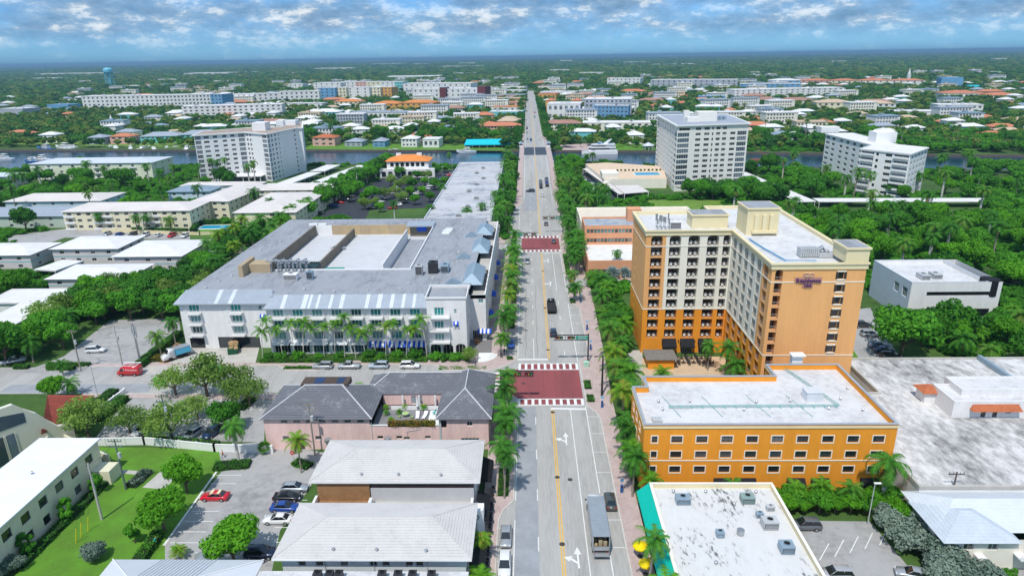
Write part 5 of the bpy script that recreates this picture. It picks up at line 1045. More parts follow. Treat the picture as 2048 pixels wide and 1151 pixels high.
for q in ((505, 530, 262, 252, 5), (552, 566, 252, 246, 3.6), (566, 590, 251, 246, 3.0)):
    a, c = G(q[0], q[2], 28.5), G(q[1], q[2], 28.5); b = MB(); b.box(a.x - ox, c.x - ox, a.y - oy, a.y - oy + 9, 28.5, 28.5 + q[4]); b.build('lift_house', TWH, left_t)
t = thing('porte_cochere', 'low white canopy roof at the foot of the left tower', 'canopy', (G(455, 362).x, G(455, 362).y - 6, 0)); b = MB(); b.box(0, 24, 0, 12, 3.4, 3.8); b.build('roof', M_WH, t)
for x in (1, 12, 22.6): b = MB(); b.box(x, x + .4, .6, 1, 0, 3.4); b.build('post', M_TRIMW, t)
K1, K2, K3, K4, K5 = gp(1652, 268, 22.5), gp(1715, 283, 22.5), gp(1722, 298, 22.5), gp(1822, 308.5, 22.5), gp(1856, 296, 22.5)
R3 = fl_rows(7, .6, 3.1, .9, 2.4); R3b = fl_rows(7, .6, 3.1, 1.0, 2.5)
CW = mat('condo_white', (.86, .86, .85), .8, .05, .2)
cond, CP = poly_tower('stepped_condo', 'white stepped seven storey condominium with open balconies behind the palm grove', [K1, (182.6, 367), K3, K4, K5, (196, 367), (198, 424)], 22.5, CW,
    [lambda L: at_cols([1.0], 5.0, R3b, 'grid') + at_cols([L * .16], 4.0, R3, 'strip') + at_cols([L * .34, L * .48, L * .62, L * .76], 3.6, R3, 'strip'), None, lambda L: at_cols([.6], L * .26, R3b, 'grid') + at_cols([L * .33], 1.3, R3, 'slot') + at_cols([L * .52], 3.2, R3, 'strip') + at_cols([L * .69], L * .28, R3b, 'grid'),
     lambda L: cols(L, 5, 2.6, R3, 'strip'), lambda L: cols(L, 6, 2.4, R3, 'strip')], M_WH, .5)
for i_, (u0, u1) in ((2, (.02, .29)), (2, (.68, .98))):
    a, c = Vector((*CP[2], 0)), Vector((*CP[3], 0)); d = (c - a).normalized(); n = Vector((d.y, -d.x, 0)); L = (c - a).length
    for z, _ in R3b: p = a + d * u0 * L; b = MB(); b.box(0, (u1 - u0) * L, -1.3, 0, -.35, -.15); b.box(0, (u1 - u0) * L, -1.33, -1.26, -.15, .75); b.build('balcony', CW, cond, (p.x, p.y, z), math.atan2(d.y, d.x))
a = G(1733, 283, 22.5); b = MB(); b.box(0, 11, 0, 9, 22.5, 28); b.build('lift_house', CW, cond, (a.x - K1[0] + 2, a.y - K1[1] - 6, 0)); a = G(1650, 266, 22.5); b = MB(); b.box(-2, 9, 1, 8, 22.5, 26); b.build('lift_house', CW, cond, (a.x - K1[0], a.y - K1[1], 0))
# pool deck and covered parking at the foot of the cream tower
pd = thing('pool_deck', 'raised beige pool deck with white edge beside the cream tower', 'pool deck', (40, 372, 0))
b = MB(); b.prism([(2, 2), (36, 0), (42, 44), (10, 62), (-4, 58)], 0, 5.2, 0, 1); b.build('deck', [M_PCREAM, mat('pool_deck_paving', (.72, .55, .40), .9, .12, .3)], pd); b = MB(); b.box(1, 10, 3, 16, 5.2, 8.0); b.build('pool_house', M_PCREAM, pd)
mp, pn_, pl_, pb_ = pn('pool_water'); setcol(pb_, 'Base Color', (.01, .36, .55)); pb_.inputs['Roughness'].default_value = .1
for q in ((21, 35, 12, 21),): b = MB(); b.box(q[0] - .5, q[1] + .5, q[2] - .5, q[3] + .5, 5.2, 5.3); b.box(*q, 5.3, 5.34, 1); b.build('pool', [M_TRIMW, mp], pd)
b = MB()
for i in range(12): b.box(12 + i * 2.3, 12.9 + i * 2.3, 27 + (i % 2) * 1.2, 29, 5.2, 6.1)
b.build('planter', leaf('planter_leaf', (.03, .10, .02), (.06, .18, .03)), pd)
def roof_px(label, z, m, *p):
    P = [G(x, y, z) for x, y in p]; c = P[0].copy(); c.z = 0; t = thing('carport', label, 'carport', c); b = MB(); b.prism([tuple((q - c)[:2]) for q in P], z, z + .3, bottom=True); b.build('roof', m, t)
    for q in P: q = (q - c) * .97; MB().box(q.x - .12, q.x + .12, q.y - .12, q.y + .12, 0, z).build('post', M_TRIMW, t)
roof_px('white covered parking roof running towards the cream tower', 3.0, PR, (1166, 338), (1176, 336.5), (1248, 388), (1238, 389.5)); roof_px('flat cream entrance canopy in front of the pool deck', 3.4, PR, (1249, 388), (1298, 384), (1276, 371), (1228, 372)); roof_px('small white roof in the dark car park beside the avenue', 2.8, M_WH, (1163, 367), (1186, 365.5), (1219, 389.5), (1191, 392.5))
carport('white carport roof running from the cream tower to the grove', (127, 318, 0), 9, 86, .08); carport('long white carport in front of the stepped condominium', (137, 318, 0), 96, 8, -.05)
carport('pale blue low roof in the palm grove behind the tower', (76, 232, 0), 26, 7, -.12, 3, M_METALL); carport('pale blue roof strip beyond the grove', (110, 288, 0), 30, 6, -.2, 3.0, M_METALL)
t = thing('swimming_pool', 'small turquoise pool behind a hedge near the yellow apartments', 'pool', (*G(428, 455)[:2], 0)); b = MB(); b.box(-7, 8, -3.5, 4.5, 0, .16); b.box(-6, 7, -2.5, 3.5, .16, .2, 1); b.build('basin', [M_TRIMW, mp], t)
# ------------------------------------------------------------------ the town beyond the canal
def hgt(px, base, top):
    p = G(px, base); lo, hi = 0.0, 69.0
    for _ in range(40):
        m = (lo + hi) / 2; d = Vector((p.x, p.y, m - CAMH)); y = 575.5 - FPX * d.dot(CU) / d.dot(CF)
        if y > top: lo = m
        else: hi = m
    return lo
OCC = []            # footprints kept clear of trees: (x, y, radius)
CL = dict(white=M_WHITE, cream=M_PCREAM, yellow=M_YELLOW, pink=mat('far_pink', (.74, .44, .38), .8, .08, .2), orange=mat('far_orange', (.72, .38, .10), .8, .1, .2), blue=mat('far_blue', (.16, .36, .58), .8, .1, .2), grey=mat('far_grey', (.42, .45, .50), .8, .1, .2), aqua=mat('far_aqua', (.18, .58, .60), .8, .1, .2), maroon=mat('far_maroon', (.16, .04, .045), .7, .1, .2), red=M_TILER, tan=mat('far_tan', (.58, .45, .32), .8, .1, .2), terr=mat('far_terracotta', (.58, .22, .12), .85, .15, .2), slate=M_METALB, wr=M_WH, teal=mat('far_teal_roof', (.02, .45, .50), .7, .1, .2), gr=M_METALR, rust=mat('far_brown_roof', (.40, .22, .17), .85, .15, .2), otile=mat('far_orange_tile', (.66, .25, .08), .85, .15, .2))
def far(name, label, x0, x1, base, top, dep, wall, roof='flat', rc='wr', fl=0, nw=0, st='strip', rise=None, cat='building', base2=None, ww=None):
    a, c = G(x0, base), G(x1, base if base2 is None else base2); d = (c - a); L = d.length; ang = math.atan2(d.y, d.x)
    h = max(3.0, hgt((x0 + x1) / 2, (base + (base2 or base)) / 2, top)); 
    if roof == 'hip': rs = rise or min(3.5, dep * .18); h = max(2.6, h - rs * .9)
    t = thing(name, label, cat, (a.x, a.y, 0), ang); fh = h / max(1, fl)
    ops = cols(L, nw, ww or max(1.2, min(3.0, L / max(1, nw) * .5)), [(k * fh + fh * .3, k * fh + fh * .78) for k in range(fl)], st) if fl and nw else ()
    o2 = cols(dep, max(1, int(nw * dep / L)), 1.6, [(k * fh + fh * .3, k * fh + fh * .78) for k in range(fl)], st) if fl and nw else ()
    w = CL[wall]; facade(t, (0, 0), (L, 0), 0, h, w, ops); facade(t, (L, 0), (L, dep), 0, h, w, o2 if a.x < 0 else ()); facade(t, (L, dep), (0, dep), 0, h, w); facade(t, (0, dep), (0, 0), 0, h, w, o2 if a.x >= 0 else ())
    if roof == 'flat':
        b = MB(); b.box(-.3, L + .3, -.3, dep + .3, h, h + .5); b.box(.3, L - .3, .3, dep - .3, h + .5, h + .52, 1); b.build('roof', [w if rc == 'wr' else CL[rc], CL[rc]], t)
        if L > 25: r_ = random.Random(int(x0)); [MB().box(u, u + 3, dep * .3, dep * .3 + 3, h + .5, h + 2.3).build('roof_plant', M_GALV, t) for u in [L * r_.uniform(.1, .85) for _ in range(int(L / 18) + 1)]]
    else: b = MB(); b.hip(-.6, L + .6, -.6, dep + .6, h, rs, 6, .03); b.build('roof', CL[rc], t)
    m = a + d / 2 + Vector((-d.y, d.x, 0)).normalized() * dep / 2
    k = max(1, int(L / max(8, dep)))
    for i in range(k): q = a + d * ((i + .5) / k) + Vector((-d.y, d.x, 0)).normalized() * dep / 2; OCC.append((q.x, q.y, max(L / k, dep) * .6 + 2))
    return t
far('waterfront_hotel', 'long white four storey block west of the marina, its left half', 168, 312, 221, 192, 30, 'white', fl=4, nw=16, base2=219)
far('waterfront_hotel', 'right half of the long white block, nearer its blue glass end', 312, 424, 219, 190, 30, 'white', fl=4, nw=15, base2=216)
far('glass_block', 'blue glass end of the long white block', 424, 447, 217, 189, 30, 'blue', fl=4, nw=3); far('white_apartments', 'white four storey slab in front of the blue ended block', 367, 566, 238, 211, 24, 'white', fl=4, nw=18, base2=233)
far('townhouse_row', 'white and blue townhouses left of the yellow gabled row', 463, 560, 209, 188, 24, 'white', fl=3, nw=9, base2=206); far('townhouse_row', 'white townhouses joining the blue ones', 560, 640, 206, 183, 24, 'white', fl=3, nw=8, base2=204)
far('small_white_block', 'small white block under the radio mast', 578, 606, 180, 168, 24, 'white', fl=2, nw=3); far('white_gallery', 'low white building in front of the townhouses', 575, 645, 218, 207, 18, 'white', fl=1, nw=6)
far('white_condo', 'white condominium stepping up left of the pastel blocks', 628, 682, 182, 166, 40, 'white', fl=3, nw=5)
for i, (a, c, w) in enumerate(((640, 672, 'blue'), (672, 694, 'yellow'), (694, 740, 'white'), (740, 762, 'yellow'), (762, 784, 'orange'))): far('pastel_block', '%s rendered block, %s in the pastel row from its blue end' % (w, ORD[i]), a, c, 201 - i * .6, 176 - i * .3, 30, w, fl=4, nw=3)
for i, (a, c, w) in enumerate(((682, 712, 'white'), (712, 734, 'pink'), (734, 762, 'yellow'), (762, 790, 'white'), (790, 806, 'aqua'))): far('pastel_block', '%s block, %s in the back row behind the pastel buildings' % (w, ORD[i]), a, c, 181, 164, 34, w, fl=3, nw=3)
far('modern_office', 'white modern office with ribbon windows at the back of the square', 808, 942, 190, 167, 40, 'white', fl=3, nw=12, st='grid'); far('modern_office', 'white modern office with dark maroon ends nearer the avenue', 826, 956, 203, 178, 34, 'white', fl=3, nw=12, st='grid'); far('maroon_block', 'dark maroon end block of the white modern office', 955, 971, 203, 174, 34, 'maroon', rc='maroon'); far('maroon_block', 'dark stair block splitting the white modern office', 880, 892, 203.5, 175, 20, 'maroon', rc='gr')
far('terracotta_villa', 'orange tiled villa left of the palm lined garden', 668, 718, 214, 199, 26, 'yellow', 'hip', 'otile', 2, 5); far('terracotta_villa', 'orange tiled hall with yellow walls, left part', 745, 800, 222, 203, 26, 'orange', 'hip', 'otile', 2, 5); far('terracotta_villa', 'orange tiled hall with yellow walls, right part', 800, 868, 222, 201, 28, 'orange', 'hip', 'otile', 2, 6)
far('strip_mall', 'white and grey sawtooth roofed row behind the canal trees', 702, 812, 238, 225, 26, 'white', fl=1, nw=12, rc='gr'); far('grey_roof_shop', 'long grey hip roof in the trees near the avenue', 832, 894, 246, 233, 30, 'cream', 'hip', 'gr', 1, 5); far('white_cottage', 'pale blue cottage with white hip roof among canal trees', 622, 676, 238, 219, 22, 'aqua', 'hip', 'wr', 2, 4)
far('pink_roof_restaurant', 'building with pink tiled hip roof left of the avenue', 955, 994, 260, 245, 24, 'pink', 'hip', 'terr', 1, 4); far('tan_arcade', 'tan two storey arcade building at the foot of the bridge', 994, 1036, 256, 236, 26, 'tan', 'hip', 'tan', 2, 4)
for i, (a, c, b0, t0, w, r) in enumerate(((978, 1042, 236, 224, 'aqua', 'wr'), (985, 1043, 226, 214, 'white', 'otile'), (990, 1044, 215, 205, 'pink', 'terr'), (975, 1045, 206, 197, 'orange', 'tan'), (990, 1046, 198, 190, 'pink', 'gr'), (990, 1047, 190, 181, 'white', 'wr'), (1000, 1048, 182, 174, 'cream', 'wr'))): far('avenue_shop', '%s shop, %s up the left side of the avenue beyond the bridge' % (w, ORD[i]), a, c, b0, t0, 26, w, 'flat', r, 1, 5)
far('white_corner_building', 'white two storey corner building with big windows and terracotta corner roofs', 1094, 1160, 241, 208, 34, 'white', fl=2, nw=6, st='grid', ww=3.2)
for x, l in ((1100, 'left'), (1152, 'right')): far('corner_pavilion', 'terracotta pyramid roof on the %s end of the white corner building' % l, x - 9, x + 9, 226, 197, 16, 'orange', 'hip', 'terr')
far('grey_apartments', 'grey apartment block with blue panels behind scaffolding', 1168, 1262, 240, 199, 40, 'grey', fl=5, nw=11); far('grey_apartments', 'lower bluish wing in front of the grey apartment block', 1186, 1256, 242, 212, 12, 'blue', fl=4, nw=9, base2=243)
for i, (a, c, b0, t0, w, r) in enumerate(((1076, 1112, 200, 188, 'orange', 'terr'), (1080, 1150, 195, 184, 'white', 'wr'), (1076, 1118, 183, 172, 'cream', 'rust'), (1074, 1108, 170, 162, 'tan', 'tan'))): far('avenue_shop', '%s shop, %s up the right side of the avenue beyond the white corner' % (w, ORD[i]), a, c, b0, t0, 30, w, 'flat', r, 1, 4)
far('white_inn', 'white three storey inn with small gables right of the avenue', 1214, 1280, 172, 157, 40, 'white', fl=3, nw=8); far('yellow_roof_row', 'cream row with red roofs behind the grey apartments', 1236, 1290, 189, 179, 26, 'cream', 'hip', 'terr', 1, 6); far('beige_house', 'beige house with dark hip roof beyond the cream tower', 1290, 1326, 196, 184, 30, 'cream', 'hip', 'rust', 2, 4)
far('long_garage', 'long grey parking building behind the cream tower', 1300, 1474, 178, 160, 40, 'grey', fl=3, nw=16, rc='wr'); far('white_resort', 'white four storey resort block with grey gables', 1468, 1686, 199, 178, 34, 'white', fl=4, nw=20, base2=194); far('white_resort', 'white block rising behind the resort', 1478, 1600, 182, 168, 34, 'blue', fl=3, nw=12)
for i, (a, c, w, r) in enumerate(((1535, 1600, 'blue', 'wr'), (1600, 1660, 'pink', 'terr'), (1660, 1715, 'yellow', 'terr'), (1715, 1780, 'cream', 'terr'), (1780, 1850, 'white', 'terr'))): far('far_row', '%s terrace, %s in the long row behind the resort' % (w, ORD[i]), a, c, 172, 158, 40, w, 'hip', r, 2, 5)
far('brown_roof_villas', 'brown tiled villas in front of the resort', 1490, 1560, 207, 195, 26, 'cream', 'hip', 'rust', 1, 6); far('brown_roof_villas', 'second brown tiled villa row right of the first', 1560, 1628, 208, 196, 26, 'cream', 'hip', 'rust', 1, 6); far('tan_roof_condo', 'tan tiled condominium with yellow end wall', 1632, 1706, 222, 200, 30, 'yellow', 'hip', 'tan', 2, 6); far('tan_roof_condo', 'tan tiled condominium with pale blue walls', 1706, 1790, 222, 202, 30, 'white', 'hip', 'tan', 2, 7)
far('blue_theatre', 'blue angular hall with sharp edges right of the steeple', 1880, 1924, 176, 156, 40, 'blue', rc='blue'); far('teal_roof_hall', 'long low hall with teal roof next to the blue hall', 1920, 1984, 179, 171, 40, 'cream', 'hip', 'teal'); far('terracotta_school', 'long pink terracotta roofed school at the right edge', 1886, 1968, 198, 182, 40, 'cream', 'hip', 'terr', 1, 8); far('terracotta_school', 'right wing of the terracotta roofed school', 1968, 2046, 200, 186, 40, 'cream', 'hip', 'terr', 1, 8)
far('white_clubhouse', 'white two storey clubhouse in the right hand trees', 1874, 1964, 228, 210, 24, 'white', fl=2, nw=8); far('white_flat_villa', 'white flat roofed villa left of the clubhouse', 1786, 1872, 233, 223, 22, 'white', fl=1, nw=6); far('blue_shop', 'small bright blue shop beyond the cream tower', 1396, 1450, 202, 193, 20, 'blue', rc='blue'); far('cream_arcade', 'long cream arcade along the far canal promenade', 1165, 1300, 262, 246, 22, 'cream', fl=2, nw=10, rc='wr')
far('aqua_terrace', 'aqua terrace with grey roofs behind the docked boats, left half', 282, 362, 286, 266, 18, 'aqua', 'hip', 'gr', 2, 8, base2=284); far('aqua_terrace', 'aqua terrace with grey roofs behind the docked boats, right half', 362, 440, 284, 262, 18, 'aqua', 'hip', 'gr', 2, 8, base2=281)
far('red_roof_house', 'red roofed bungalow at the left edge beyond the marina', 4, 52, 276, 262, 20, 'pink', 'hip', 'terr', 1, 3); far('grey_block', 'grey flat roofed block at the left edge under the trees', 0, 48, 234, 218, 30, 'grey', rc='wr'); far('blue_roof_shed', 'blue roofed shed at the left edge behind the grey block', 96, 138, 222, 210, 26, 'blue', rc='blue')
far('red_roof_house', 'pink house with red roof on the far bank opposite the left tower', 626, 670, 292, 270, 14, 'pink', 'hip', 'red', 2, 3); far('canal_house', 'grey canal house left of the blue one', 690, 724, 293, 278, 14, 'grey', 'hip', 'gr', 2, 3); far('canal_house', 'blue canal house on the far bank', 746, 770, 294, 277, 14, 'blue', 'hip', 'gr', 2, 2); far('canal_house', 'white canal house with open verandas', 803, 834, 294, 272, 14, 'white', 'hip', 'wr', 2, 4); far('canal_house', 'low white canal house with flat roof', 846, 878, 295, 279, 16, 'white', fl=1, nw=3); far('canal_house', 'cream canal house beside the aqua terrace', 178, 208, 289, 270, 14, 'grey', 'hip', 'gr', 2, 2); far('canal_house', 'pink cottage with red roof by the marina trees', 222, 262, 288, 268, 14, 'pink', 'hip', 'terr', 2, 3)
t = thing('turquoise_restaurant', 'waterfront restaurant with long turquoise awning roof beside the bridge', 'restaurant', G(930, 296)); b = MB(); b.box(0, 36, 1, 12, 0, 3.4); b.build('wall', M_ALU, t); b = MB(); b.quad((-.5, -1.2, 2.8), (36.5, -1.2, 2.8), (35, 7, 6.2), (1, 7, 6.2)); b.quad((36.5, -1.2, 2.8), (-.5, -1.2, 2.8), (-.5, -1.2, 2.2), (36.5, -1.2, 2.2)); b.poly(((-.5, -1.2, 2.8), (1, 7, 6.2), (-.5, 12, 2.8))); b.poly(((36.5, -1.2, 2.8), (36.5, 12, 2.8), (35, 7, 6.2))); b.quad((1, 7, 6.2), (35, 7, 6.2), (36.5, 12, 2.8), (-.5, 12, 2.8)); b.build('awning_roof', M_TURQ, t)
for x in range(0, 37, 6): b = MB(); b.box(x, x + .15, -1, -.85, 0, 2.6); b.build('post', M_TRIMW, t)
p = G(948, 296); OCC.append((p.x, p.y + 4, 20))
# white chapel with a steeple, two more spires, water tower, masts
def steeple(label, x, base, top, scale=1.0, body=True):
    p = G(x, base); h = hgt(x, base, top); t = thing('church', label, 'church', p); w = h * .1 + 1
    if body: b = MB(); b.box(-w * 2, w * 2, 0, w * 6, 0, h * .35); b.build('nave', M_WHITE, t); b = MB(); b.add([(-w * 2.2, -.3, h * .35), (w * 2.2, -.3, h * .35), (0, -.3, h * .55), (-w * 2.2, w * 6, h * .35), (w * 2.2, w * 6, h * .35), (0, w * 6, h * .55)], ((0, 1, 2), (1, 4, 5, 2), (4, 3, 5), (3, 0, 2, 5))); b.build('roof', M_WH, t)
    b = MB(); b.box(-w * .7, w * .7, -w, w * .4, 0, h * .6); b.build('tower', M_WHITE, t); b = MB(); b.cyl(0, -w * .3, h * .6, h, w * .8, 8, .05); b.build('spire', M_WHITE, t); OCC.append((p.x, p.y + 4, 10))
steeple('white chapel with pointed steeple in the trees left of the left tower', 226, 254, 229); steeple('tall thin white steeple above the red roofed row at the right', 1815, 165, 136, body=False); steeple('slim white spire near the right edge', 1797, 166, 154, body=False)
p = G(222, 174); wt = thing('water_tower', 'pale blue water tower on legs rising above the far trees', 'water tower', p); hh = 57; WTB = paint('water_tower_blue', (.16, .52, .70), .4, 0, .2)
b = MB()
prof = [(11, hh - 17), (13.5, hh - 13), (13.5, hh - 6), (11, hh - 2.6), (6, hh - .6), (.5, hh)]
for (r0, z0), (r1, z1) in zip(prof, prof[1:]): b.cyl(0, 0, z0, z1, r0, 20, r1, cap=False)
b.cyl(0, 0, hh - 22, hh - 17, 4, 20, 11, cap=False); b.build('tank', WTB, wt)
for i in range(8): a = i * PI / 4; b = MB(); b.tube([(12.5 * math.cos(a), 12.5 * math.sin(a), 0), (11.6 * math.cos(a), 11.6 * math.sin(a), hh - 14)], .7, 6); b.build('leg', WTB, wt)
b = MB(); b.cyl(0, 0, 0, hh - 20, 2.6, 10); b.build('riser', WTB, wt); b = MB()
for z in (14, 27):
    for i in range(8): a, c = i * PI / 4, (i + 1) * PI / 4; b.tube([(12.2 * math.cos(a), 12.2 * math.sin(a), z), (12.2 * math.cos(c), 12.2 * math.sin(c), z)], .35, 5)
b.build('brace', WTB, wt)
for x, base, top, l in ((714, 132, 98, 'thin red and white radio mast on the skyline'), (588, 182, 142, 'lattice mast left of the pastel blocks')):
    p = G(x, base); h = min(66, hgt(x, base, max(top, 118))) if top > 118 else 78; t = thing('radio_mast', l, 'mast', p); b = MB(); b.tube([(0, 0, 0), (0, 0, h)], [h * .012, h * .004], 5); b.build('pole', M_GALV, t); b = MB(); [b.tube([(-h * .012, 0, z * h), (h * .012, 0, z * h)], h * .003, 4) for z in (.5, .7, .9)]; b.build('cross_arm', M_GALV, t)
# sheds and warehouses strewn to the horizon
r_ = random.Random(5)
sheds = [(70, 165, 153, 148), (368, 436, 153, 147), (457, 500, 149, 145), (630, 690, 142, 137), (745, 796, 131, 127.5), (828, 852, 131, 127.5), (918, 946, 130, 126), (1120, 1147, 125, 120.5), (1664, 1712, 127, 122.5), (1990, 2046, 123, 117), (1890, 1946, 125, 121), (770, 872, 160, 154), (300, 345, 165, 160), (1250, 1300, 128, 124), (510, 545, 125, 121), (1000, 1090, 111, 107.5), (1310, 1420, 133, 129), (1430, 1520, 130, 127), (150, 175, 168, 163), (232, 285, 178, 173), (1160, 1210, 152, 146), (1500, 1530, 150, 145), (560, 600, 150, 146), (905, 950, 152, 147), (1100, 1140, 146, 140), (1560, 1600, 118, 115), (1780, 1830, 116, 113), (670, 720, 121, 118), (1340, 1380, 113, 110), (60, 100, 162, 157), (880, 960, 137, 133), (1210, 1250, 140, 136), (1620, 1660, 141, 137), (1860, 1900, 144, 140), (420, 460, 168, 163), (1960, 2020, 150, 145)]
for i, (a, c, b0, t0) in enumerate(sheds):
    p, q = G(a, b0), G(c, b0); h = max(6, min(30, hgt((a + c) / 2, b0, t0))); t = thing('warehouse', 'pale flat roofed warehouse far off in the tree cover', 'warehouse', p, 0, 'far warehouses in the trees'); L = q.x - p.x; dp = min(L * .6, 140)
    b = MB(); b.box(0, L, 0, dp, 0, h); b.build('wall', CL['white' if i % 3 else 'cream'], t); b = MB(); b.box(-.5, L + .5, -.5, dp + .5, h, h + 1); b.build('roof', CL['wr'], t); OCC.append((p.x + L / 2, p.y + dp * .2, L * .5))
# houses half hidden in the trees beyond the canal
def free(x, y, r):
    return all((x - a) ** 2 + (y - c) ** 2 > (r + d) ** 2 for a, c, d in OCC)
HM = {}
r_ = random.Random(21); n = 0
HC = [('white', 'wr'), ('cream', 'gr'), ('pink', 'terr'), ('white', 'wr'), ('cream', 'tan'), ('aqua', 'wr'), ('white', 'slate'), ('white', 'wr')]
for _ in range(1600):
    if n >= 210: break
    y = 560 + 900 * r_.random() ** 1.5; x = (r_.random() * 2 - 1) * y * .78
    if abs(x - 5) < 24 or y < bank(FARB, x) + 25 or not free(x, y, 11): continue
    k = r_.randrange(len(HC))
    if k not in HM:
        w, r2 = HC[k]; W, D, h = 16 + k % 3 * 3, 12, 4.6 + (k % 2) * 2.8; b = MB(); b.box(0, W, 0, D, 0, h); [b.box(u, u + 1.6, -.04, 0, h - 2.4, h - 1.0, 1) for u in (1.5, 5, W - 3.2)]; c_ = MB(); c_.hip(-.7, W + .7, -.7, D + .7, h, 2.4, 5, .03); HM[k] = (b.mesh('wall', [CL[w], G_DARK]), c_.mesh('roof', CL[r2]))
    wh = ('left' if x < 5 else 'right', 'just past the canal' if y < 720 else 'farther into town' if y < 1000 else 'near the far woods'); rc = dict(wr='white', gr='grey', terr='terracotta', otile='orange', tan='tan', slate='blue grey')[HC[k][1]]
    t = thing('suburban_house', 'house with %s hip roof %s of the avenue, %s' % (rc, *wh), 'house', (x, y, 0), r_.choice((0, PI / 2, .2, -.15)), 'houses in the trees beyond the canal'); put('wall', HM[k][0], t); put('roof', HM[k][1], t); OCC.append((x + 6, y + 5, 9)); n += 1

BMs = []
for k, (w, r2) in enumerate((('white', 'wr'), ('cream', 'wr'), ('white', 'gr'), ('pink', 'terr'), ('yellow', 'tan'), ('cream', 'wr'), ('cream', 'rust'), ('white', 'slate'), ('grey', 'wr'))):
    W, D, f_ = 24 + k * 5 % 17, 16, 2 + k % 3; b, g = MB(), MB(); b.box(0, W, 0, D, 0, f_ * 3.2); [g.box(u, u + 1.7, -.05, .02, z * 3.2 + 1, z * 3.2 + 2.4) for z in range(f_) for u in [1.2 + i * 3.1 for i in range(int((W - 2) / 3.1))]]; c_ = MB()
    if k % 3: c_.box(-.4, W + .4, -.4, D + .4, f_ * 3.2, f_ * 3.2 + .8); c_.box(W * .3, W * .3 + 4, 5, 9, f_ * 3.2 + .8, f_ * 3.2 + 2.6)
    else: c_.hip(-.8, W + .8, -.8, D + .8, f_ * 3.2, 3, 5, .03)
    BMs.append((b.mesh('wall', CL[w]), g.mesh('window_band', G_DARK), c_.mesh('roof', CL[r2]), w, W))
n = 0
for _ in range(3000):
    if n >= 205: break
    y = 630 + 1500 * r_.random() ** 1.35; x = 5 + (r_.random() * 2 - 1) * (y * .66 if n % 2 else y * .36)
    if abs(x - 5) < 26 or y < bank(FARB, x) + 60 or not free(x, y, 9): continue
    k_ = r_.randrange(len(BMs)); wm_, gm_, rm_, w, W = BMs[k_]; t = thing('town_block', '%s storey %s block %s of the avenue among trees %s' % (('two', 'three', 'four')[k_ % 3], w, 'left' if x < 5 else 'right', 'just beyond the canal' if y < 800 else 'farther off in the town' if y < 1200 else 'far off near the woods'), 'building', (x - W / 2, y, 0), r_.choice((0, 0, .06, -.08, .15)), 'town blocks beyond the canal'); put('wall', wm_, t); stuff(put('window_band', gm_, t)); put('roof', rm_, t); OCC.append((x, y + 8, W * .52)); n += 1
# ------------------------------------------------------------------ trees, palms, hedges
L_FIC = leaf('leaf_deep_green', (.02, .095, .012), (.085, .30, .03), .4); L_BRI = leaf('leaf_bright_green', (.04, .18, .010), (.17, .48, .025), .45)
L_OLI = leaf('leaf_olive', (.10, .20, .035), (.32, .50, .10), .5); L_GRY = leaf('leaf_silver_green', (.10, .16, .12), (.26, .34, .27), .25); L_YEL = leaf('leaf_yellow_red', (.18, .14, .01), (.36, .30, .03), .35, (.40, .08, .04))
L_MID = leaf('leaf_mid_green', (.024, .12, .014), (.13, .42, .03), .42); L_PALM = leaf('palm_green', (.025, .12, .016), (.12, .38, .04), .4, (.25, .20, .05)); L_PAL2 = leaf('palm_bright', (.05, .18, .012), (.18, .46, .03), .4, (.38, .28, .05)); L_SIL = leaf('palm_silver', (.16, .24, .23), (.34, .45, .42), .2)
L_FAR = leaf('leaf_far_canopy', (.022, .11, .018), (.12, .34, .045), .35, None, .03); L_FA2 = leaf('leaf_far_canopy_dark', (.014, .075, .02), (.075, .22, .045), .3, None, .03)
M_BARK = mat('bark', (.16, .12, .085), .95, .3, 2); M_PBARK = mat('palm_trunk', (.30, .26, .21), .9, .25, 3); M_RBARK = mat('royal_palm_trunk', (.58, .55, .50), .85, .15, 2); M_SHAFT = mat('palm_crownshaft', (.10, .26, .05), .6, .2, 2)
def leafq(b, p, nrm, s, r, asp=.62):
    n = (nrm + Vector((r.uniform(-1, 1), r.uniform(-1, 1), r.uniform(-.7, 1))) * .75).normalized(); t = n.orthogonal().normalized(); u = n.cross(t); a = r.random() * 2 * PI
    e, f = t * math.cos(a) + u * math.sin(a), u * math.cos(a) - t * math.sin(a); s *= r.uniform(.65, 1.3)
    k = len(b.v); b.v.extend((tuple(p - e * s), tuple(p - f * s * asp), tuple(p + e * s), tuple(p + f * s * asp))); b.f.append((k, k + 1, k + 2, k + 3)); b.mi.append(0)
def crown_mesh(seed, rx, rz, lobes, leaves, s, m, zc=0.0, open_=.0, flat=.0):
    r = random.Random(seed); b = MB(); L = []
    for i in range(lobes):
        a = i * 2.399 + r.uniform(-.4, .4); q = math.sqrt((i + .5) / lobes); zz = r.uniform(-.45, .75) * (1 - q * .55)
        L.append((Vector((math.cos(a) * q * rx * .72, math.sin(a) * q * rx * .72, zc + zz * rz * (1 - flat))), rx * r.uniform(.26, .46)))
    W = [l[1] ** 2 for l in L]
    for i in range(leaves):
        c, q = r.choices(L, W)[0]; d = Vector((r.gauss(0, 1), r.gauss(0, 1), r.gauss(.25, .9))).normalized(); rad = q * (r.uniform(.72, 1.06) if r.random() > open_ else r.uniform(.3, 1.25))
        leafq(b, c + Vector((d.x * rad, d.y * rad, d.z * rad * min(1, rz / rx * 1.1))), d, s, r)
    return b.mesh('crown', m)
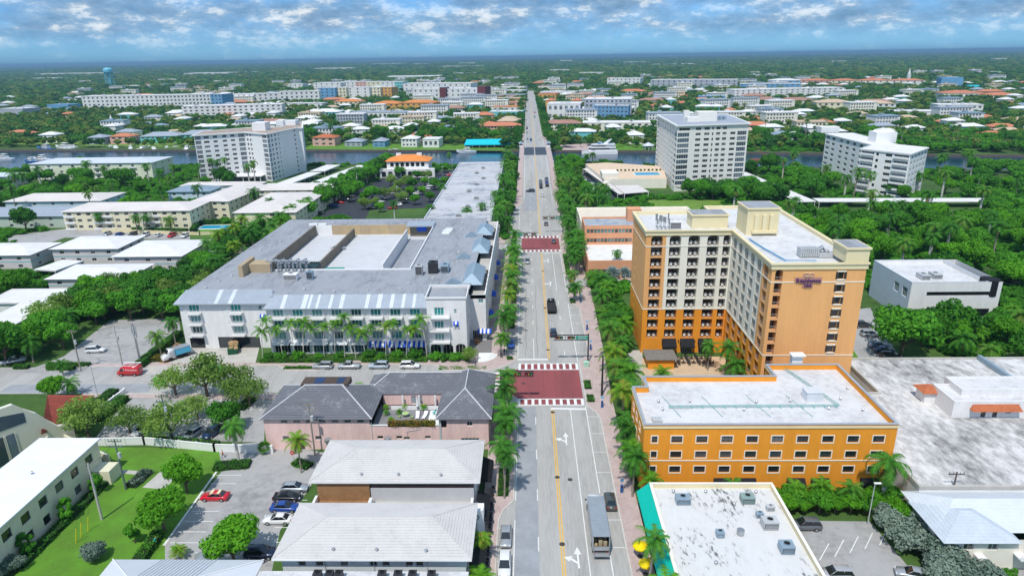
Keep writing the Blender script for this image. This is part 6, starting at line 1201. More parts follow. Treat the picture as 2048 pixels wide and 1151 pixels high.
def trunk_mesh(seed, h, r0, rx, limbs=5, m=M_BARK):
    r = random.Random(seed); b = MB(); b.tube([(0, 0, -.2), (r.uniform(-.1, .1), r.uniform(-.1, .1), h * .55), (r.uniform(-.3, .3), r.uniform(-.3, .3), h * 1.15)], [r0, r0 * .75, r0 * .4], 7)
    for i in range(limbs):
        a = i * 2 * PI / limbs + r.uniform(-.4, .4); z = h * r.uniform(.5, .8); b.tube([(0, 0, z), (math.cos(a) * rx * .35, math.sin(a) * rx * .35, z + h * .35), (math.cos(a) * rx * .62, math.sin(a) * rx * .62, z + h * .75)], [r0 * .5, r0 * .32, r0 * .12], 5)
    return b.mesh('trunk', m)
TK = {}
def def_tree(kind, m, n, rx, rz, h, lobes, leaves, s, open_=0, r0=.28, flat=0):
    TK[kind] = [(crown_mesh(len(kind) * 31 + k * 7 + 1, rx * (1 + .12 * (k - 1)), rz, lobes, leaves, s, m, h + rz * .55, open_, flat), trunk_mesh(k + 3, h, r0, rx)) for k in range(n)]
def_tree('ficus', L_FIC, 3, 3.6, 2.9, 2.8, 22, 3600, .30); def_tree('bright', L_BRI, 3, 3.5, 2.8, 2.8, 20, 3800, .27); def_tree('mid', L_MID, 4, 3.6, 3.0, 3.0, 20, 3400, .31); def_tree('olive', L_OLI, 3, 3.6, 2.5, 2.6, 24, 1900, .22, .5); def_tree('silver', L_GRY, 2, 3.4, 2.4, 1.2, 26, 4200, .25, .1)
def_tree('bush', L_MID, 2, 1.3, 1.0, .25, 9, 700, .17, r0=.08); def_tree('bushy', L_YEL, 1, 1.3, .9, .25, 9, 700, .17, r0=.08); def_tree('conic', L_MID, 1, 1.5, 2.6, .6, 14, 1500, .2, r0=.1)
M_DRY = mat('dry_frond', (.26, .19, .09), .9, .3, 2)
def frond(b, base, az, el, Ln, droop, nl, lw, r, m=0, tw=0.0):
    d = Vector((math.cos(az), math.sin(az), 0)); side = Vector((-d.y, d.x, 0)); n = 9; P = []; a = el; p = Vector(base); st = Ln / n
    for i in range(n + 1):
        P.append(p.copy()); p = p + (d * math.cos(a) + _Z * math.sin(a)) * st; a -= droop / n * (1 + .8 * i / n)
    for i in range(n):
        w = .05 * (1 - i / n) + .012; b.quad(P[i] - side * w, P[i] + side * w, P[i + 1] + side * w * .85, P[i + 1] - side * w * .85, m)
    for k in range(nl):
        t = .10 + .90 * k / (nl - 1); i = min(n - 1, int(t * n)); f = t * n - i; q = P[i].lerp(P[i + 1], min(1, f)); fw = (P[i + 1] - P[i]).normalized(); up = side.cross(fw)
        ll = lw * (math.sin(PI * min(1, .12 + t * .84)) ** .6) * r.uniform(.85, 1.1)
        for s in (-1, 1):
            dr = (side * s * .86 + fw * .55 - _Z * r.uniform(.15, .55) - up * .0).normalized(); e = q + dr * ll; wd = fw * .055 * (1.35 if ll > .4 else .9)
            j = len(b.v); b.v.extend((tuple(q - wd), tuple(q + wd), tuple(e + _Z * -.05))); b.f.append((j, j + 1, j + 2)); b.mi.append(m)
def palm_mesh(seed, nf, Ln, lw, el0, el1, droop, nl=20, m=L_PALM, dead=0):
    r = random.Random(seed); b = MB()
    for i in range(nf):
        t = i / (nf - 1); el = el0 + (el1 - el0) * t; frond(b, (0, 0, 0), i * 2.3999 + r.uniform(-.2, .2), el + r.uniform(-.12, .12), Ln * r.uniform(.85, 1.1) * (1 - .25 * (t < .15)), droop * r.uniform(.8, 1.2), nl, lw, r)
    for i in range(dead): frond(b, (0, 0, -.15), i * 2.1 + r.random(), -.75 - .4 * r.random(), Ln * .7, .5, nl, lw * .8, r, 1)
    return b.mesh('crown', [m, M_DRY])
def fan_mesh(seed, nf, R_, m):
    r = random.Random(seed); b = MB()
    for i in range(nf):
        az, el = i * 2.4 + r.uniform(-.2, .2), 1.35 - 1.75 * i / nf; d = Vector((math.cos(az) * math.cos(el), math.sin(az) * math.cos(el), math.sin(el))); c = d * R_ * .5; s = Vector((-math.sin(az), math.cos(az), 0)); u = d.cross(s)
        b.quad(-s * .03, s * .03, c + s * .02, c - s * .02)
        for k in range(13):
            a = (k - 6) * .30; e = c + (d * math.cos(a) + s * math.sin(a)) * R_ * .52 + u * r.uniform(-.05, .12) - _Z * .12; t = (s * math.cos(a) - d * math.sin(a)) * .07
            j = len(b.v); b.v.extend((tuple(c - t * .4), tuple(c + t * .4), tuple((c + e) / 2 + t + u * .02), tuple(e), tuple((c + e) / 2 - t))); b.f.append((j, j + 1, j + 2, j + 3, j + 4)); b.mi.append(0)
    return b.mesh('crown', m)
def ptrunk(seed, h, r0, r1, lean, m, shaft=0, bulge=0):
    r = random.Random(seed); b = MB(); a = r.random() * 6.28; dx, dy = math.cos(a) * lean, math.sin(a) * lean; n = 7
    pts = [(dx * (i / n) ** 1.6 * h, dy * (i / n) ** 1.6 * h, h * i / n - (.2 if i == 0 else 0)) for i in range(n + 1)]; rad = [r0 + (r1 - r0) * i / n + bulge * math.sin(PI * i / n) for i in range(n + 1)]; rad[0] *= 1.25
    b.tube(pts, rad, 8); return b.mesh('trunk', m), pts[-1]
PK = {}
def def_palm(kind, crowns, trunks, shaft=None): PK[kind] = (crowns, trunks, shaft)
shaft_me = MB(); shaft_me.cyl(0, 0, -1.5, .1, .2, 8, .12); shaft_me = shaft_me.mesh('crownshaft', M_SHAFT)
def_palm('coco', [palm_mesh(s, 22, 3.3, .95, 1.25, -.75, 1.35, dead=s) for s in (1, 2, 3, 4)], [ptrunk(s, 1, .17, .11, .5, M_PBARK) for s in (1, 2, 3)])
def_palm('cocob', [palm_mesh(s, 20, 3.0, .95, 1.3, -.35, 1.3, m=L_PAL2, dead=s - 4) for s in (5, 6, 7)], [ptrunk(s, 1, .15, .1, .6, M_PBARK) for s in (4, 5)])
def_palm('royal', [palm_mesh(s, 17, 3.7, 1.05, 1.2, -.55, 1.7, 24, dead=s - 6) for s in (8, 9, 10)], [ptrunk(s, 1, .26, .17, .01, M_RBARK, bulge=.05) for s in (6, 7)], shaft_me)
def_palm('slim', [palm_mesh(s, 13, 2.5, .85, 1.25, -.25, 1.25, 16, m=L_PAL2) for s in (11, 12, 13)], [ptrunk(s, 1, .085, .06, .8, M_RBARK) for s in (8, 9, 10, 11)], None)
def_palm('sabal', [fan_mesh(s, 34, 1.9, L_PALM) for s in (14, 15)], [ptrunk(s, 1, .2, .17, .03, M_PBARK) for s in (12, 13)])
def_palm('silverfan', [fan_mesh(s, 30, 2.9, L_SIL) for s in (16, 17)], [ptrunk(s, 1, .24, .2, .02, M_PBARK) for s in (14,)])
def_palm('areca', [palm_mesh(s, 26, 2.6, .7, 1.45, .25, 1.25, 16, m=L_PAL2) for s in (18, 19)], [ptrunk(s, 1, .12, .1, .05, M_PBARK) for s in (15,)])
vr = random.Random(77)
def tree(kind, x, y, sc, label, group, nm='broadleaf_tree', z=0, sz=None, cat='tree'):
    t = thing(nm, label, cat, (x, y, z), vr.random() * 6.28, group, (sc, sc, sc * (sz or vr.uniform(.9, 1.12)))); c, k = vr.choice(TK[kind]); put('crown', c, t); put('trunk', k, t); return t
def palm(kind, x, y, h, label, group, sc=1.0, nm=None, z=0):
    nm = nm or dict(royal='royal_palm', slim='slender_palm', sabal='fan_palm', areca='feather_palm').get(kind, 'coconut_palm')
    h *= vr.uniform(.86, 1.2); sc *= vr.uniform(.86, 1.14)
    C_, T_, S_ = PK[kind]; t = thing(nm, label, 'palm tree', (x, y, z), vr.random() * 6.28, group); me, top = vr.choice(T_)
    k = sc if h < 9 else sc * 1.15; put('trunk', me, t, (0, 0, 0), 0, (k, k, h)); px, py = top[0] * k, top[1] * k
    put('crown', vr.choice(C_), t, (px, py, h), vr.random() * 6.28, sc)
    if S_: put('crownshaft', S_, t, (px, py, h), 0, sc)
    return t
def hedge(label, pts, w, h, m=L_MID, s=.13, dens=34, nm='hedge', z=0, group=None):
    """clipped hedge along a line of points: leafy skin over a dark core"""
    t = thing(nm, label, 'hedge', (pts[0][0], pts[0][1], z), 0, group); x0, y0 = pts[0][0], pts[0][1]; r = random.Random(int(abs(x0) * 13 + abs(y0))); b = MB(); c = MB()
    for p, q in zip(pts, pts[1:]):
        P, Q = Vector((p[0] - x0, p[1] - y0, 0)), Vector((q[0] - x0, q[1] - y0, 0)); d = (Q - P).normalized(); n = Vector((-d.y, d.x, 0)); L = (Q - P).length; k = w / 2 - .08
        c.prism([tuple(v[:2]) for v in (P - n * k, Q - n * k, Q + n * k, P + n * k)], 0, h - .1)
        for _ in range(int(L * (w + 2 * h) * dens)):
            u = r.uniform(-.1, L + .1); g = r.uniform(-h, w + h)
            if g < 0: o, zz, nn = -w / 2, h + g, -n
            elif g > w: o, zz, nn = w / 2, h - (g - w), n
            else: o, zz, nn = g - w / 2, h, _Z
            wob = .12 * math.sin(u * 1.7 + g) + r.uniform(-.08, .08); leafq(b, P + d * u + n * o + _Z * max(.05, zz) + nn * wob, nn, s, r)
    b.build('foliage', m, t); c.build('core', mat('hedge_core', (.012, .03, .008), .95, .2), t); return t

# rows along the avenue
for i, (x, y, h, k) in enumerate(((-4.4, 125.5, 7.2, 'coco'), (-4.7, 119.5, 7.6, 'coco'), (-4.4, 113.5, 7.0, 'coco'), (-4.9, 107.5, 7.8, 'coco'), (-4.6, 101, 7.4, 'coco'), (-4.4, 95.5, 8.2, 'coco'), (-7.1, 81, 3.6, 'cocob'), (-7.2, 73.4, 3.4, 'cocob'), (-7.3, 67, 3.2, 'cocob'))):
    palm(k, x, y, h, '%s palm from the brick crossing down the left pavement' % ORD[i], 'palms on the near left pavement', (1.06 if i < 6 else .68) + (i * 7 % 5) * .05)
for i, (y, h) in enumerate(((151.5, 7), (158, 9.5), (166, 9), (173, 10), (181, 9.5), (188.5, 10), (197, 9.5), (206, 10), (214, 10.5), (222, 9.5), (231, 10), (239, 10))):
    palm('coco' if i % 3 else 'cocob', -6.0 + (i * 37 % 10) * .12 - (1.2 if i < 2 else 0), y, h - 1.6, '%s palm along the pavement beside the white hotel, counted from the brick crossing' % ORD[i], 'palms beside the white hotel', 1.1 + (i * 7 % 5) * .06)
for i, (x, y, h) in enumerate(((12.9, 201, 5.2), (13.4, 191.5, 5.0), (15.6, 216, 8), (14.8, 224, 8.5), (14.6, 233, 9), (15.2, 241, 8), (17, 219, 6.5), (17.6, 229, 8), (17.2, 238, 7))):
    palm('coco', x, y, h, '%s palm of the clump across the avenue from the white hotel wing' % ORD[i], 'palms on the right bulb-outs', 1.1)
rr = [(20.2, 204), (22.6, 200), (20.8, 196), (23.4, 192), (20.4, 188), (22.8, 183), (20.4, 178), (23.2, 173), (20.6, 168), (22.8, 164), (20.4, 159), (22.4, 154), (19.8, 150), (21.9, 146), (19.6, 142), (21.6, 138), (19.4, 134), (21.2, 129.5), (19.2, 125), (20.6, 121), (18.4, 117), (17.9, 112), (17.4, 106.5), (17.4, 100.5), (17.0, 96), (16.0, 74.5), (15.6, 66)]
for i, (x, y) in enumerate(rr):
    palm(('coco', 'coco', 'cocob')[i % 3], x, y, 4.6 + (i * 29 % 7) * .55 + (1.2 if y < 120 else 0), '%s palm in the row along the right pavement, counted from the salmon shop' % ORD[i], 'palms along the right pavement', 1.12 + (i * 7 % 5) * .07)
for i, (x, y, s) in enumerate(((24.2, 196, 1.0), (24, 187, .9), (24.4, 178, 1.0), (24.6, 168, 1.1), (24, 160, .9), (22.5, 150, .6), (21.8, 142, .55), (19.6, 118, .5), (19.0, 109, .5), (18.2, 101, .5))):
    tree('mid' if i % 2 else 'ficus', x, y, s * .85, '%s leafy shrub mass between the palm row and the orange hotel' % ORD[i], 'shrubs under the right palm row', 'tall_shrub')
for i, (x, y, s) in enumerate(((26.5, 206.5, 1.0), (30.5, 207, .85))): palm('silverfan', x, y, 3.4, ('large silver blue fan palm at the salmon shop corner', 'smaller silver fan palm behind the large one')[i], 'silver fan palms', s, 'silver_palm')
palm('royal', 29, 215, 9.2, 'lone tall palm standing over the salmon shop roof', None, .75)
# slender palms in front of the white hotel
for i in range(17):
    x = -66 + i * 2.55; palm('slim', x, 151.0 + (i % 2) * .7, 7.4 + (i * 13 % 5) * .55, '%s slender palm in the bed before the white hotel, counted from its left' % ORD[i], 'slender palms before the white hotel', 1.05)
hedge('clipped green hedge below the slender palms of the white hotel, left bed', [(-66, 149.4), (-43.5, 149.4)], 1.4, .9, L_BRI); hedge('clipped green hedge below the slender palms of the white hotel, right bed', [(-41, 149.4), (-25, 149.4)], 1.4, .9, L_BRI)
for i, x in enumerate((-64.5, -61.5, -57, -52, -47, -39.6, -36.5, -32.5, -28)): tree('bush', x, 151, 1.1 + (i % 3) * .2, '%s dark shrub behind the hotel hedge' % ORD[i], 'shrubs before the white hotel', 'shrub', cat='shrub')
for i, (x, y, s) in enumerate(((-23, 149.8, 1.1), (-20.5, 149.6, .95), (-18, 149.8, 1.0), (-15.5, 149.4, .8))): tree('bush', x, y, s * 1.3, '%s leafy shrub under the arches of the white hotel' % ORD[i], 'shrubs by the hotel arches', 'shrub', cat='shrub')
tree('olive', -14.5, 148.6, .62, 'small loose tree at the restaurant corner of the white hotel', None)
hedge('planted strip at the kerb beside the parked cars', [(-59, 146), (-48.5, 146)], 1.5, .35, L_MID); hedge('low green verge at the brick corner', [(-21.5, 145.6), (-10.5, 145.6)], 1.6, .22, L_BRI)
# islands on the avenue
for i, (a, c, x) in enumerate(((96, 104, -4.7), (106, 114, -4.9), (116, 124, -4.7))): hedge('grass and ground cover in the left kerb island, %s from the near end' % ORD[i], [(x, a), (x, c)], 2.0, .2, L_BRI, .09, 40, 'planting_bed', .12)
for i, (p, q) in enumerate((((13.0, 128.6), (13.0, 131.6)), ((12.9, 134.5), (12.9, 138.4)), ((13.0, 189.5), (13.0, 193)), ((13.2, 199), (13.2, 203.5)), ((-5.6, 150.6), (-4.2, 150.9)), ((-4.8, 170), (-4.8, 186)), ((-4.8, 190), (-4.8, 210)), ((13.3, 217), (13.3, 242)))): hedge('low green bed in the kerb island, %s of the crossing beds' % ORD[i], [p, q], 1.6, .35, L_MID, .1, 40, 'planting_bed', .12)
# hotel terrace, annex foreground
for i, (x, y, h, s) in enumerate(((44.6, 141, 6.4, 1.25), (46.3, 137, 5.5, 1.2), (41.5, 143.8, 5.6, 1.1))): palm('coco', x, y, h, ('tall', 'nearer', 'left')[i] + ' palm on the terrace inside the orange hotel corner', 'terrace palms', s)
palm('cocob', 29.6, 139.6, 1.6, 'short bushy palm beside the thatched bar', None, .9); palm('coco', 24.4, 118, 4.8, 'palm behind the orange block on the pavement side', None, 1.0); palm('coco', 44.5, 121.5, 4.5, 'palm between the orange block and the tower', None, 1.0)
palm('royal', 56.5, 93.0, 7.6, 'big feathery palm at the right end of the orange block', None, 1.15); palm('coco', 51.5, 93.2, 4.2, 'smaller palm left of the big one before the orange block', None, .9); palm('coco', 33, 94.4, 3.4, 'short palm in front of the middle of the orange block', None, .8)
palm('cocob', 20.2, 94.6, 4.2, 'short bright palm at the left corner of the orange block', None, .8); palm('cocob', 46.5, 94, 3.8, 'bright palm over the hedge of the orange block', None, .85); palm('cocob', 42.5, 93.6, 3.2, 'low bright palm half in the hedge of the orange block', None, .8)
for i in range(17): tree('bright' if i % 3 else 'mid', 38.6 + i * 1.25, 91.6 + (i % 2) * 1.6, .42 + (i % 4) * .05, '%s bush from the teal awning building in the green mass before the orange block' % ORD[i], 'green mass before the orange block', 'tall_shrub')
for i in range(8): tree('mid', 20 + i * 2.2, 94.6, .28, '%s low bush behind the teal awning building' % ORD[i], 'bushes behind the teal awning building', 'tall_shrub')
for i, (x, y, s) in enumerate(((60.5, 86.5, .95), (57.5, 83.5, 1.0), (60, 79.5, 1.0), (56.6, 88, .8), (62.5, 75, .95), (58, 76.5, .85))): tree('silver', x - 1.5, y, s, '%s silvery green tree at the bottom right car park' % ORD[i], 'silver trees at the bottom right', 'silver_tree')
tree('bright', 57.2, 89.2, .62, 'bright green tree over the silver trees', None)
for i, (x, y, s) in enumerate(((66.5, 77.4, 1.0), (69.8, 77.2, .8), (73.2, 77.0, .9), (76, 77.2, .7))): tree('bushy' if i % 2 else 'bush', x, y, s, '%s round bush before the grey roofed house' % ORD[i], 'bushes before the grey roofed house', 'shrub', cat='shrub')
palm('cocob', 46.4, 65.6, 1.6, 'short palm at the bottom of the right car park', None, 1.0)
# left foreground
TL = [('bright', 374, 985, .95), ('bright', 330, 1062, 1.0), ('bright', 470, 1128, 1.05), ('olive', 178, 872, 1.3), ('olive', 150, 868, .8), ('olive', 345, 880, 1.35), ('olive', 310, 872, .8), ('olive', 415, 792, 1.45), ('olive', 465, 800, 1.35), ('olive', 352, 790, 1.15), ('olive', 500, 812, 1.1), ('olive', 262, 868, 1.0), ('olive', 395, 838, .9), ('mid', 455, 862, .9), ('bright', 110, 800, .8)]
NL = ['round bright green tree at the top of the lawn', 'round bright green tree between the lawn and the car park', 'round bright green tree among the bottom car park bays', 'loose olive tree in front of the red church roof', 'smaller loose tree beside the church wall', 'airy olive tree over the white garden wall', 'left airy tree by the white garden wall', 'wide loose tree at the car park entrance', 'loose tree right of the car park entrance', 'left loose tree by the side street', 'small loose tree at the car park corner', 'loose tree at the left end of the white wall', 'airy tree in the middle of the walled car park', 'leafy tree beside the dark blue car', 'leafy tree beside the red church roof by the street']
for (k, px, py, s), l in zip(TL, NL):
    if s: p = G(px, py); tree(k, p.x, p.y, s, l, None)
for i, (px, py, s) in enumerate(((135, 1040, .9), (55, 1110, 1.0), (195, 985, .85), (270, 1085, .8))): p = G(px, py); tree('conic', p.x, p.y, s * 1.1, ('clipped bush against the middle of the long apartment', 'clipped bush at the near end of the long apartment', 'clipped bush at the far end of the long apartment', 'small dark tree alone on the lawn')[i], None, 'clipped_bush')
p = G(190, 1120); tree('silver', p.x, p.y, .62, 'grey green shrub at the bottom of the lawn', None, 'silver_shrub'); p = G(30, 1140); tree('silver', p.x, p.y, .5, 'silvery shrub at the bottom left corner', None, 'silver_shrub')
for i, (px, py, h, k, s, l) in enumerate(((478, 925, 6.6, 'royal', .95, 'palm with drooping fronds beside the driveway'), (603, 945, 6.2, 'cocob', 1.0, 'bright palm by the no entry sign'), (150, 790, 3.0, 'coco', .85, 'small palm beside the red church roof'), (128, 752, 2.6, 'coco', .75, 'short palm at the side street kerb'), (575, 800, 2.0, 'areca', .8, 'bright palm behind the left charcoal roof'), (662, 800, 2.4, 'coco', .6, 'small palm behind the middle of the charcoal roof'), (610, 800, 2.2, 'coco', .6, 'small palm left behind the charcoal roof'), (715, 795, 2.4, 'cocob', .7, 'small palm right behind the charcoal roof'), (360, 1115, 1.2, 'areca', .7, 'low feathery palm by the gardener'), (530, 905, 1.0, 'sabal', .9, 'spiky round palm beside the driveway wall'), (325, 720, 6.0, 'coco', .95, 'left of two leaning palms by the white hotel drive'), (352, 690, 6.4, 'coco', .95, 'right of two leaning palms by the white hotel drive'))):
    p = G(px, py); palm(k, p.x, p.y, h, l, None, s)
gl = lambda *p: [tuple(G(x, y)[:2]) for x, y in p]
hedge('tall clipped hedge behind the white hotel drive', gl((280, 735), (360, 672)), 2.0, 1.8, L_FIC); hedge('yellow and red shrub border by the blue truck', gl((285, 722), (348, 718)), 2.2, 1.2, L_YEL); hedge('clipped hedge at the side street car park, left', gl((96, 738), (150, 738)), 1.4, 1.0, L_BRI); hedge('second low hedge behind the side street hedge', gl((96, 731), (180, 731)), 1.2, .9, L_MID); hedge('small hedge next to the parked pickup', gl((30, 736), (58, 736)), 1.4, .9)
hedge('long hedge between church and car park', gl((250, 800), (195, 842)), 2.2, 1.4, L_MID); hedge('hedge under the red church roof', gl((230, 785), (150, 845)), 2.4, 1.2, L_FIC); hedge('low hedge along the long apartment', gl((212, 965), (40, 1135)), 1.6, .8, L_FIC); hedge('round silvery hedge on the lawn path', gl((262, 975), (296, 945)), 2.0, .9, L_GRY); hedge('long hedge beside the bottom car park', gl((318, 1070), (262, 1151)), 1.8, 1.1, L_MID); hedge('planted bed at the foot of the driveway palm', gl((430, 935), (500, 930)), 2.4, .8, L_MID); hedge('planted bed under the no entry sign', gl((590, 925), (620, 935)), 2, .7, L_MID); hedge('hedge strip in the car park island', gl((480, 820), (505, 800)), 2, 1.0, L_MID); hedge('ivy top along the white garden wall', gl((290, 884), (440, 896)), 1.0, 1.6, L_MID, dens=16)
hedge('reddish bougainvillea trough on the pink roof terrace', [(-26.6, 111.0), (-17.8, 111.0)], 1.1, .9, L_YEL, .10, 60, 'trough_planting', 4.9)
for i, (x, y) in enumerate(((-28.6, 118.4), (-28, 116), (-25.6, 116.6), (-26.6, 113.4), (-21, 118.2), (-24.8, 118.6))): palm('areca', x, y, .5, '%s potted plant on the pink roof terrace' % ORD[i], 'potted plants on the roof terrace', .38, 'potted_palm', 4.2)

# ------------------------------------------------------------------ groves and gardens (every tree its own object)
BOX = [(-90, -14, 150, 262), (-80, -13, 246, 436), (18, 92, 90, 182), (60, 150, 88, 138), (102, 127, 173, 197), (19, 66, 210, 280), (-150, -119, 222, 250), (-178, -148, 232, 256), (-158, -127, 200, 221), (-205, -177, 227, 249), (-162, -134, 158, 196), (-208, -146, 285, 310), (-160, -137, 306, 354), (-130, -98, 281, 332), (-141, -98, 333, 358), (-320, -236, 422, 454), (-264, -210, 324, 351), (-260, -198, 290, 316), (-194, -166, 348, 368), (-347, -310, 396, 417), (-198, -148, 370, 386), (-150, -96, 368, 458), (76, 126, 358, 434), (36, 84, 350, 438), (-94, -54, 412, 440), (-8, 19, 0, 6000), (125, 134, 316, 406), (134, 236, 314, 324), (-210, -130, 255, 287), (-125, -92, 130, 196)]
LOT = [(-93, -44, 300, 440)]
ringT = [(A_, B_, C_, D_, E_)]
def clear(x, y, r=2.0, lots=True):
    if any(a - r < x < b + r and c - r < y < d + r for a, b, c, d in BOX): return False
    if lots and any(a < x < b and c < y < d for a, b, c, d in LOT): return False
    if bank(NEARB, x) - 2 < y < bank(FARB, x) + 2: return False
    if -212 < x < -136 and 398 < y < 470 and True: return False
    if K3[0] - 4 < x < K5[0] + 24 and K3[1] - 6 < y < K1[1] + 24: return False
    return True
def grove(n, x0, x1, y0, y1, kinds, label, group, smin=.7, smax=1.2, sep=4.5, palms=(), ph=(7, 11), pp=.0, plabel=None, inside=None, nm='broadleaf_tree'):
    pts = []; tries = 0
    while len(pts) < n and tries < n * 40:
        tries += 1; x, y = vr.uniform(x0, x1), vr.uniform(y0, y1)
        if inside and not inside(x, y): continue
        if paved(x, y) or not clear(x, y) or not free(x, y, 1.5) or any((x - a) ** 2 + (y - b_) ** 2 < sep * sep for a, b_ in pts): continue
        pts.append((x, y))
        if palms and vr.random() < pp: h = vr.uniform(*ph); palm(vr.choice(palms), x, y, h, ('tall ' if h > (ph[0] + ph[1]) / 2 else 'shorter ') + (plabel or label), group + ', palms', vr.uniform(1.1, 1.5))
        else: k, s = vr.choice(kinds), vr.uniform(smin, smax); tree(k, x, y, s, ('large ' if s > (smin + smax) / 2 else 'small ') + dict(bright='bright green ', mid='green ', ficus='dark green ', olive='olive ').get(k, '') + label, group, nm)
grove(92, 70, 205, 196, 292, ['bright', 'bright', 'mid'], 'tree in the dense grove right of the orange tower', 'grove right of the orange tower', 1.0, 1.55, 5.6, ('royal', 'royal', 'coco'), (10, 14), .36, 'pale trunked palm in the grove right of the orange tower', lambda x, y: x < y * .78 and not (x < 102 and y < 225 and x > 94), 'grove_tree')
grove(26, 100, 150, 140, 175, ['mid', 'bright', 'ficus'], 'leafy tree between the stained roof and the white cube office', 'trees before the white cube', .95, 1.4, 4.2, ('areca', 'coco'), (3, 6), .35, 'feathery palm between the stained roof and the white cube office')
grove(44, 128, 262, 324, 420, ['bright', 'mid', 'ficus'], 'tree in the gardens around the stepped condominium', 'trees round the stepped condominium', 1.1, 1.6, 6.5, ('royal', 'coco'), (9, 13), .42, 'palm in the gardens around the stepped condominium')
grove(16, 82, 132, 320, 358, ['ficus', 'mid'], 'tree at the foot of the cream tower', 'trees at the cream tower', 1.1, 1.5, 6)
grove(30, 17.5, 36, 282, 352, ['mid', 'bright'], 'tree on the right bank of the avenue before the bridge', 'trees right of the avenue', .8, 1.2, 3.4, ('royal', 'coco', 'coco'), (7, 11), .55, 'palm on the right side of the avenue before the bridge')
for i, (px, py, s) in enumerate(((1800, 715, 1.75), (1842, 690, 1.3), (1900, 690, 1.5))): p = G(px, py); tree('mid', p.x, p.y, s, '%s spreading bright tree before the white cube office' % ('large', 'smaller', 'right')[i], None)
grove(34, 17.5, 42, 350, 450, ['mid', 'bright'], 'tree on the right canal approach beside the bridge', 'trees at the right bridge approach', .9, 1.3, 3.6, ('sabal', 'coco'), (6, 9), .3, 'palm on the right canal approach beside the bridge')
BOX.remove((-80, -13, 246, 436)); BOX.append((-80, -15.5, 246, 436)); BOX.remove((-8, 19, 0, 6000)); BOX.append((-6.4, 17, 0, 6000))
grove(46, -14.5, -6.6, 260, 456, ['mid', 'ficus', 'bright'], 'tree lining the left side of the avenue before the bridge', 'trees left of the avenue', .7, 1.1, 2.6, ('coco', 'coco', 'royal'), (7, 11), .6, 'palm lining the left side of the avenue before the bridge')
LOT.clear()
a_, c_ = G(548, 462), G(776, 334)
for i in range(34):
    p = a_.lerp(c_, i / 33); o = vr.uniform(0, 6); tree('bright' if i % 3 == 0 else 'mid', p.x + o, p.y, vr.uniform(1.1, 1.5), 'tree in the tall green screen left of the shopping car park', 'green screen left of the shopping car park')
for i in range(10): p = a_.lerp(c_, (i + .5) / 10); palm('royal', p.x + 5, p.y, vr.uniform(8, 11), 'palm rising from the green screen left of the shopping car park', 'palms in the green screen', 1.0)
for i, (px, py, k, s) in enumerate(((800, 380, 'olive', 1.1), (790, 395, 'olive', 1.0), (815, 372, 'olive', 1.0), (850, 372, 'bright', .8), (845, 390, 'bright', .8), (835, 360, 'mid', .8), (730, 420, 'olive', 1.1), (750, 414, 'olive', .9), (830, 410, 'mid', .7), (760, 425, 'bright', .8), (875, 352, 'mid', .8), (890, 345, 'mid', .9), (700, 405, 'mid', 1.2), (770, 400, 'olive', 1.1), (820, 395, 'bright', .9), (800, 355, 'mid', 1.0), (860, 405, 'bright', .8), (715, 390, 'mid', 1.1), (805, 408, 'olive', 1.0), (825, 380, 'mid', 1.0), (870, 380, 'mid', .9), (782, 372, 'olive', 1.1), (855, 360, 'olive', .9), (745, 402, 'mid', 1.1), (730, 405, 'bright', .9), (890, 372, 'bright', .8))): p = G(px, py); tree(k, p.x, p.y, s, '%s tree among the parked cars of the shopping car park' % ORD[i], 'trees in the shopping car park')
for i, (px, py, h) in enumerate(((790, 445, 8), (862, 442, 6), (935, 448, 6), (965, 446, 9), (990, 425, 9), (885, 400, 7), (808, 350, 9), (900, 330, 8))): p = G(px, py); palm('royal' if i < 5 else 'coco', p.x, p.y, h, '%s palm around the streaked shopping roof' % ORD[i], 'palms round the shopping block', 1.1)
grove(34, -122, -91, 160, 275, ['mid', 'bright', 'ficus'], 'tree screening the left flank of the white hotel', 'trees left of the white hotel', .9, 1.3, 4, ('coco', 'coco', 'cocob'), (7, 10), .5, 'palm screening the left flank of the white hotel', lambda x, y: y > 198 or x > -95 or y > 190)
BOX.remove((-125, -92, 130, 196))
grove(26, -136, -96, 178, 202, ['ficus', 'mid', 'olive'], 'tree behind the side street car park', 'trees behind the side street car park', 1.0, 1.4, 4.2)
grove(34, -170, -118, 148, 200, ['bright', 'mid', 'olive'], 'tree at the left edge beyond the side street car park', 'trees at the left edge', 1.0, 1.5, 4.2, ('coco', 'areca'), (4, 8), .3, 'palm at the left edge beyond the side street car park', None)
grove(64, -300, -98, 256, 420, ['mid', 'ficus', 'bright'], 'garden tree among the low apartments on the left', 'garden trees among the left apartments', 1.0, 1.6, 7, ('coco', 'royal', 'coco'), (7, 11), .45, 'garden palm among the low apartments on the left', nm='garden_tree')
for i, (px, py, h) in enumerate(((428, 365, 13), (440, 368, 14), (455, 366, 14.5), (500, 372, 12), (512, 373, 12.5), (545, 440, 9), (520, 455, 6), (205, 460, 7), (275, 468, 6.5), (345, 470, 7.5), (235, 455, 6), (385, 440, 6), (400, 372, 11), (295, 462, 6.4))): p = G(px, py); palm('royal' if i < 5 else 'coco', p.x, p.y, h, ('%s tall palm before the left tower' if i < 5 else '%s palm around the yellow apartments') % ORD[i if i < 5 else i - 5], 'palms by the left tower', 1.15)
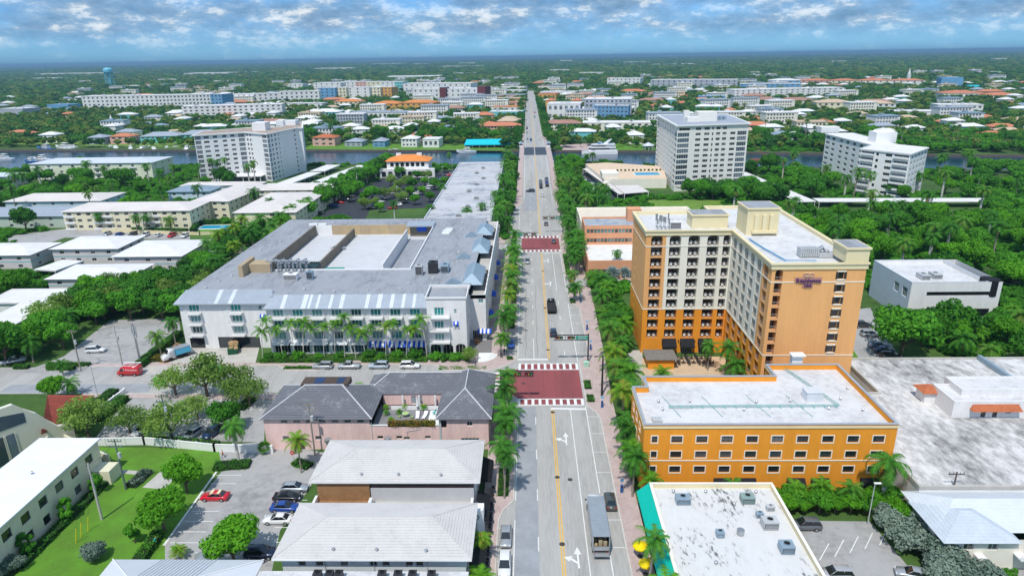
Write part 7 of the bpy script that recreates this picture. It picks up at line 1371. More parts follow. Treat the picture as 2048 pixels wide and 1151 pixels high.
hedge('long clipped hedge before the yellow apartment', gl((165, 455), (375, 462)), 1.6, 1.1, L_MID, .2, 14); hedge('tall clipped hedge around the small pool', gl((385, 466), (395, 450), (440, 446)), 2, 2.0, L_FIC, .2, 14); hedge('dense clipped hedge sloping to the pool deck', gl((1205, 330), (1262, 368)), 5, 4.0, L_BRI, .3, 7); hedge('clipped hedge along the canal by the pool deck', gl((1160, 334), (1245, 332)), 4, 3.4, L_BRI, .3, 7)
# far bank, first rows beyond the canal
grove(44, -330, -25, 566, 640, ['ficus', 'mid'], 'tree on the far canal bank left of the bridge', 'trees on the far left bank', 1.3, 2.0, 8, ('coco', 'royal'), (9, 14), .28, 'palm on the far canal bank left of the bridge', lambda x, y: y > bank(FARB, x) + 14)
grove(46, 18, 380, 500, 600, ['ficus', 'mid'], 'tree on the far canal bank right of the bridge', 'trees on the far right bank', 1.2, 1.9, 8, ('coco', 'royal', 'sabal'), (9, 13), .35, 'palm on the far canal bank right of the bridge', lambda x, y: y > bank(FARB, x) + 10)
for i in range(46):
    y = 535 + i * 14; s = -1 if i % 2 else 1; tree('ficus', 4.8 + s * (13.2 + vr.uniform(-1, 1.5)), y, vr.uniform(1.1, 1.5), 'street tree lining the avenue beyond the bridge', 'street trees beyond the bridge', 'street_tree')

for i in range(48):
    y = 215 + i * 4.4; palm(('coco', 'royal', 'coco')[i % 3], (14.4 if y < 330 else 17.2) + (i * 37 % 10) * .36, y, 7 + (i * 29 % 7) * .6, '%s palm in the dense right row from the salmon shop towards the bridge' % ORD[i], 'dense palms on the far right pavement', 1.1 + (i * 7 % 5) * .06)
# the canopy that runs on to the horizon: one leafy mass per kind
def scatter(name, proto, pts, zscale):
    me = bpy.data.meshes.new(name); me.from_pydata([(x, y, 0) for x, y, s in pts], [], [])
    at = me.attributes.new('size', 'FLOAT', 'POINT'); at.data.foreach_set('value', [s for x, y, s in pts])
    rt_ = me.attributes.new('turn', 'FLOAT', 'POINT'); rt_.data.foreach_set('value', [vr.random() * 6.28 for _ in pts])
    o = stuff(put(name, me)); ng = bpy.data.node_groups.new(name, 'GeometryNodeTree'); ng.interface.new_socket('Geometry', in_out='INPUT', socket_type='NodeSocketGeometry'); ng.interface.new_socket('Geometry', in_out='OUTPUT', socket_type='NodeSocketGeometry')
    n, l = ng.nodes, ng.links; gi, go = n.new('NodeGroupInput'), n.new('NodeGroupOutput'); ip = n.new('GeometryNodeInstanceOnPoints'); oi = n.new('GeometryNodeObjectInfo'); oi.inputs['Object'].default_value = proto; oi.inputs['As Instance'].default_value = True
    a1 = n.new('GeometryNodeInputNamedAttribute'); a1.data_type = 'FLOAT'; a1.inputs[0].default_value = 'size'; a2 = n.new('GeometryNodeInputNamedAttribute'); a2.data_type = 'FLOAT'; a2.inputs[0].default_value = 'turn'
    cx = n.new('ShaderNodeCombineXYZ'); l.new(a2.outputs[0], cx.inputs[2]); sx_ = n.new('ShaderNodeCombineXYZ'); l.new(a1.outputs[0], sx_.inputs[0]); l.new(a1.outputs[0], sx_.inputs[1]); mz = n.new('ShaderNodeMath'); mz.operation = 'POWER'; mz.inputs[1].default_value = zscale; l.new(a1.outputs[0], mz.inputs[0]); l.new(mz.outputs[0], sx_.inputs[2])
    l.new(gi.outputs[0], ip.inputs['Points']); l.new(oi.outputs['Geometry'], ip.inputs['Instance']); l.new(cx.outputs[0], ip.inputs['Rotation']); l.new(sx_.outputs[0], ip.inputs['Scale']); l.new(ip.outputs[0], go.inputs[0])
    md = o.modifiers.new('scatter', 'NODES'); md.node_group = ng; return o
fm = [(L_FAR, 61), (L_FA2, 62), (leaf('leaf_far_yellow', (.05, .13, .02), (.26, .36, .07), .35, None, .03), 63)]
protos = []
for i, (m, s) in enumerate(fm):
    cm = crown_mesh(s, 4.6, 3.4, 12, 420, .85, m, 5.0)
    t = thing('broadleaf_tree', '%s dark round tree where the woods begin behind the aqua terrace' % ORD[i], 'tree', (-300 + i * 14, 640, 0), 0, 'first trees of the woods'); pc = put('crown', cm, t); put('trunk', trunk_mesh(9, 4, .3, 4), t); protos.append(cm)
    # the scatter copies a plain object that shares this crown
lists = [[], [], []]
y = 500.0
while y < 15000:
    sp = 8.2 * max(1, (y / 720)) ** .96; xm = y * .80 + 40; x = -xm
    while x < xm:
        px, py = x + vr.uniform(-.5, .5) * sp, y + vr.uniform(-.5, .5) * sp; x += sp
        if abs(px - 5) < (21 if py < 1000 else 9 if py < 1500 else 0) or py < bank(FARB, px) + (15 if px < 200 else 9): continue
        if py < 2600 and not free(px, py, 2.5): continue
        if py < 1900 and abs(px) < py * .7 and vr.random() < .22: continue
        k = vr.randrange(3); lists[k].append((px, py, vr.uniform(.5, 1.35) * (.85 if py < 1900 else 1) * max(1.0, (y / 900)) ** .80))
    y += sp
for k in range(3):
    base = bpy.data.objects.new('canopy_tree', protos[k]); scatter('far_woods', base, lists[k], .42)
# undergrowth that fills the gardens and flanks between the single trees
und, fl_ = [], []
for _ in range(26000):
    y = 150 + 420 * vr.random(); x = (vr.random() * 2 - 1) * (y * .8 + 30)
    lowg = 120 < x < 240 and 292 < y < 318
    if paved(x, y) or not clear(x, y, 2.2) or not free(x, y, 2) or (y > bank(NEARB, x) - 3 and y < bank(FARB, x) + 6) or (-115 < x < -4 and y < 262) or (4 < x < 100 and y < 200) or (130 < y < 150): continue
    if -60 > x > -130 and y < 205: continue
    if (x > 205 and y < 316) or (x > 262) or x < -300:
        if vr.random() < .3: fl_.append((x, y, vr.uniform(.7, 1.15)))
    else: und.append((x, y, vr.uniform(.3, .55) if lowg else vr.uniform(.5, 1.25)))
    if len(und) > 5200: break
for nm_, sd, ls, rx_, hh_ in (('garden_undergrowth', 72, und, 2.1, .9), ('flank_woods', 71, fl_, 4.2, 4.6)):
    base = bpy.data.objects.new('canopy_tree', crown_mesh(sd, rx_, rx_ * .75, 12, 900 if rx_ < 3 else 1500, .2 * rx_ ** .6, L_MID, hh_)); scatter(nm_, base, ls, .8)
# ------------------------------------------------------------------ vehicles
def loft(b, st, m=0, cap=True):
    """st: list of rings of equal point count"""
    n = len(st[0]); base = len(b.v); P = [p for ring in st for p in ring]
    F = [(i * n + k, i * n + (k + 1) % n, (i + 1) * n + (k + 1) % n, (i + 1) * n + k) for i in range(len(st) - 1) for k in range(n)]
    if cap: F += [tuple(range(n))[::-1], tuple(range((len(st) - 1) * n, len(st) * n))]
    b.add(P, F, m)
def ring(y, hw, z0, z1, r=.18):
    return [(-hw * .93, y, z0), (hw * .93, y, z0), (hw, y, z0 + (z1 - z0) * .35), (hw * .98, y, z0 + (z1 - z0) * .75), (hw * (1 - r), y, z1), (-hw * (1 - r), y, z1), (-hw * .98, y, z0 + (z1 - z0) * .75), (-hw, y, z0 + (z1 - z0) * .35)]
CARS = dict(
    sedan=dict(L=4.7, W=1.83, belt=.86, prof=[(-2.35, .80, .45, .70), (-2.25, .90, .28, .92), (-1.6, .91, .22, .96), (-.6, .915, .2, .95), (.9, .915, .2, .93), (1.7, .90, .22, .84), (2.2, .84, .28, .70), (2.35, .72, .42, .58)], cab=[(-1.75, .74, .93), (-1.05, .62, 1.40), (.15, .62, 1.44), (1.05, .74, .92)]),
    suv=dict(L=4.75, W=1.9, belt=1.0, prof=[(-2.36, .86, .5, .95), (-2.3, .93, .34, 1.06), (-1.5, .95, .3, 1.08), (0, .95, .28, 1.07), (1.2, .95, .3, 1.04), (1.9, .92, .32, .98), (2.28, .88, .36, .84), (2.38, .8, .5, .68)], cab=[(-2.28, .80, 1.06), (-1.95, .70, 1.66), (.25, .70, 1.72), (1.15, .80, 1.05)]),
    wagon=dict(L=4.6, W=1.8, belt=.92, prof=[(-2.3, .84, .45, .85), (-2.2, .9, .3, .98), (-1.4, .9, .25, 1.0), (0, .9, .24, .98), (1.1, .9, .25, .95), (1.8, .88, .28, .86), (2.2, .82, .32, .72), (2.3, .72, .45, .6)], cab=[(-2.15, .74, .97), (-1.6, .64, 1.48), (.2, .64, 1.52), (1.05, .74, .95)]),
    pickup=dict(L=5.4, W=1.95, belt=1.0, prof=[(-2.7, .9, .5, 1.0), (-2.6, .95, .4, 1.05), (-.7, .96, .36, 1.05), (0, .96, .36, 1.07), (1.3, .96, .36, 1.06), (2.1, .93, .38, 1.02), (2.6, .9, .42, .9), (2.7, .82, .5, .75)], cab=[(-.85, .8, 1.05), (-.6, .72, 1.72), (.55, .72, 1.76), (1.35, .8, 1.06)]),
    van=dict(L=5.4, W=2.0, belt=1.2, prof=[(-2.7, .92, .45, 2.25), (-2.62, .98, .36, 2.4), (-1, 1.0, .34, 2.42), (.9, 1.0, .34, 2.4), (1.5, 1.0, .34, 2.2), (2.05, .98, .36, 1.35), (2.55, .93, .38, 1.1), (2.7, .85, .5, .8)], cab=None))
CM = {}
def car_parts(kind):
    if kind in CM: return CM[kind]
    c = CARS[kind]; b = MB(); loft(b, [ring(y, hw, z0, z1, .10 if kind != 'van' else .06) for y, hw, z0, z1 in c['prof']]); parts = [('body', b, 0, True)]
    hl = c['L'] / 2
    if c['cab']:
        g = MB(); R_ = [[(-hw, y, z - .0), (hw, y, z)] for y, hw, z in c['cab']]; A, B, C_, D = [(y, hw, z) for y, hw, z in c['cab']]; zb = c['belt'] + .02
        g.quad((-D[1], D[0], D[2]), (D[1], D[0], D[2]), (C_[1], C_[0], C_[2]), (-C_[1], C_[0], C_[2])); wind = g
        r = MB(); r.quad((B[1], B[0], B[2]), (-B[1], B[0], B[2]), (-A[1], A[0], A[2]), (A[1], A[0], A[2]))
        s = MB()
        for sg in (-1, 1):
            q = [(sg * A[1] * 1.08, A[0], zb), (sg * D[1] * 1.08, D[0], zb), (sg * C_[1], C_[0], C_[2]), (sg * B[1], B[0], B[2])]; s.poly(q if sg > 0 else q[::-1])
        t = MB(); ym = (B[0] + C_[0]) / 2; t.add([(-B[1], B[0], B[2]), (B[1], B[0], B[2]), (C_[1], C_[0], C_[2]), (-C_[1], C_[0], C_[2]), (-B[1] * .9, B[0] + .1, B[2] + .06), (B[1] * .9, B[0] + .1, B[2] + .06), (C_[1] * .9, C_[0] - .1, C_[2] + .05), (-C_[1] * .9, C_[0] - .1, C_[2] + .05)], ((4, 5, 6, 7), (0, 1, 5, 4), (1, 2, 6, 5), (2, 3, 7, 6), (3, 0, 4, 7)))
        for sg in (-1, 1):
            for (a, c2) in ((A, B), (D, C_), ): t.tube([(sg * a[1] * 1.04, a[0], zb), (sg * c2[1], c2[0], c2[2])], .045, 5)
            t.tube([(sg * (B[1] + .06), ym, zb), (sg * B[1], ym, B[2])], .04, 5)
        parts += [('windscreen', wind, 1, False), ('rear_window', r, 1, False), ('side_window', s, 1, False), ('roof_panel', t, 0, True)]
    else:
        g = MB(); g.quad((-.84, 2.06, 1.37), (.84, 2.06, 1.37), (.9, 1.56, 2.12), (-.9, 1.56, 2.12)); s = MB()
        for sg in (-1, 1): q = [(sg * 1.012, .6, 1.35), (sg * 1.0, 1.85, 1.35), (sg * .985, 1.5, 2.0), (sg * 1.0, .6, 2.0)]; s.poly(q if sg > 0 else q[::-1])
        r = MB(); r.quad((.8, -2.72, 1.3), (-.8, -2.72, 1.3), (-.8, -2.68, 2.0), (.8, -2.68, 2.0)); parts += [('windscreen', g, 1, False), ('side_window', s, 1, False), ('rear_window', r, 1, False)]
    w = MB(); w.M = Matrix.Rotation(PI / 2, 4, 'Y'); w.cyl(0, 0, -.11, .11, .34, 14); w.poly([(.34 * math.cos(-k * PI / 7), .34 * math.sin(-k * PI / 7), -.11) for k in range(14)]); wm = w.mesh('tyre', M_TYRE)
    rm = MB(); rm.M = w.M; rm.cyl(0, 0, -.115, .115, .21, 10); rm.poly([(.21 * math.cos(-k * PI / 5), .21 * math.sin(-k * PI / 5), -.115) for k in range(10)]); rm = rm.mesh('rim', M_RIM)
    h = MB(); h.box(-.2, .2, -.06, .06, -.07, .08); hm = h.mesh('headlight', M_LAMP); t_ = MB(); t_.box(-.17, .17, -.05, .05, -.09, .09); tm = t_.mesh('tail_light', M_TAIL)
    CM[kind] = ([(n, b_.mesh(n, [paint('slot', (.5, .5, .5))] if sl == 0 else [G_CAR], sm), sl) for n, b_, sl, sm in parts], wm, rm, hm, tm); return CM[kind]
def car(kind, x, y, rz, colr, label, group=None, z=.02, far_=False, cat=None, sc=1.0):
    nm = dict(sedan='parked_car', suv='parked_suv', wagon='parked_car', pickup='pickup_truck', van='delivery_van')[kind]
    t = thing(nm, label, cat or ('van' if kind == 'van' else 'pickup' if kind == 'pickup' else 'car'), (x, y, z), rz, group, sc if sc != 1 else None); parts, wm, rm, hm, tm = car_parts(kind); c = CARS[kind]
    pm = paint('car_paint_%d_%d_%d' % tuple(int(v * 255) for v in colr), colr, .3, .35 if sum(colr) < 1.6 and max(colr) - min(colr) < .15 else 0)
    for n, me, sl in parts:
        o = put(n, me, t)
        if sl == 0: o.material_slots[0].link = 'OBJECT'; o.material_slots[0].material = pm
    hl = c['L'] / 2; wb = hl * .60; zr = .34
    for sx2 in (-1, 1):
        for yy in (-wb, wb):
            o = put('wheel', wm, t, (sx2 * (c['W'] / 2 - .10), yy, zr))
            if not far_: put('rim', rm, o)
        if not far_:
            put('headlight', hm, t, (sx2 * c['W'] * .34, hl - .10, .70 if kind in ('sedan', 'wagon') else .82)); put('tail_light', tm, t, (sx2 * c['W'] * .36, -hl + .06, .82))
    return t
W_, K_, S_, GR, BL, RD, DG = (.78, .78, .78), (.012, .013, .016), (.42, .44, .46), (.16, .17, .18), (.01, .06, .30), (.55, .01, .02), (.05, .055, .06)
def carp(kind, px, py, rz, c, label, group=None, **kw): p = G(px, py, .5); return car(kind, p.x, p.y, rz, c, label, group, **kw)
car('wagon', -3.85, 85.4, PI, S_, 'silver hatchback with dark roof parked at the left kerb'); car('suv', -3.85, 79.2, PI, W_, 'white suv parked at the left kerb behind the silver hatchback')
car('sedan', 13.1, 94.2, 0, (.10, .105, .10), 'grey sedan parked right of the long box truck'); car('pickup', -4.7, 158.6, 0, BL, 'bright blue car parked beside the restaurant palm', sc=.9)
for i, (px, k, c, l) in enumerate(((643, 'suv', (.45, .47, .5), 'silver suv, leftmost of the four in the hotel kerb bays'), (695, 'pickup', (.5, .52, .55), 'silver pickup in the hotel kerb bays'), (755, 'suv', (.42, .5, .58), 'pale blue suv with roof box in the hotel kerb bays'), (818, 'suv', W_, 'white suv, rightmost of the four in the hotel kerb bays'))): p = G(px, 741); car(k, p.x, 146.0, -PI / 2 if i == 3 else PI / 2, c, l)
car('suv', 6.3, 166.0, 0, (.03, .05, .08), 'dark blue car waiting before the stop line of the brick crossing'); car('wagon', -.6, 232, PI, S_, 'silver car driving towards the camera before the far crossing'); car('sedan', 9.8, 259.5, 0, GR, 'grey car on the far brick crossing'); car('sedan', 7.6, 289, 0, GR, 'grey car just past the far brick crossing')
car('suv', 1.0, 362, PI / 2 * .9, (.01, .02, .04), 'black car turning across the avenue before the bridge', z=hump(362)); car('sedan', 7.2, 352, 0, W_, 'white sedan climbing to the bridge', z=hump(352))
for i, (x, y, c, k) in enumerate(((6.9, 371, K_, 'sedan'), (6.9, 378, GR, 'suv'), (6.9, 385, GR, 'sedan'), (10.4, 375, K_, 'suv'), (10.4, 382, BL, 'suv'), (10.4, 389, GR, 'pickup'))): car(k, x, y, 0, c, '%s car in the queue before the bridge' % ORD[i], 'cars queuing at the bridge', z=hump(y), far_=True)
for i, (x, y, c) in enumerate(((-.5, 562, W_), (-.6, 574, S_), (2.4, 566, BL), (2.4, 580, (.03, .10, .25)), (-.6, 588, W_), (-1, 640, W_), (-1, 662, S_), (-1.2, 700, K_), (-1.2, 712, K_), (2.2, 760, W_), (-2, 800, S_), (8, 840, GR), (-1.5, 870, W_), (9, 905, RD), (-1.5, 930, K_), (8, 980, W_))): car('sedan', x, y, PI if x < 4 else 0, c, '%s car on the avenue beyond the bridge' % ORD[i], 'cars beyond the bridge', z=hump(y), far_=True)
# red van with ladder rack
v = carp('van', 260, 745, PI / 2, (.62, .012, .02), 'red plumbing van with white roof rack on the side street', cat='van')
b = MB(); [b.box(x - .04, x + .04, -2.4, 1.3, 2.62, 2.7) for x in (-.9, 0, .9)]; [b.box(-.95, .95, y, y + .07, 2.5, 2.62) for y in (-2.2, -.6, 1.0)]; b.tube([(.98, -2.6, 2.7), (.98, 1.6, 2.7)], .1, 6); b.build('roof_rack', M_TRIMW, v)
text('PLUMBING', .46, v, (1.012, -1.3, 1.5), M_TRIMW, .004, PI / 2); text('PLUMBING', .46, v, (-1.012, -1.3, 1.5), M_TRIMW, .004, -PI / 2); text('S. E.', .62, v, (-1.012, .35, 1.55), M_TRIMW, .004, -PI / 2)
carp('suv', 192, 700, -PI / 2 + .1, W_, 'white suv parked alone in the side street car park'); carp('pickup', 27, 722, -PI / 2 + .5, S_, 'silver pickup at the left edge of the side street car park')
for i, (px, py, k, rz, c, l) in enumerate(((430, 992, 'sedan', PI / 2, (.60, .01, .03), 'red convertible with cream soft top in the bottom car park'), (590, 975, 'wagon', -PI / 2, (.40, .45, .50), 'silver blue car, topmost of the row beside the white roofs'), (575, 993, 'sedan', -PI / 2, K_, 'black car, second in the row beside the white roofs'), (570, 1014, 'sedan', -PI / 2, BL, 'blue car, third in the row beside the white roofs'), (556, 1038, 'sedan', PI / 2, W_, 'white sedan, fourth in the row beside the white roofs'), (522, 1106, 'suv', -PI / 2, (.008, .02, .06), 'navy suv near the bottom of the car park'), (285, 860, 'wagon', PI * .9, W_, 'white car tucked under the airy tree by the white wall'), (425, 865, 'suv', PI * .9, (.02, .05, .12), 'dark blue car behind the white garden wall'), (385, 868, 'wagon', PI * .9, S_, 'grey car half hidden behind the garden wall'), (192, 912, 'wagon', 1.2, (.03, .16, .35), 'blue car by the bin enclosure of the long apartment'), (405, 1125, 'suv', .5, S_, 'pale utility cart by the gardener'), (1610, 1050, 'suv', PI / 2, GR, 'grey suv at the top of the right car park'), (1670, 1148, 'suv', PI / 2, (.5, .5, .52), 'pale silver suv at the bottom of the right car park'), (1826, 1148, 'wagon', PI / 2 - .3, S_, 'silver car under the silver trees at the bottom right'), (1740, 668, 'suv', -PI / 2, S_, 'silver suv behind the orange tower'), (1757, 690, 'sedan', -PI / 2, (.2, .3, .42), 'blue grey sedan behind the orange tower'), (1768, 700, 'sedan', -PI / 2, (.02, .06, .16), 'navy sedan behind the orange tower'), (1780, 712, 'suv', -PI / 2, K_, 'black car under the tree behind the orange tower'), (1725, 650, 'suv', -PI / 2, DG, 'dark car at the orange tower corner'), (672, 0, 'sedan', .6, S_, ''))):
    if l: carp(k, px, py, rz, c, l)
p = G(677, 499, 10.9); car('sedan', p.x, p.y, -PI / 2 + .4, S_, 'silver car alone on the white hotel parking deck', z=10.82)
b = MB(); b.box(-.6, .6, -1.1, .55, 1.25, 1.47); _rc = [o for o in bpy.data.objects if o.get('label', '').startswith('red convertible')][0]; b.build('soft_top', mat('cream_canvas', (.74, .66, .44), .8, .05), _rc)
cr = random.Random(3); CC = [W_, S_, GR, K_, BL, RD, (.5, .52, .55), W_, DG]
def rowcars(a, c, n, rz, label, group):
    A, C_ = G(*a), G(*c)
    for i in range(n):
        if cr.random() < .12: continue
        p = A.lerp(C_, i / (n - 1)); car(cr.choice(('sedan', 'suv', 'wagon')), p.x, p.y, rz + cr.choice((0, PI)), cr.choice(CC), label % ORD[i], group, far_=True)
rowcars((785, 418), (905, 348), 15, PI / 2, '%s car in the bays beside the streaked shopping roof', 'cars beside the shopping roof'); rowcars((745, 418), (795, 378), 8, PI / 2, '%s car in the middle bays of the shopping car park', 'cars in the middle bays'); rowcars((640, 428), (715, 388), 7, PI / 2, '%s car along the green screen of the shopping car park', 'cars along the green screen')
rowcars((215, 470), (370, 474), 7, 0, '%s car in the car park of the yellow apartments', 'cars by the yellow apartments'); rowcars((1150, 352), (1235, 392), 9, .2, '%s car under the covered parking roof', 'cars under the covered parking'); rowcars((160, 388), (255, 382), 6, PI / 2, '%s car parked before the marina apartment', 'cars by the marina apartment')
# long box truck, flatbed, light blue box truck
def box_truck(label, x, y, rz, L, W, h, cabc, boxm, open_=True):
    t = thing('box_truck', label, 'truck', (x, y, .02), rz); b = MB(); b.box(-W / 2, W / 2, -L / 2, L / 2, 1.0, 1.15); b.build('chassis', M_ALU, t)
    b = MB(); b.box(-W / 2, -W / 2 + .08, -L / 2, L / 2, 1.15, h); b.box(W / 2 - .08, W / 2, -L / 2, L / 2, 1.15, h); b.box(-W / 2 + .08, W / 2 - .08, L / 2 - .08, L / 2, 1.15, h); b.build('cargo_box', boxm, t)
    b = MB(); b.box(-W / 2, W / 2, -L / 2, L / 2, h, h + .06)
    for i in range(int(L / .6)): b.box(-W / 2 + .05, W / 2 - .05, -L / 2 + i * .6, -L / 2 + i * .6 + .04, h + .06, h + .075)
    b.box(-W / 2 - .03, -W / 2 + .06, -L / 2, L / 2, h - .05, h + .1); b.box(W / 2 - .06, W / 2 + .03, -L / 2, L / 2, h - .05, h + .1); b.build('box_roof', mat('truck_roof_grey', (.36, .40, .44), .5, .12, .6, 0, .3), t)
    cb = MB(); loft(cb, [ring(yy, W * .46, .55, zz, .1) for yy, zz in ((L / 2 + .15, 3.0), (L / 2 + 1.5, 3.0), (L / 2 + 2.0, 1.9), (L / 2 + 2.9, 1.6), (L / 2 + 3.2, 1.1))]); cb.build('cab', cabc, t, smooth=True)
    b = MB(); b.quad((-W * .4, L / 2 + 2.02, 1.95), (W * .4, L / 2 + 2.02, 1.95), (W * .4, L / 2 + 1.56, 2.92), (-W * .4, L / 2 + 1.56, 2.92)); b.build('windscreen', G_CAR, t)
    w = MB(); w.M = Matrix.Rotation(PI / 2, 4, 'Y'); w.cyl(0, 0, -.16, .16, .5, 14); w.poly([(.5 * math.cos(-k * PI / 7), .5 * math.sin(-k * PI / 7), -.16) for k in range(14)]); wm = w.mesh('wheel', M_TYRE)
    for sx2 in (-1, 1):
        for yy in (-L / 2 + 1.2, -L / 2 + 2.4, L / 2 + 1.4): put('wheel', wm, t, (sx2 * (W / 2 - .2), yy, .5))
        b = MB(); b.box(-.12, .12, -.05, .05, 0, .3); b.build('mirror', M_ALU, t, (sx2 * W * .56, L / 2 + 1.3, 1.9)); b = MB(); b.box(-.14, .14, -.04, .04, -.1, .1); b.build('tail_light', M_TAIL, t, (sx2 * W * .38, -L / 2 - .03, .85))
    b = MB(); b.box(-W / 2 + .1, W / 2 - .1, -L / 2 - .02, -L / 2 + .04, 1.2, 1.9); b.box(-W / 2 + .1, -W / 2 + .16, -L / 2 - .4, -L / 2, .9, 2.1); b.box(W / 2 - .16, W / 2 - .1, -L / 2 - .4, -L / 2, .9, 2.1); b.box(-W / 2 + .1, W / 2 - .1, -L / 2 - .9, -L / 2 - .02, .8, .9); b.build('tail_lift', M_STEEL, t)
    b = MB()
    for i in range(9): b.box(-W / 2 + .2 + (i % 3) * .7, -W / 2 + .75 + (i % 3) * .7, -L / 2 + .5 + (i // 3) * .9, -L / 2 + 1.1 + (i // 3) * .9, 1.15, 1.7 + (i * 7 % 4) * .3)
    b.build('cargo', M_TAN, t); return t
box_truck('long grey box truck with white cab stopped in the right lane', 10.3, 86.4, 0, 9.6, 2.5, 3.6, paint('truck_white', (.78, .78, .78)), M_GALV)
t = box_truck('light blue box truck half hidden by a tree at the hotel drive', *G(366, 712)[:2], 2.4, 3.6, 2.1, 2.7, paint('truck_cab_white', (.75, .75, .75)), mat('sky_blue_panel', (.10, .45, .66), .5, .05))
t = thing('flatbed_truck', 'dark flatbed truck loaded with slats heading towards the far crossing', 'truck', (6.4, 184, .02)); b = MB(); b.box(-1.2, 1.2, -3.6, 2.2, .9, 1.1); b.build('bed', M_ALU, t); b = MB(); [b.box(-1.15, 1.15, -3.5 + i * .55, -3.1 + i * .55, 1.1, 1.7 + (i % 3) * .1) for i in range(10)]; b.build('load', mat('dark_load', (.05, .05, .05), .8, .4, 1), t); b = MB(); b.box(-1.25, -1.15, -3.6, 2.2, 1.1, 2.3); b.box(1.15, 1.25, -3.6, 2.2, 1.1, 2.3); b.build('side_rack', M_ALU, t)
b = MB(); loft(b, [ring(yy, 1.1, .5, zz, .1) for yy, zz in ((2.3, 2.5), (3.2, 2.55), (3.7, 1.6), (4.6, 1.3), (4.8, 1.0))]); b.build('cab', paint('truck_dark', (.02, .02, .022)), t, smooth=True)
for sx2 in (-1, 1):
    for yy in (-2.4, -1.3, 3.6): b = MB(); b.M = Matrix.Rotation(PI / 2, 4, 'Y'); b.cyl(0, 0, -.15, .15, .48, 12); b.poly([(.48 * math.cos(-k * PI / 6), .48 * math.sin(-k * PI / 6), -.15) for k in range(12)]); b.build('wheel', M_TYRE, t, (sx2 * 1.0, yy, .48))
p = G(468, 702); t = thing('skip', 'dark green skip heaped with cardboard under the hotel', 'skip', (p.x, p.y, 0), .3); b = MB(); b.prism([(-1.2, -2.2), (1.2, -2.2), (1.2, 2.2), (-1.2, 2.2)], .1, 1.5); b.build('bin', mat('skip_green', (.015, .09, .04), .6, .2), t); b = MB()
for i in range(26): a = random.Random(i); x, y, s = a.uniform(-.9, .9), a.uniform(-1.9, 1.9), a.uniform(.25, .5); b.box(x - s, x + s, y - s * .8, y + s * .8, 1.4, 1.7 + a.random() * .7)
b.build('cardboard', mat('cardboard', (.50, .34, .18), .9, .25, 2), t)

# ------------------------------------------------------------------ street furniture
def utility_pole(label, px, py, h, m=M_WOODP, arms=2, lean=0.0, r=.18, tr=True):
    p = G(px, py); t = thing('utility_pole', label, 'utility pole', p); b = MB(); b.tube([(0, 0, -.2), (lean * .5, 0, h * .5), (lean, 0, h)], [r, r * .85, r * .6], 8); b.build('pole', m, t)
    for i in range(arms): b = MB(); b.box(lean - 1.2, lean + 1.2, -.06, .06, h - .5 - i * 1.1, h - .35 - i * 1.1); [b.cyl(lean + x, 0, h - .35 - i * 1.1, h - .05 - i * 1.1, .05, 6) for x in (-1.1, -.5, .5, 1.1)]; b.build('cross_arm', m, t)
    if tr: b = MB(); b.cyl(lean + .35, -.1, h - 3.6, h - 2.6, .28, 10); b.build('transformer', M_GALV, t)
    return t, Vector((p.x + lean, p.y, h - .1))
up = [utility_pole('pale concrete pole leaning over the lawn', 204, 1038, 10.5, M_CONC, 0, 0, .22, False), utility_pole('dark timber pole by the silvery lawn hedge', 252, 978, 10.0, mat('pole_green_grey', (.14, .19, .17), .9, .2, 1), 2), utility_pole('timber pole beside the white garden wall', 343, 890, 11.0, mat('pole_green', (.12, .20, .15), .9, .2, 1), 2), utility_pole('timber pole with transformers in front of the pink building', 630, 910, 11.0, M_WOODP, 2), utility_pole('grey pole at the side street hedge', 162, 740, 10.5, M_WOODP, 1), utility_pole('tall steel pole with antennas beside the car park exit', 282, 730, 11, M_STEEL, 0, 0, .3), utility_pole('plain pole behind the red van', 246, 735, 11, M_CONC, 0, 0, .2), utility_pole('slim lamp pole by the side street', 195, 790, 7.5, M_GALV, 0, 0, .1, False), utility_pole('short dark pole at the grey roofed house', 1893, 1035, 8.5, mat('pole_brown', (.12, .10, .09), .9, .2, 1), 1)]
def wire(a, c, sag, label):
    t = thing('power_line', label, 'cable', a); b = MB(); n = 10; P = [(a.lerp(c, i / n) - a) - _Z * (sag * 4 * (i / n) * (1 - i / n)) for i in range(n + 1)]; b.tube(P, .022, 4); b.build('cable', M_ALU, t)
for i, (a, c) in enumerate(((0, 1), (1, 2), (2, 3), (4, 6), (6, 5))): wire(up[a][1], up[c][1], .8, 'thin power line between %s' % ('the lawn pole and the hedge pole', 'the hedge pole and the wall pole', 'the wall pole and the pink building pole', 'the hedge pole and the van pole', 'the van pole and the antenna pole')[i])
b = MB(); [b.cyl(math.cos(a) * .5, math.sin(a) * .5, 8.6, 10.4, .14, 6) for a in (0, 1.05, 2.1, 3.14, 4.2, 5.2)]; b.cyl(0, 0, 8.4, 8.6, .6, 8); b.build('antenna', M_GALV, up[5][0])
for i, px in enumerate((152, 162, 176)): p = G(px, 1085 - i * 12); t = thing('guy_marker', '%s yellow guy wire sleeve on the lawn' % ORD[i], 'marker', p); b = MB(); b.tube([(0, 0, 0), (.35, .3, 2.4)], .07, 6); b.build('sleeve', mat('safety_yellow', (.75, .62, .02), .6, .05), t); b = MB(); b.tube([(.35, .3, 2.4), (1.3, 1.2, 8.5)], .015, 4); b.build('wire', M_ALU, t)
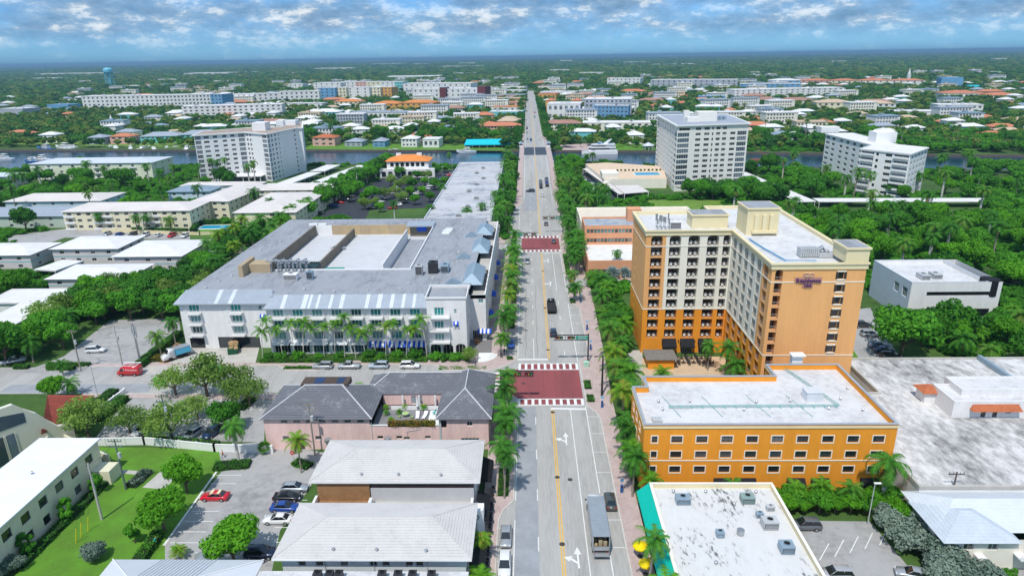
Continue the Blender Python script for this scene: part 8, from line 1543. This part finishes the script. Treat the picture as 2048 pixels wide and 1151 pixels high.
# traffic signal gantries
def gantry(label, x, y, side, L, lit):
    t = thing('traffic_signal', label, 'traffic signal', (x, y, .12)); b = MB(); b.cyl(0, 0, 0, 7.4, .2, 10, .15); b.build('mast', M_ALU, t); s = side; b = MB(); b.box(min(0, s * L), max(0, s * L), -.1, .1, 7.0, 7.2); b.box(min(0, s * L), max(0, s * L), -.08, .08, 5.75, 5.9); [b.box(min(s * u, s * u + .1), max(s * u, s * u + .1), -.07, .07, 5.9, 7.0) for u in (0, L * .33, L * .67, L - .1)]; b.build('arm', M_ALU, t)
    for u in (L * .5, L * .85):
        b = MB(); b.box(-.9, .9, -.22, .14, -.3, .3); o = b.build('signal_head', M_BLACK, t, (s * u, 0, 6.45))
        for k, c in enumerate(((.3, .02, .02), (.35, .22, .02), (.02, .25, .08))): q = MB(); q.M = Matrix.Rotation(PI / 2, 4, 'X'); q.cyl(-.55 + k * .55, 0, .22, .25, .2, 12); q.build('lens', mat('signal_lens_%d' % k, c, .3, .1), o)
    b = MB(); b.box(-1.45, 1.45, -.04, .02, -.38, .38); o = b.build('name_plate', mat('sign_green', (.0, .32, .22), .5, .05), t, (s * L * .19, -.12, 6.45)); b = MB(); b.box(-1.3, -1.25, -.045, -.04, -.25, .25); o2 = text('GLEASON', .44, o, (0, -.05, -.15), M_TRIMW, .003) if lit else None
    return t
gantry('dark traffic signal gantry reaching over the near brick crossing from the right', 14.0, 148.4, -1, 8.2, True); gantry('dark traffic signal gantry reaching over the near brick crossing from the left', -6.2, 129.2, 1, 7.0, False); gantry('traffic signal gantry over the far brick crossing from the left', -5.4, 247.2, 1, 8.5, False); gantry('traffic signal gantry with green plate beyond the far crossing', 14.2, 274, -1, 8.5, True)
t = thing('tall_post', 'dark tapered lamp post beside the right end of the brick crossing', 'lamp post', (15.6, 131.6, .12)); b = MB(); b.cyl(0, 0, 0, 9.5, .26, 10, .16); b.build('post', M_ALU, t); b = MB(); b.box(-1.4, 0, -.08, .08, 9.2, 9.35); b.box(-1.9, -1.2, -.14, .14, 9.15, 9.3); b.build('lamp_head', M_ALU, t)
def lamp(label, x, y, h, rz=0, m=M_GALV): t = thing('street_lamp', label, 'street lamp', (x, y, 0), rz); b = MB(); b.cyl(0, 0, 0, h, .09, 8, .06); b.build('post', m, t); b = MB(); b.box(-.15, .9, -.16, .16, h, h + .14); b.build('lamp_head', M_TRIMW, t)
p = G(1735, 1048); lamp('pale lamp post with white head beside the right car park hedge', p.x, p.y, 7.5)
for i, (px, py) in enumerate(((858, 385), (795, 405), (885, 360), (905, 345))): p = G(px, py); lamp('%s slim lamp post of the shopping car park' % ORD[i], p.x, p.y, 8)
def parking_meter(label, px, py): p = G(px, py); t = thing('pay_station', label, 'pay station', p); b = MB(); b.box(-.22, .22, -.15, .15, .13, 1.6); b.build('cabinet', mat('meter_blue', (.02, .10, .32), .5, .1), t); b = MB(); b.box(-.16, .16, -.17, -.15, 1.1, 1.45); b.build('screen', G_CAR, t); b = MB(); b.cyl(0, 0, 1.6, 2.6, .04, 6); b.box(-.3, .3, -.03, .03, 2.2, 2.8); b.build('sign_post', mat('meter_sign', (.25, .5, .7), .5, .1), t)
for i, (px, py) in enumerate(((1181, 700), (1204, 815), (1243, 985), (1174, 660), (1161, 605))): parking_meter('%s blue pay station on the right pavement, counted from the signal gantry' % ORD[i], px, py)
for i in range(9):
    y = 76 + i * 2.6; t = thing('pavement_bench', '%s dark table set along the left pavement' % ORD[i], 'table', (-6.4, y, .13)); b = MB(); b.box(-.45, .45, -.4, .4, .7, .76); b.build('table_top', M_ALU, t); b = MB(); b.cyl(0, 0, 0, .7, .06, 6); b.build('leg', M_ALU, t)
    for s in (-1, 1): b = MB(); b.box(-.22, .22, -.22, .22, .4, .46); b.box(-.22, .22, s * .2 - .02, s * .2 + .02, .46, .9); b.box(-.2, -.16, -.2, -.16, 0, .4); b.box(.16, .2, .16, .2, 0, .4); b.build('chair_seat', M_ALU, t, (0, s * .75, 0))
def parasol(label, x, y, z, m, r=1.5, h=2.5): t = thing('parasol', label, 'parasol', (x, y, z)); b = MB(); b.cyl(0, 0, h - .5, h, r, 8, .05); b.cyl(0, 0, h - .75, h - .5, r, 8, cap=False); b.build('canopy', m, t); b = MB(); b.cyl(0, 0, 0, h, .04, 6); b.build('pole', M_ALU, t); b = MB(); b.cyl(0, 0, .02, .12, .4, 10); b.build('base', M_ALU, t)
YP = mat('yellow_canvas', (.85, .62, .0), .7, .06)
parasol('yellow parasol nearer the teal awning corner', 16.0, 81.6, .13, YP, 1.15); parasol('second yellow parasol below the first', 16.2, 78.0, .13, YP, 1.05)
for i in range(5): t = thing('cafe_table', '%s cafe table under the teal awning' % ORD[i], 'table', (17.3, 70 + i * 3.4, .13)); b = MB(); b.box(-.4, .4, -.4, .4, .7, .76); b.build('table_top', M_WOOD, t); b = MB(); b.cyl(0, 0, 0, .7, .05, 6); b.build('leg', M_ALU, t)
CH = MB(); CH.box(-.24, .24, -.24, .24, .38, .44); CH.box(-.24, .24, .2, .25, .44, .95); [CH.box(x - .025, x + .025, y - .025, y + .025, 0, .38) for x in (-.2, .2) for y in (-.2, .2)]; CH.box(-.27, -.23, -.22, .22, .6, .64); CH.box(.23, .27, -.22, .22, .6, .64)
chm = {}
def chair(x, y, z, rz, m, label, group, sc=1.0):
    if m.name not in chm: chm[m.name] = CH.mesh('patio_chair', m)
    o = tag(put('patio_chair', chm[m.name], None, (x, y, z), rz, sc), label, 'chair', group)
TBL = MB(); TBL.cyl(0, 0, .42, .46, .28, 10); TBL.cyl(0, 0, 0, .42, .04, 6)
# balcony chairs of the orange tower
k = 0
for u, w in ((1.2, 2.7), (5.5, 2.7), (9.9, 2.7), (14.3, 2.7), (18.0, 1.7)):
    for f_, (z, _) in enumerate(FL):
        for s in ((-1, 1) if w > 2 else (0,)):
            chair(hx + u + w / 2 + s * .62, hy + 27.75, z, s * .35, M_TRIMW, 'white balcony chair, floor %s up, in balcony column %s from the avenue end' % (('one', 'two', 'three', 'four', 'five', 'six', 'seven', 'eight', 'nine', 'ten')[f_], ('one', 'two', 'three', 'four', 'five')[(1.2, 5.5, 9.9, 14.3, 18.0).index(u)]), 'white balcony chairs', 1.05)
RED_ = mat('red_chair', (.60, .02, .03), .5, .1); TQ = mat('turquoise_chair', (.0, .42, .40), .5, .1)
for i, x in enumerate((69.6, 71, 72.4, 75, 76.4)): chair(x, 79.0, 2.8, PI, RED_, '%s red chair on the balcony of the grey roofed house' % ORD[i], 'red balcony chairs', 1.1)
for i, (x, y, r_2) in enumerate(((-18.6, 116.2, 1.2), (-16.4, 116.3, -1.2), (-17.6, 114.8, 0), (-17.4, 117.6, PI))): chair(x, y, 4.2, r_2 + PI, TQ, '%s turquoise chair around the white table on the roof terrace' % ORD[i], 'turquoise terrace chairs', 1.25)
t = thing('terrace_table', 'white square table among turquoise chairs on the roof terrace', 'table', (-17.5, 116.2, 4.2)); b = MB(); b.box(-.9, .9, -.9, .9, .7, .76); b.build('table_top', M_TRIMW, t); b = MB(); [b.box(x, x + .08, y, y + .08, 0, .7) for x in (-.8, .72) for y in (-.8, .72)]; b.build('leg', M_TRIMW, t)
b = MB(); b.box(-2, 1.6, -3.4, 2.2, 0, .03); struct(b.build('terrace_tile', M_TRIMW, None, (-17.6, 115.6, 4.205)))
for i, x in enumerate((-21.8, -20.4)): t = thing('sun_lounger', ('left', 'right')[i] + ' white sun lounger on the roof terrace', 'sun lounger', (x, 115.2, 4.2), .1 - i * .3); b = MB(); b.box(-.35, .35, -1, .4, .3, .4); b.add([(-.35, .4, .34), (.35, .4, .34), (.35, 1.0, .9), (-.35, 1.0, .9)], ((0, 1, 2, 3),)); b.build('bed', M_TRIMW, t); b = MB(); [b.box(a, a + .06, c, c + .06, 0, .3) for a in (-.32, .26) for c in (-.9, .3)]; b.build('leg', M_TRIMW, t)
t = thing('parasol', 'closed white parasol on the roof terrace', 'parasol', (-22.2, 118.0, 4.2)); b = MB(); b.cyl(0, 0, .9, 2.9, .32, 8, .04); b.build('canopy', M_TRIMW, t); b = MB(); b.cyl(0, 0, 0, 1, .04, 6); b.build('pole', M_ALU, t)
GM = mat('lime_metal', (.42, .55, .22), .5, .1)
for i, (x, y) in enumerate(((-25.0, 115.4), (-23.4, 115.2), (-24.2, 116.2))):
    if i < 2: chair(x - .3 + i * .9, y - .4, 4.2, 1.2, GM, ('left', 'right')[i] + ' lime metal chair on the roof terrace', 'lime chairs', .9)
    else: t = thing('bistro_table', 'round lime table on the roof terrace', 'table', (x, y - .6, 4.2)); b = MB(); b.cyl(0, 0, .66, .7, .7, 14); b.build('table_top', GM, t); b = MB(); b.cyl(0, 0, 0, .66, .05, 6); b.build('leg', GM, t)
# hotel terrace furniture and thatched bar
for i in range(8): x, y = 35.5 + (i % 4) * 2.4, 148.2 + (i // 4) * 2.4 - .6; t = thing('terrace_table', '%s dark table set on the orange hotel terrace' % ORD[i], 'table', (x, y, .02), .4 * i, 'dark terrace tables'); b = MB(); b.box(-.5, .5, -.5, .5, .7, .76); b.build('table_top', M_ALU, t); b = MB(); b.cyl(0, 0, 0, .7, .05, 6); b.build('leg', M_ALU, t); [chair(x + math.cos(a) * .95, y + math.sin(a) * .95, .02, a - PI / 2, M_ALU, 'dark chair at the terrace tables of the orange hotel', 'dark terrace chairs') for a in (0, PI / 2, PI, 3 * PI / 2)]
t = thing('thatched_bar', 'orange walled bar with grey thatched roof on the hotel terrace', 'bar', (27.8, 144.6, 0)); b = MB(); b.box(0, 6, 0, .3, 0, 2.2); b.box(0, .3, .3, 5, 0, 2.2); b.box(5.7, 6, .3, 5, 0, 2.2); b.build('wall', M_ORANGE, t); b = MB(); b.hip(-.6, 6.8, -.6, 5.4, 2.6, .9, 8, .05); b.build('thatch_roof', mat('grey_thatch', (.22, .20, .18), .95, .3, 2), t)
for i in range(2): t = thing('picnic_chair', ('nearer', 'farther')[i] + ' orange wooden table set on the restaurant terrace', 'table', (-13.6, 160 + i * 1.6, .14)); b = MB(); b.box(-.6, .6, -.35, .35, .7, .76); b.build('table_top', mat('orange_wood', (.55, .22, .06), .7, .1), t); b = MB(); b.box(-.5, .5, -.75, -.5, .4, .45); b.box(-.5, .5, .5, .75, .4, .45); b.box(-.06, .06, -.7, .7, 0, .4); b.build('bench', mat('orange_wood', (.55, .22, .06)), t)
t = thing('curved_steps', 'curved white steps wrapping the restaurant terrace corner', 'steps', (-12.6, 153.2, .1))
for k in range(4): b = MB(); R0 = 4.6 - k * .4; b.prism([(0, 0)] + [(math.cos(a) * R0, math.sin(a) * R0) for a in [(-PI / 2) + i * (PI / 2) / 10 for i in range(11)]], 0, .12 * (k + 1)); b.build('step', M_TRIMW, t)
# signs
def road_sign(label, px, py, m, h=2.4, r=.35, octo=False): p = G(px, py); t = thing('road_sign', label, 'sign', p); b = MB(); b.cyl(0, 0, 0, h, .035, 6); b.build('post', M_GALV, t); b = MB(); b.M = Matrix.Translation((0, -.05, h - .1)) @ Matrix.Rotation(PI / 2, 4, 'X'); b.cyl(0, 0, 0, .03, r, 16); o = b.build('plate', m, t); b = MB(); b.box(-.24, .24, -.095, -.085, h - .15, h - .05); b.build('bar', M_TRIMW, t)
RSG = mat('sign_red', (.62, .02, .03), .5, .05)
road_sign('round red no entry sign by the driveway palm', 588, 928, RSG, 2.6, .42)
t = thing('green_plastic_fence', 'bright green fabric cover behind the entrance tree', 'cover', (*G(430, 745)[:2], 0)); b = MB(); b.box(-2.2, 2.2, -.6, .6, 0, 1.7); b.build('fabric', mat('lime_fabric', (.02, .52, .08), .6, .2, 2), t)
t = thing('green_sign_board', 'bright green board behind the loose tree on the side street', 'sign', (*G(322, 775)[:2], 0)); b = MB(); b.box(-1.2, 1.2, -.05, .05, .8, 2.6); b.build('board', mat('lime_board', (.02, .55, .12), .6, .1), t); b = MB(); b.box(-1.0, -.9, -.04, .04, 0, .8); b.box(.9, 1.0, -.04, .04, 0, .8); b.build('leg', M_GALV, t)
for i, (px, py) in enumerate(((1142, 572),)): p = G(px, py); t = thing('traffic_barrel', 'orange red parasol like cover in the right kerb island', 'cover', p); b = MB(); b.cyl(0, 0, 1.6, 2.3, 1.0, 4, .1); b.build('canopy', mat('orange_red', (.75, .10, .02), .6, .1), t); b = MB(); b.cyl(0, 0, 0, 1.7, .04, 6); b.build('pole', M_ALU, t)
t = thing('utility_box', 'pale green utility cabinet at the crossing corner', 'cabinet', (13.4, 146.2, .12)); b = MB(); b.box(-.6, .6, -.5, .5, 0, 1.1); b.box(-.65, .65, -.55, .55, 1.1, 1.18); b.build('cabinet', mat('mint_cabinet', (.40, .66, .52), .6, .08), t); b = MB(); b.box(-.02, .02, -.52, -.5, .1, 1.0); b.build('door_seam', M_ALU, t)
for i, y in enumerate((262, 270)): pass

# ------------------------------------------------------------------ people
def person(label, px, py, shirt, trousers, pose=0, rz=0, z=0.0):
    p = G(px, py); me = bpy.data.meshes.new('person'); b_ = .12 * (1 if pose == 1 else 0); lean = .45 if pose == 2 else .04
    V = [(0, 0, .95), (0, lean * .3, 1.18), (0, lean * .7, 1.40), (0, lean, 1.52), (0, lean * 1.1, 1.66), (0, lean * 1.15, 1.74), (-.19, lean * .7, 1.38), (-.27, lean * .6 + .05, 1.12), (-.25, lean * .8 + .2, .92), (.19, lean * .7, 1.38), (.27, lean * .6, 1.12), (.25, lean * .8 + .12, .90), (-.10, 0, .88), (-.11, .12 + b_, .48), (-.11, .02 + b_ * 1.5, .06), (-.11, .16 + b_ * 1.5, .04), (.10, 0, .88), (.11, -.02 - b_, .48), (.11, -.2 - b_, .08), (.11, -.06 - b_, .04)]
    E_ = [(0, 1), (1, 2), (2, 3), (3, 4), (4, 5), (2, 6), (6, 7), (7, 8), (2, 9), (9, 10), (10, 11), (0, 12), (12, 13), (13, 14), (14, 15), (0, 16), (16, 17), (17, 18), (18, 19)]
    Rr = [.15, .14, .16, .06, .105, .09, .07, .05, .04, .07, .05, .04, .09, .065, .045, .04, .09, .065, .045, .04]
    me.from_pydata(V, E_, []); me.materials.append(shirt); o = tag(put('person', me, None, (p.x, p.y, z + .02), rz), label, 'person'); sk = o.modifiers.new('skin', 'SKIN'); sk.use_smooth_shade = True
    ly = me.skin_vertices[0] if me.skin_vertices else None
    if ly is None: return o
    for i, r in enumerate(Rr): ly.data[i].radius = (r, r * .85)
    ly.data[0].use_root = True; su = o.modifiers.new('smooth', 'SUBSURF'); su.levels = 1; su.render_levels = 1; return o
def person_mat(name, shirt, legs, skin=(.42, .26, .18), hair=(.03, .02, .015)):
    if name in MATS: return MATS[name]
    m, n, l, b = pn(name); t = n.new('ShaderNodeTexCoord'); s = n.new('ShaderNodeSeparateXYZ'); l.new(t.outputs['Object'], s.inputs[0]); r = n.new('ShaderNodeValToRGB'); mr = n.new('ShaderNodeMapRange'); mr.inputs[2].default_value = 1.85; l.new(s.outputs['Z'], mr.inputs[0]); l.new(mr.outputs[0], r.inputs[0]); r.color_ramp.interpolation = 'CONSTANT'; e = r.color_ramp.elements; e[0].color = (.03, .03, .03, 1); e[1].position = .06; e[1].color = (*legs, 1)
    for p_, c in ((.50, shirt), (.80, skin), (.915, hair)): k = e.new(p_); k.color = (*c, 1)
    l.new(r.outputs[0], b.inputs['Base Color']); b.inputs['Roughness'].default_value = .8; MATS[name] = m; return m
person('gardener in a teal shirt bending beside the hedge', 309, 1092, person_mat('teal_shirt_person', (.0, .30, .30), (.06, .06, .08)), None, 2, -1.2); person('walker in dark clothes near the hotel steps', 1003, 716, person_mat('dark_person', (.03, .03, .035), (.04, .04, .05)), None, 1, .4); person('second walker in dark clothes behind the first', 1009, 709, person_mat('dark_person2', (.02, .02, .03), (.10, .10, .12)), None, 1, 2.8); person('person on the brick pavement by the hotel hedge', 951, 732, person_mat('blue_person', (.06, .10, .2), (.03, .03, .04)), None, 0, 1.0); person('worker in an orange vest beside the driveway wall', 447, 915, person_mat('vest_person', (.75, .16, .02), (.10, .10, .16)), None, 1, 2.0)

# ------------------------------------------------------------------ boats and docks
def boat(label, x, y, rz, L, hullm, kind=0, group=None):
    t = thing('motor_boat' if kind < 2 else 'yacht', label, 'boat', (x, y, -1.3), rz, group); W = L * .28; b = MB(); st = []
    for u, w, z0, z1 in ((-.5, .82, .0, .10), (-.2, 1, -.02, .11), (.15, .95, -.02, .13), (.38, .55, .02, .16), (.5, .04, .08, .19)): st.append([(-W / 2 * w, u * L, z1 * L), (-W / 2 * w * .7, u * L, z0 * L), (W / 2 * w * .7, u * L, z0 * L), (W / 2 * w, u * L, z1 * L)])
    loft(b, st); b.build('hull', hullm, t); b = MB(); b.box(-W * .34, W * .34, -L * .2, L * .14, L * .10, L * .2); b.add([(-W * .34, L * .14, L * .1), (W * .34, L * .14, L * .1), (W * .25, L * .28, L * .14), (-W * .25, L * .28, L * .14), (-W * .34, L * .14, L * .2), (W * .34, L * .14, L * .2)], ((0, 1, 2, 3), (4, 5, 2, 3))); b.build('cabin', M_TRIMW, t)
    b = MB(); b.box(-W * .345, W * .345, -L * .18, L * .145, L * .145, L * .18); b.build('cabin_window', G_CAR, t)
    if kind: b = MB(); b.box(-W * .3, W * .3, -L * .18, L * .06, L * .27, L * .285); [b.box(sx2 * W * .28 - .04, sx2 * W * .28 + .04, yy, yy + .08, L * .2, L * .27) for sx2 in (-1, 1) for yy in (-L * .16, L * .04)]; b.build('hard_top', M_TRIMW, t)
    return t
HW = paint('hull_white', (.88, .88, .88)); HB = paint('hull_blue', (.04, .16, .40)); bo = 0
for i, (px, py, L, k, rz) in enumerate(((92, 301, 15, 1, 1.3), (130, 300, 17, 1, 1.2), (142, 297, 14, 0, 1.1), (232, 298, 11, 0, .6), (222, 296, 9, 0, .7), (262, 299, 10, 1, .5), (288, 299, 11, 0, -.3), (308, 300, 10, 0, .6), (334, 298, 9, 0, .5), (375, 300, 11, 1, .2), (352, 297, 8, 0, .9), (387, 297, 9, 0, .3), (8, 321, 14, 1, 1.4), (62, 325, 11, 1, 1.2), (84, 322, 13, 1, 1.3), (40, 345, 9, 0, 1.2), (370, 345, 8, 0, .3), (385, 348, 8, 1, .8), (933, 306, 12, 1, 1.57), (790, 303, 8, 0, 1.5), (1495, 330, 9, 0, 1.5))):
    p = G(px, py, -1.3); boat('%s boat moored along the canal, counted from the left edge' % ORD[i], p.x, p.y, rz, L * 1.3, HB if i in (0, 13) else HW, k, 'boats moored along the canal')
for i in range(11): p = G(150 + i * 24, 296 + (i % 2), -1.3); t = thing('boat_dock', '%s timber dock finger of the marina, counted from the left' % ORD[i], 'dock', (p.x, p.y, -1.3), -.5, 'marina docks'); b = MB(); b.box(-.7, .7, -7, 9, .8, .95); b.build('deck', M_WOODP, t); [MB().cyl(x, y, -1, 2.4, .16, 6).build('pile', M_WOODP, t) for x in (-.8, .8) for y in (-6.5, 0, 6.5)]
for i in range(14): p = G(365 + i * 2.6, 347 - (i % 3) * 5, -1.3); t = thing('mooring_pile', '%s timber mooring pile by the left tower' % ORD[i], 'pile', (p.x, p.y, -1.3), 0, 'mooring piles'); MB().cyl(0, 0, -1, 3, .2, 7).build('pile', M_WOODP, t)
p = G(1164, 309, -1.3); q = G(1237, 310, -1.3); Ly = q.x - p.x; t = thing('yacht', 'large white three deck yacht moored at the far bank right of the bridge', 'yacht', (p.x, p.y + 3, -1.3)); Wy = 7
def deck(x0, x1, z0, z1, inset, nose, m, nm): b = MB(); b.prism([(x0 + nose, -Wy / 2 + inset), (x1, -Wy / 2 + inset), (x1, Wy / 2 - inset), (x0 + nose, Wy / 2 - inset), (x0, 0)], z0, z1, 0, bottom=True); b.build(nm, m, t)
deck(0, Ly, 0, 2.6, .0, 8, HW, 'hull'); deck(5.5, Ly - 1, 2.6, 3.4, .4, 5, HW, 'deck'); deck(5.2, Ly - 6, 3.4, 4.5, .55, 4, G_BLACK, 'window_band'); deck(4.6, Ly - 1.5, 4.5, 5.7, .3, 4.4, HW, 'deck'); deck(7.6, Ly - 9, 5.7, 6.6, .8, 3, G_BLACK, 'window_band'); deck(7, Ly - 2, 6.6, 7.6, .5, 3.6, HW, 'deck'); deck(13, Ly - 13, 7.6, 9.0, 1.4, 2, HW, 'wheelhouse'); deck(14, Ly - 15, 8.1, 8.7, 1.36, 2, glass('yacht_glass', (.05, .25, .45), .05, .1), 'window_band')
b = MB(); b.add([(Ly - 11, -1.6, 7.6), (Ly - 8, -1.6, 7.6), (Ly - 4.4, -1.2, 11), (Ly - 6.4, -1.2, 10.6), (Ly - 11, 1.6, 7.6), (Ly - 8, 1.6, 7.6), (Ly - 4.4, 1.2, 11), (Ly - 6.4, 1.2, 10.6)], ((0, 1, 2, 3), (7, 6, 5, 4), (3, 2, 6, 7), (1, 5, 6, 2), (0, 3, 7, 4))); b.build('radar_arch', HW, t)
p = G(1526, 322, -1.3); t = thing('work_barge', 'red work barge with crane cab on the canal behind the cream tower', 'barge', (p.x, p.y, -1.3)); b = MB(); b.box(-9, 9, -4, 4, -.3, 1.3); b.build('hull', mat('rust_barge', (.22, .07, .05), .8, .3, .5), t); b = MB(); b.box(0, 5, -1.6, 1.6, 1.3, 4.4); b.build('cab', paint('barge_red', (.55, .02, .03)), t); b = MB(); b.tube([(1, 0, 3.6), (-9, 0, 13)], [.35, .15], 5); b.build('boom', mat('boom_brown', (.30, .12, .09), .7, .2), t)
p = G(1296, 299); t = thing('gazebo', 'white gazebo with pale roof on the far canal lawn', 'gazebo', p); b = MB(); b.cyl(0, 0, 3.2, 5.6, 5, 8, .1); b.build('roof', M_METALL, t); [MB().cyl(math.cos(a) * 4, math.sin(a) * 4, 0, 3.2, .2, 6).build('post', M_TRIMW, t) for a in [k * PI / 4 for k in range(8)]]
# drawbridge: tender houses, rails, blue barrier
for x, l in ((-5.4, 'left'), (15.2, 'right')): t = thing('bridge_house', 'small bridge tender house on the %s of the drawbridge' % l, 'hut', (x, 519, 5.1)); b = MB(); b.box(-1.4, 1.4, -1.6, 1.6, 0, 3.0); b.build('wall', M_TRIMW, t); b = MB(); b.box(-1.3, 1.3, -1.64, -1.6, 1.2, 2.4); b.build('window', G_BLUE, t); b = MB(); b.cyl(0, 0, 3.0, 4.2, 2.4, 4, .1); b.build('roof', M_METALB, t)
for x, l in ((-6.3, 'left'), (16.3, 'right')):
    t = thing('bridge_railing', 'pale blue railing along the %s edge of the bridge' % l, 'railing', (x, 440, 0)); b = MB(); y = 0
    while y < 110: b.add([(-.06, y, hump(440 + y) + .2), (-.06, y + 10, hump(450 + y) + .2), (-.06, y + 10, hump(450 + y) + 1.3), (-.06, y, hump(440 + y) + 1.3)], ((0, 1, 2, 3),)); y += 10
    b.build('rail', mat('rail_blue', (.30, .52, .66), .5, .1), t); [MB().box(-.12, .12, k * 10 - .12, k * 10 + .12, hump(440 + k * 10), hump(440 + k * 10) + 1.5).build('post', M_TRIMW, t) for k in range(12)]
# haze
mh2, hn, hl2, hb2 = pn('haze_air'); hn.remove(hb2); pv = hn.new('ShaderNodeVolumePrincipled'); pv.inputs['Color'].default_value = (.40, .68, .92, 1); pv.inputs['Density'].default_value = HAZE; pv.inputs['Anisotropy'].default_value = .3; hl2.new(pv.outputs[0], hn['Material Output'].inputs['Volume'])
b = MB(); b.box(-46000, 46000, -500, 49000, -4, 82); hz = b.build('haze', mh2); stuff(hz)
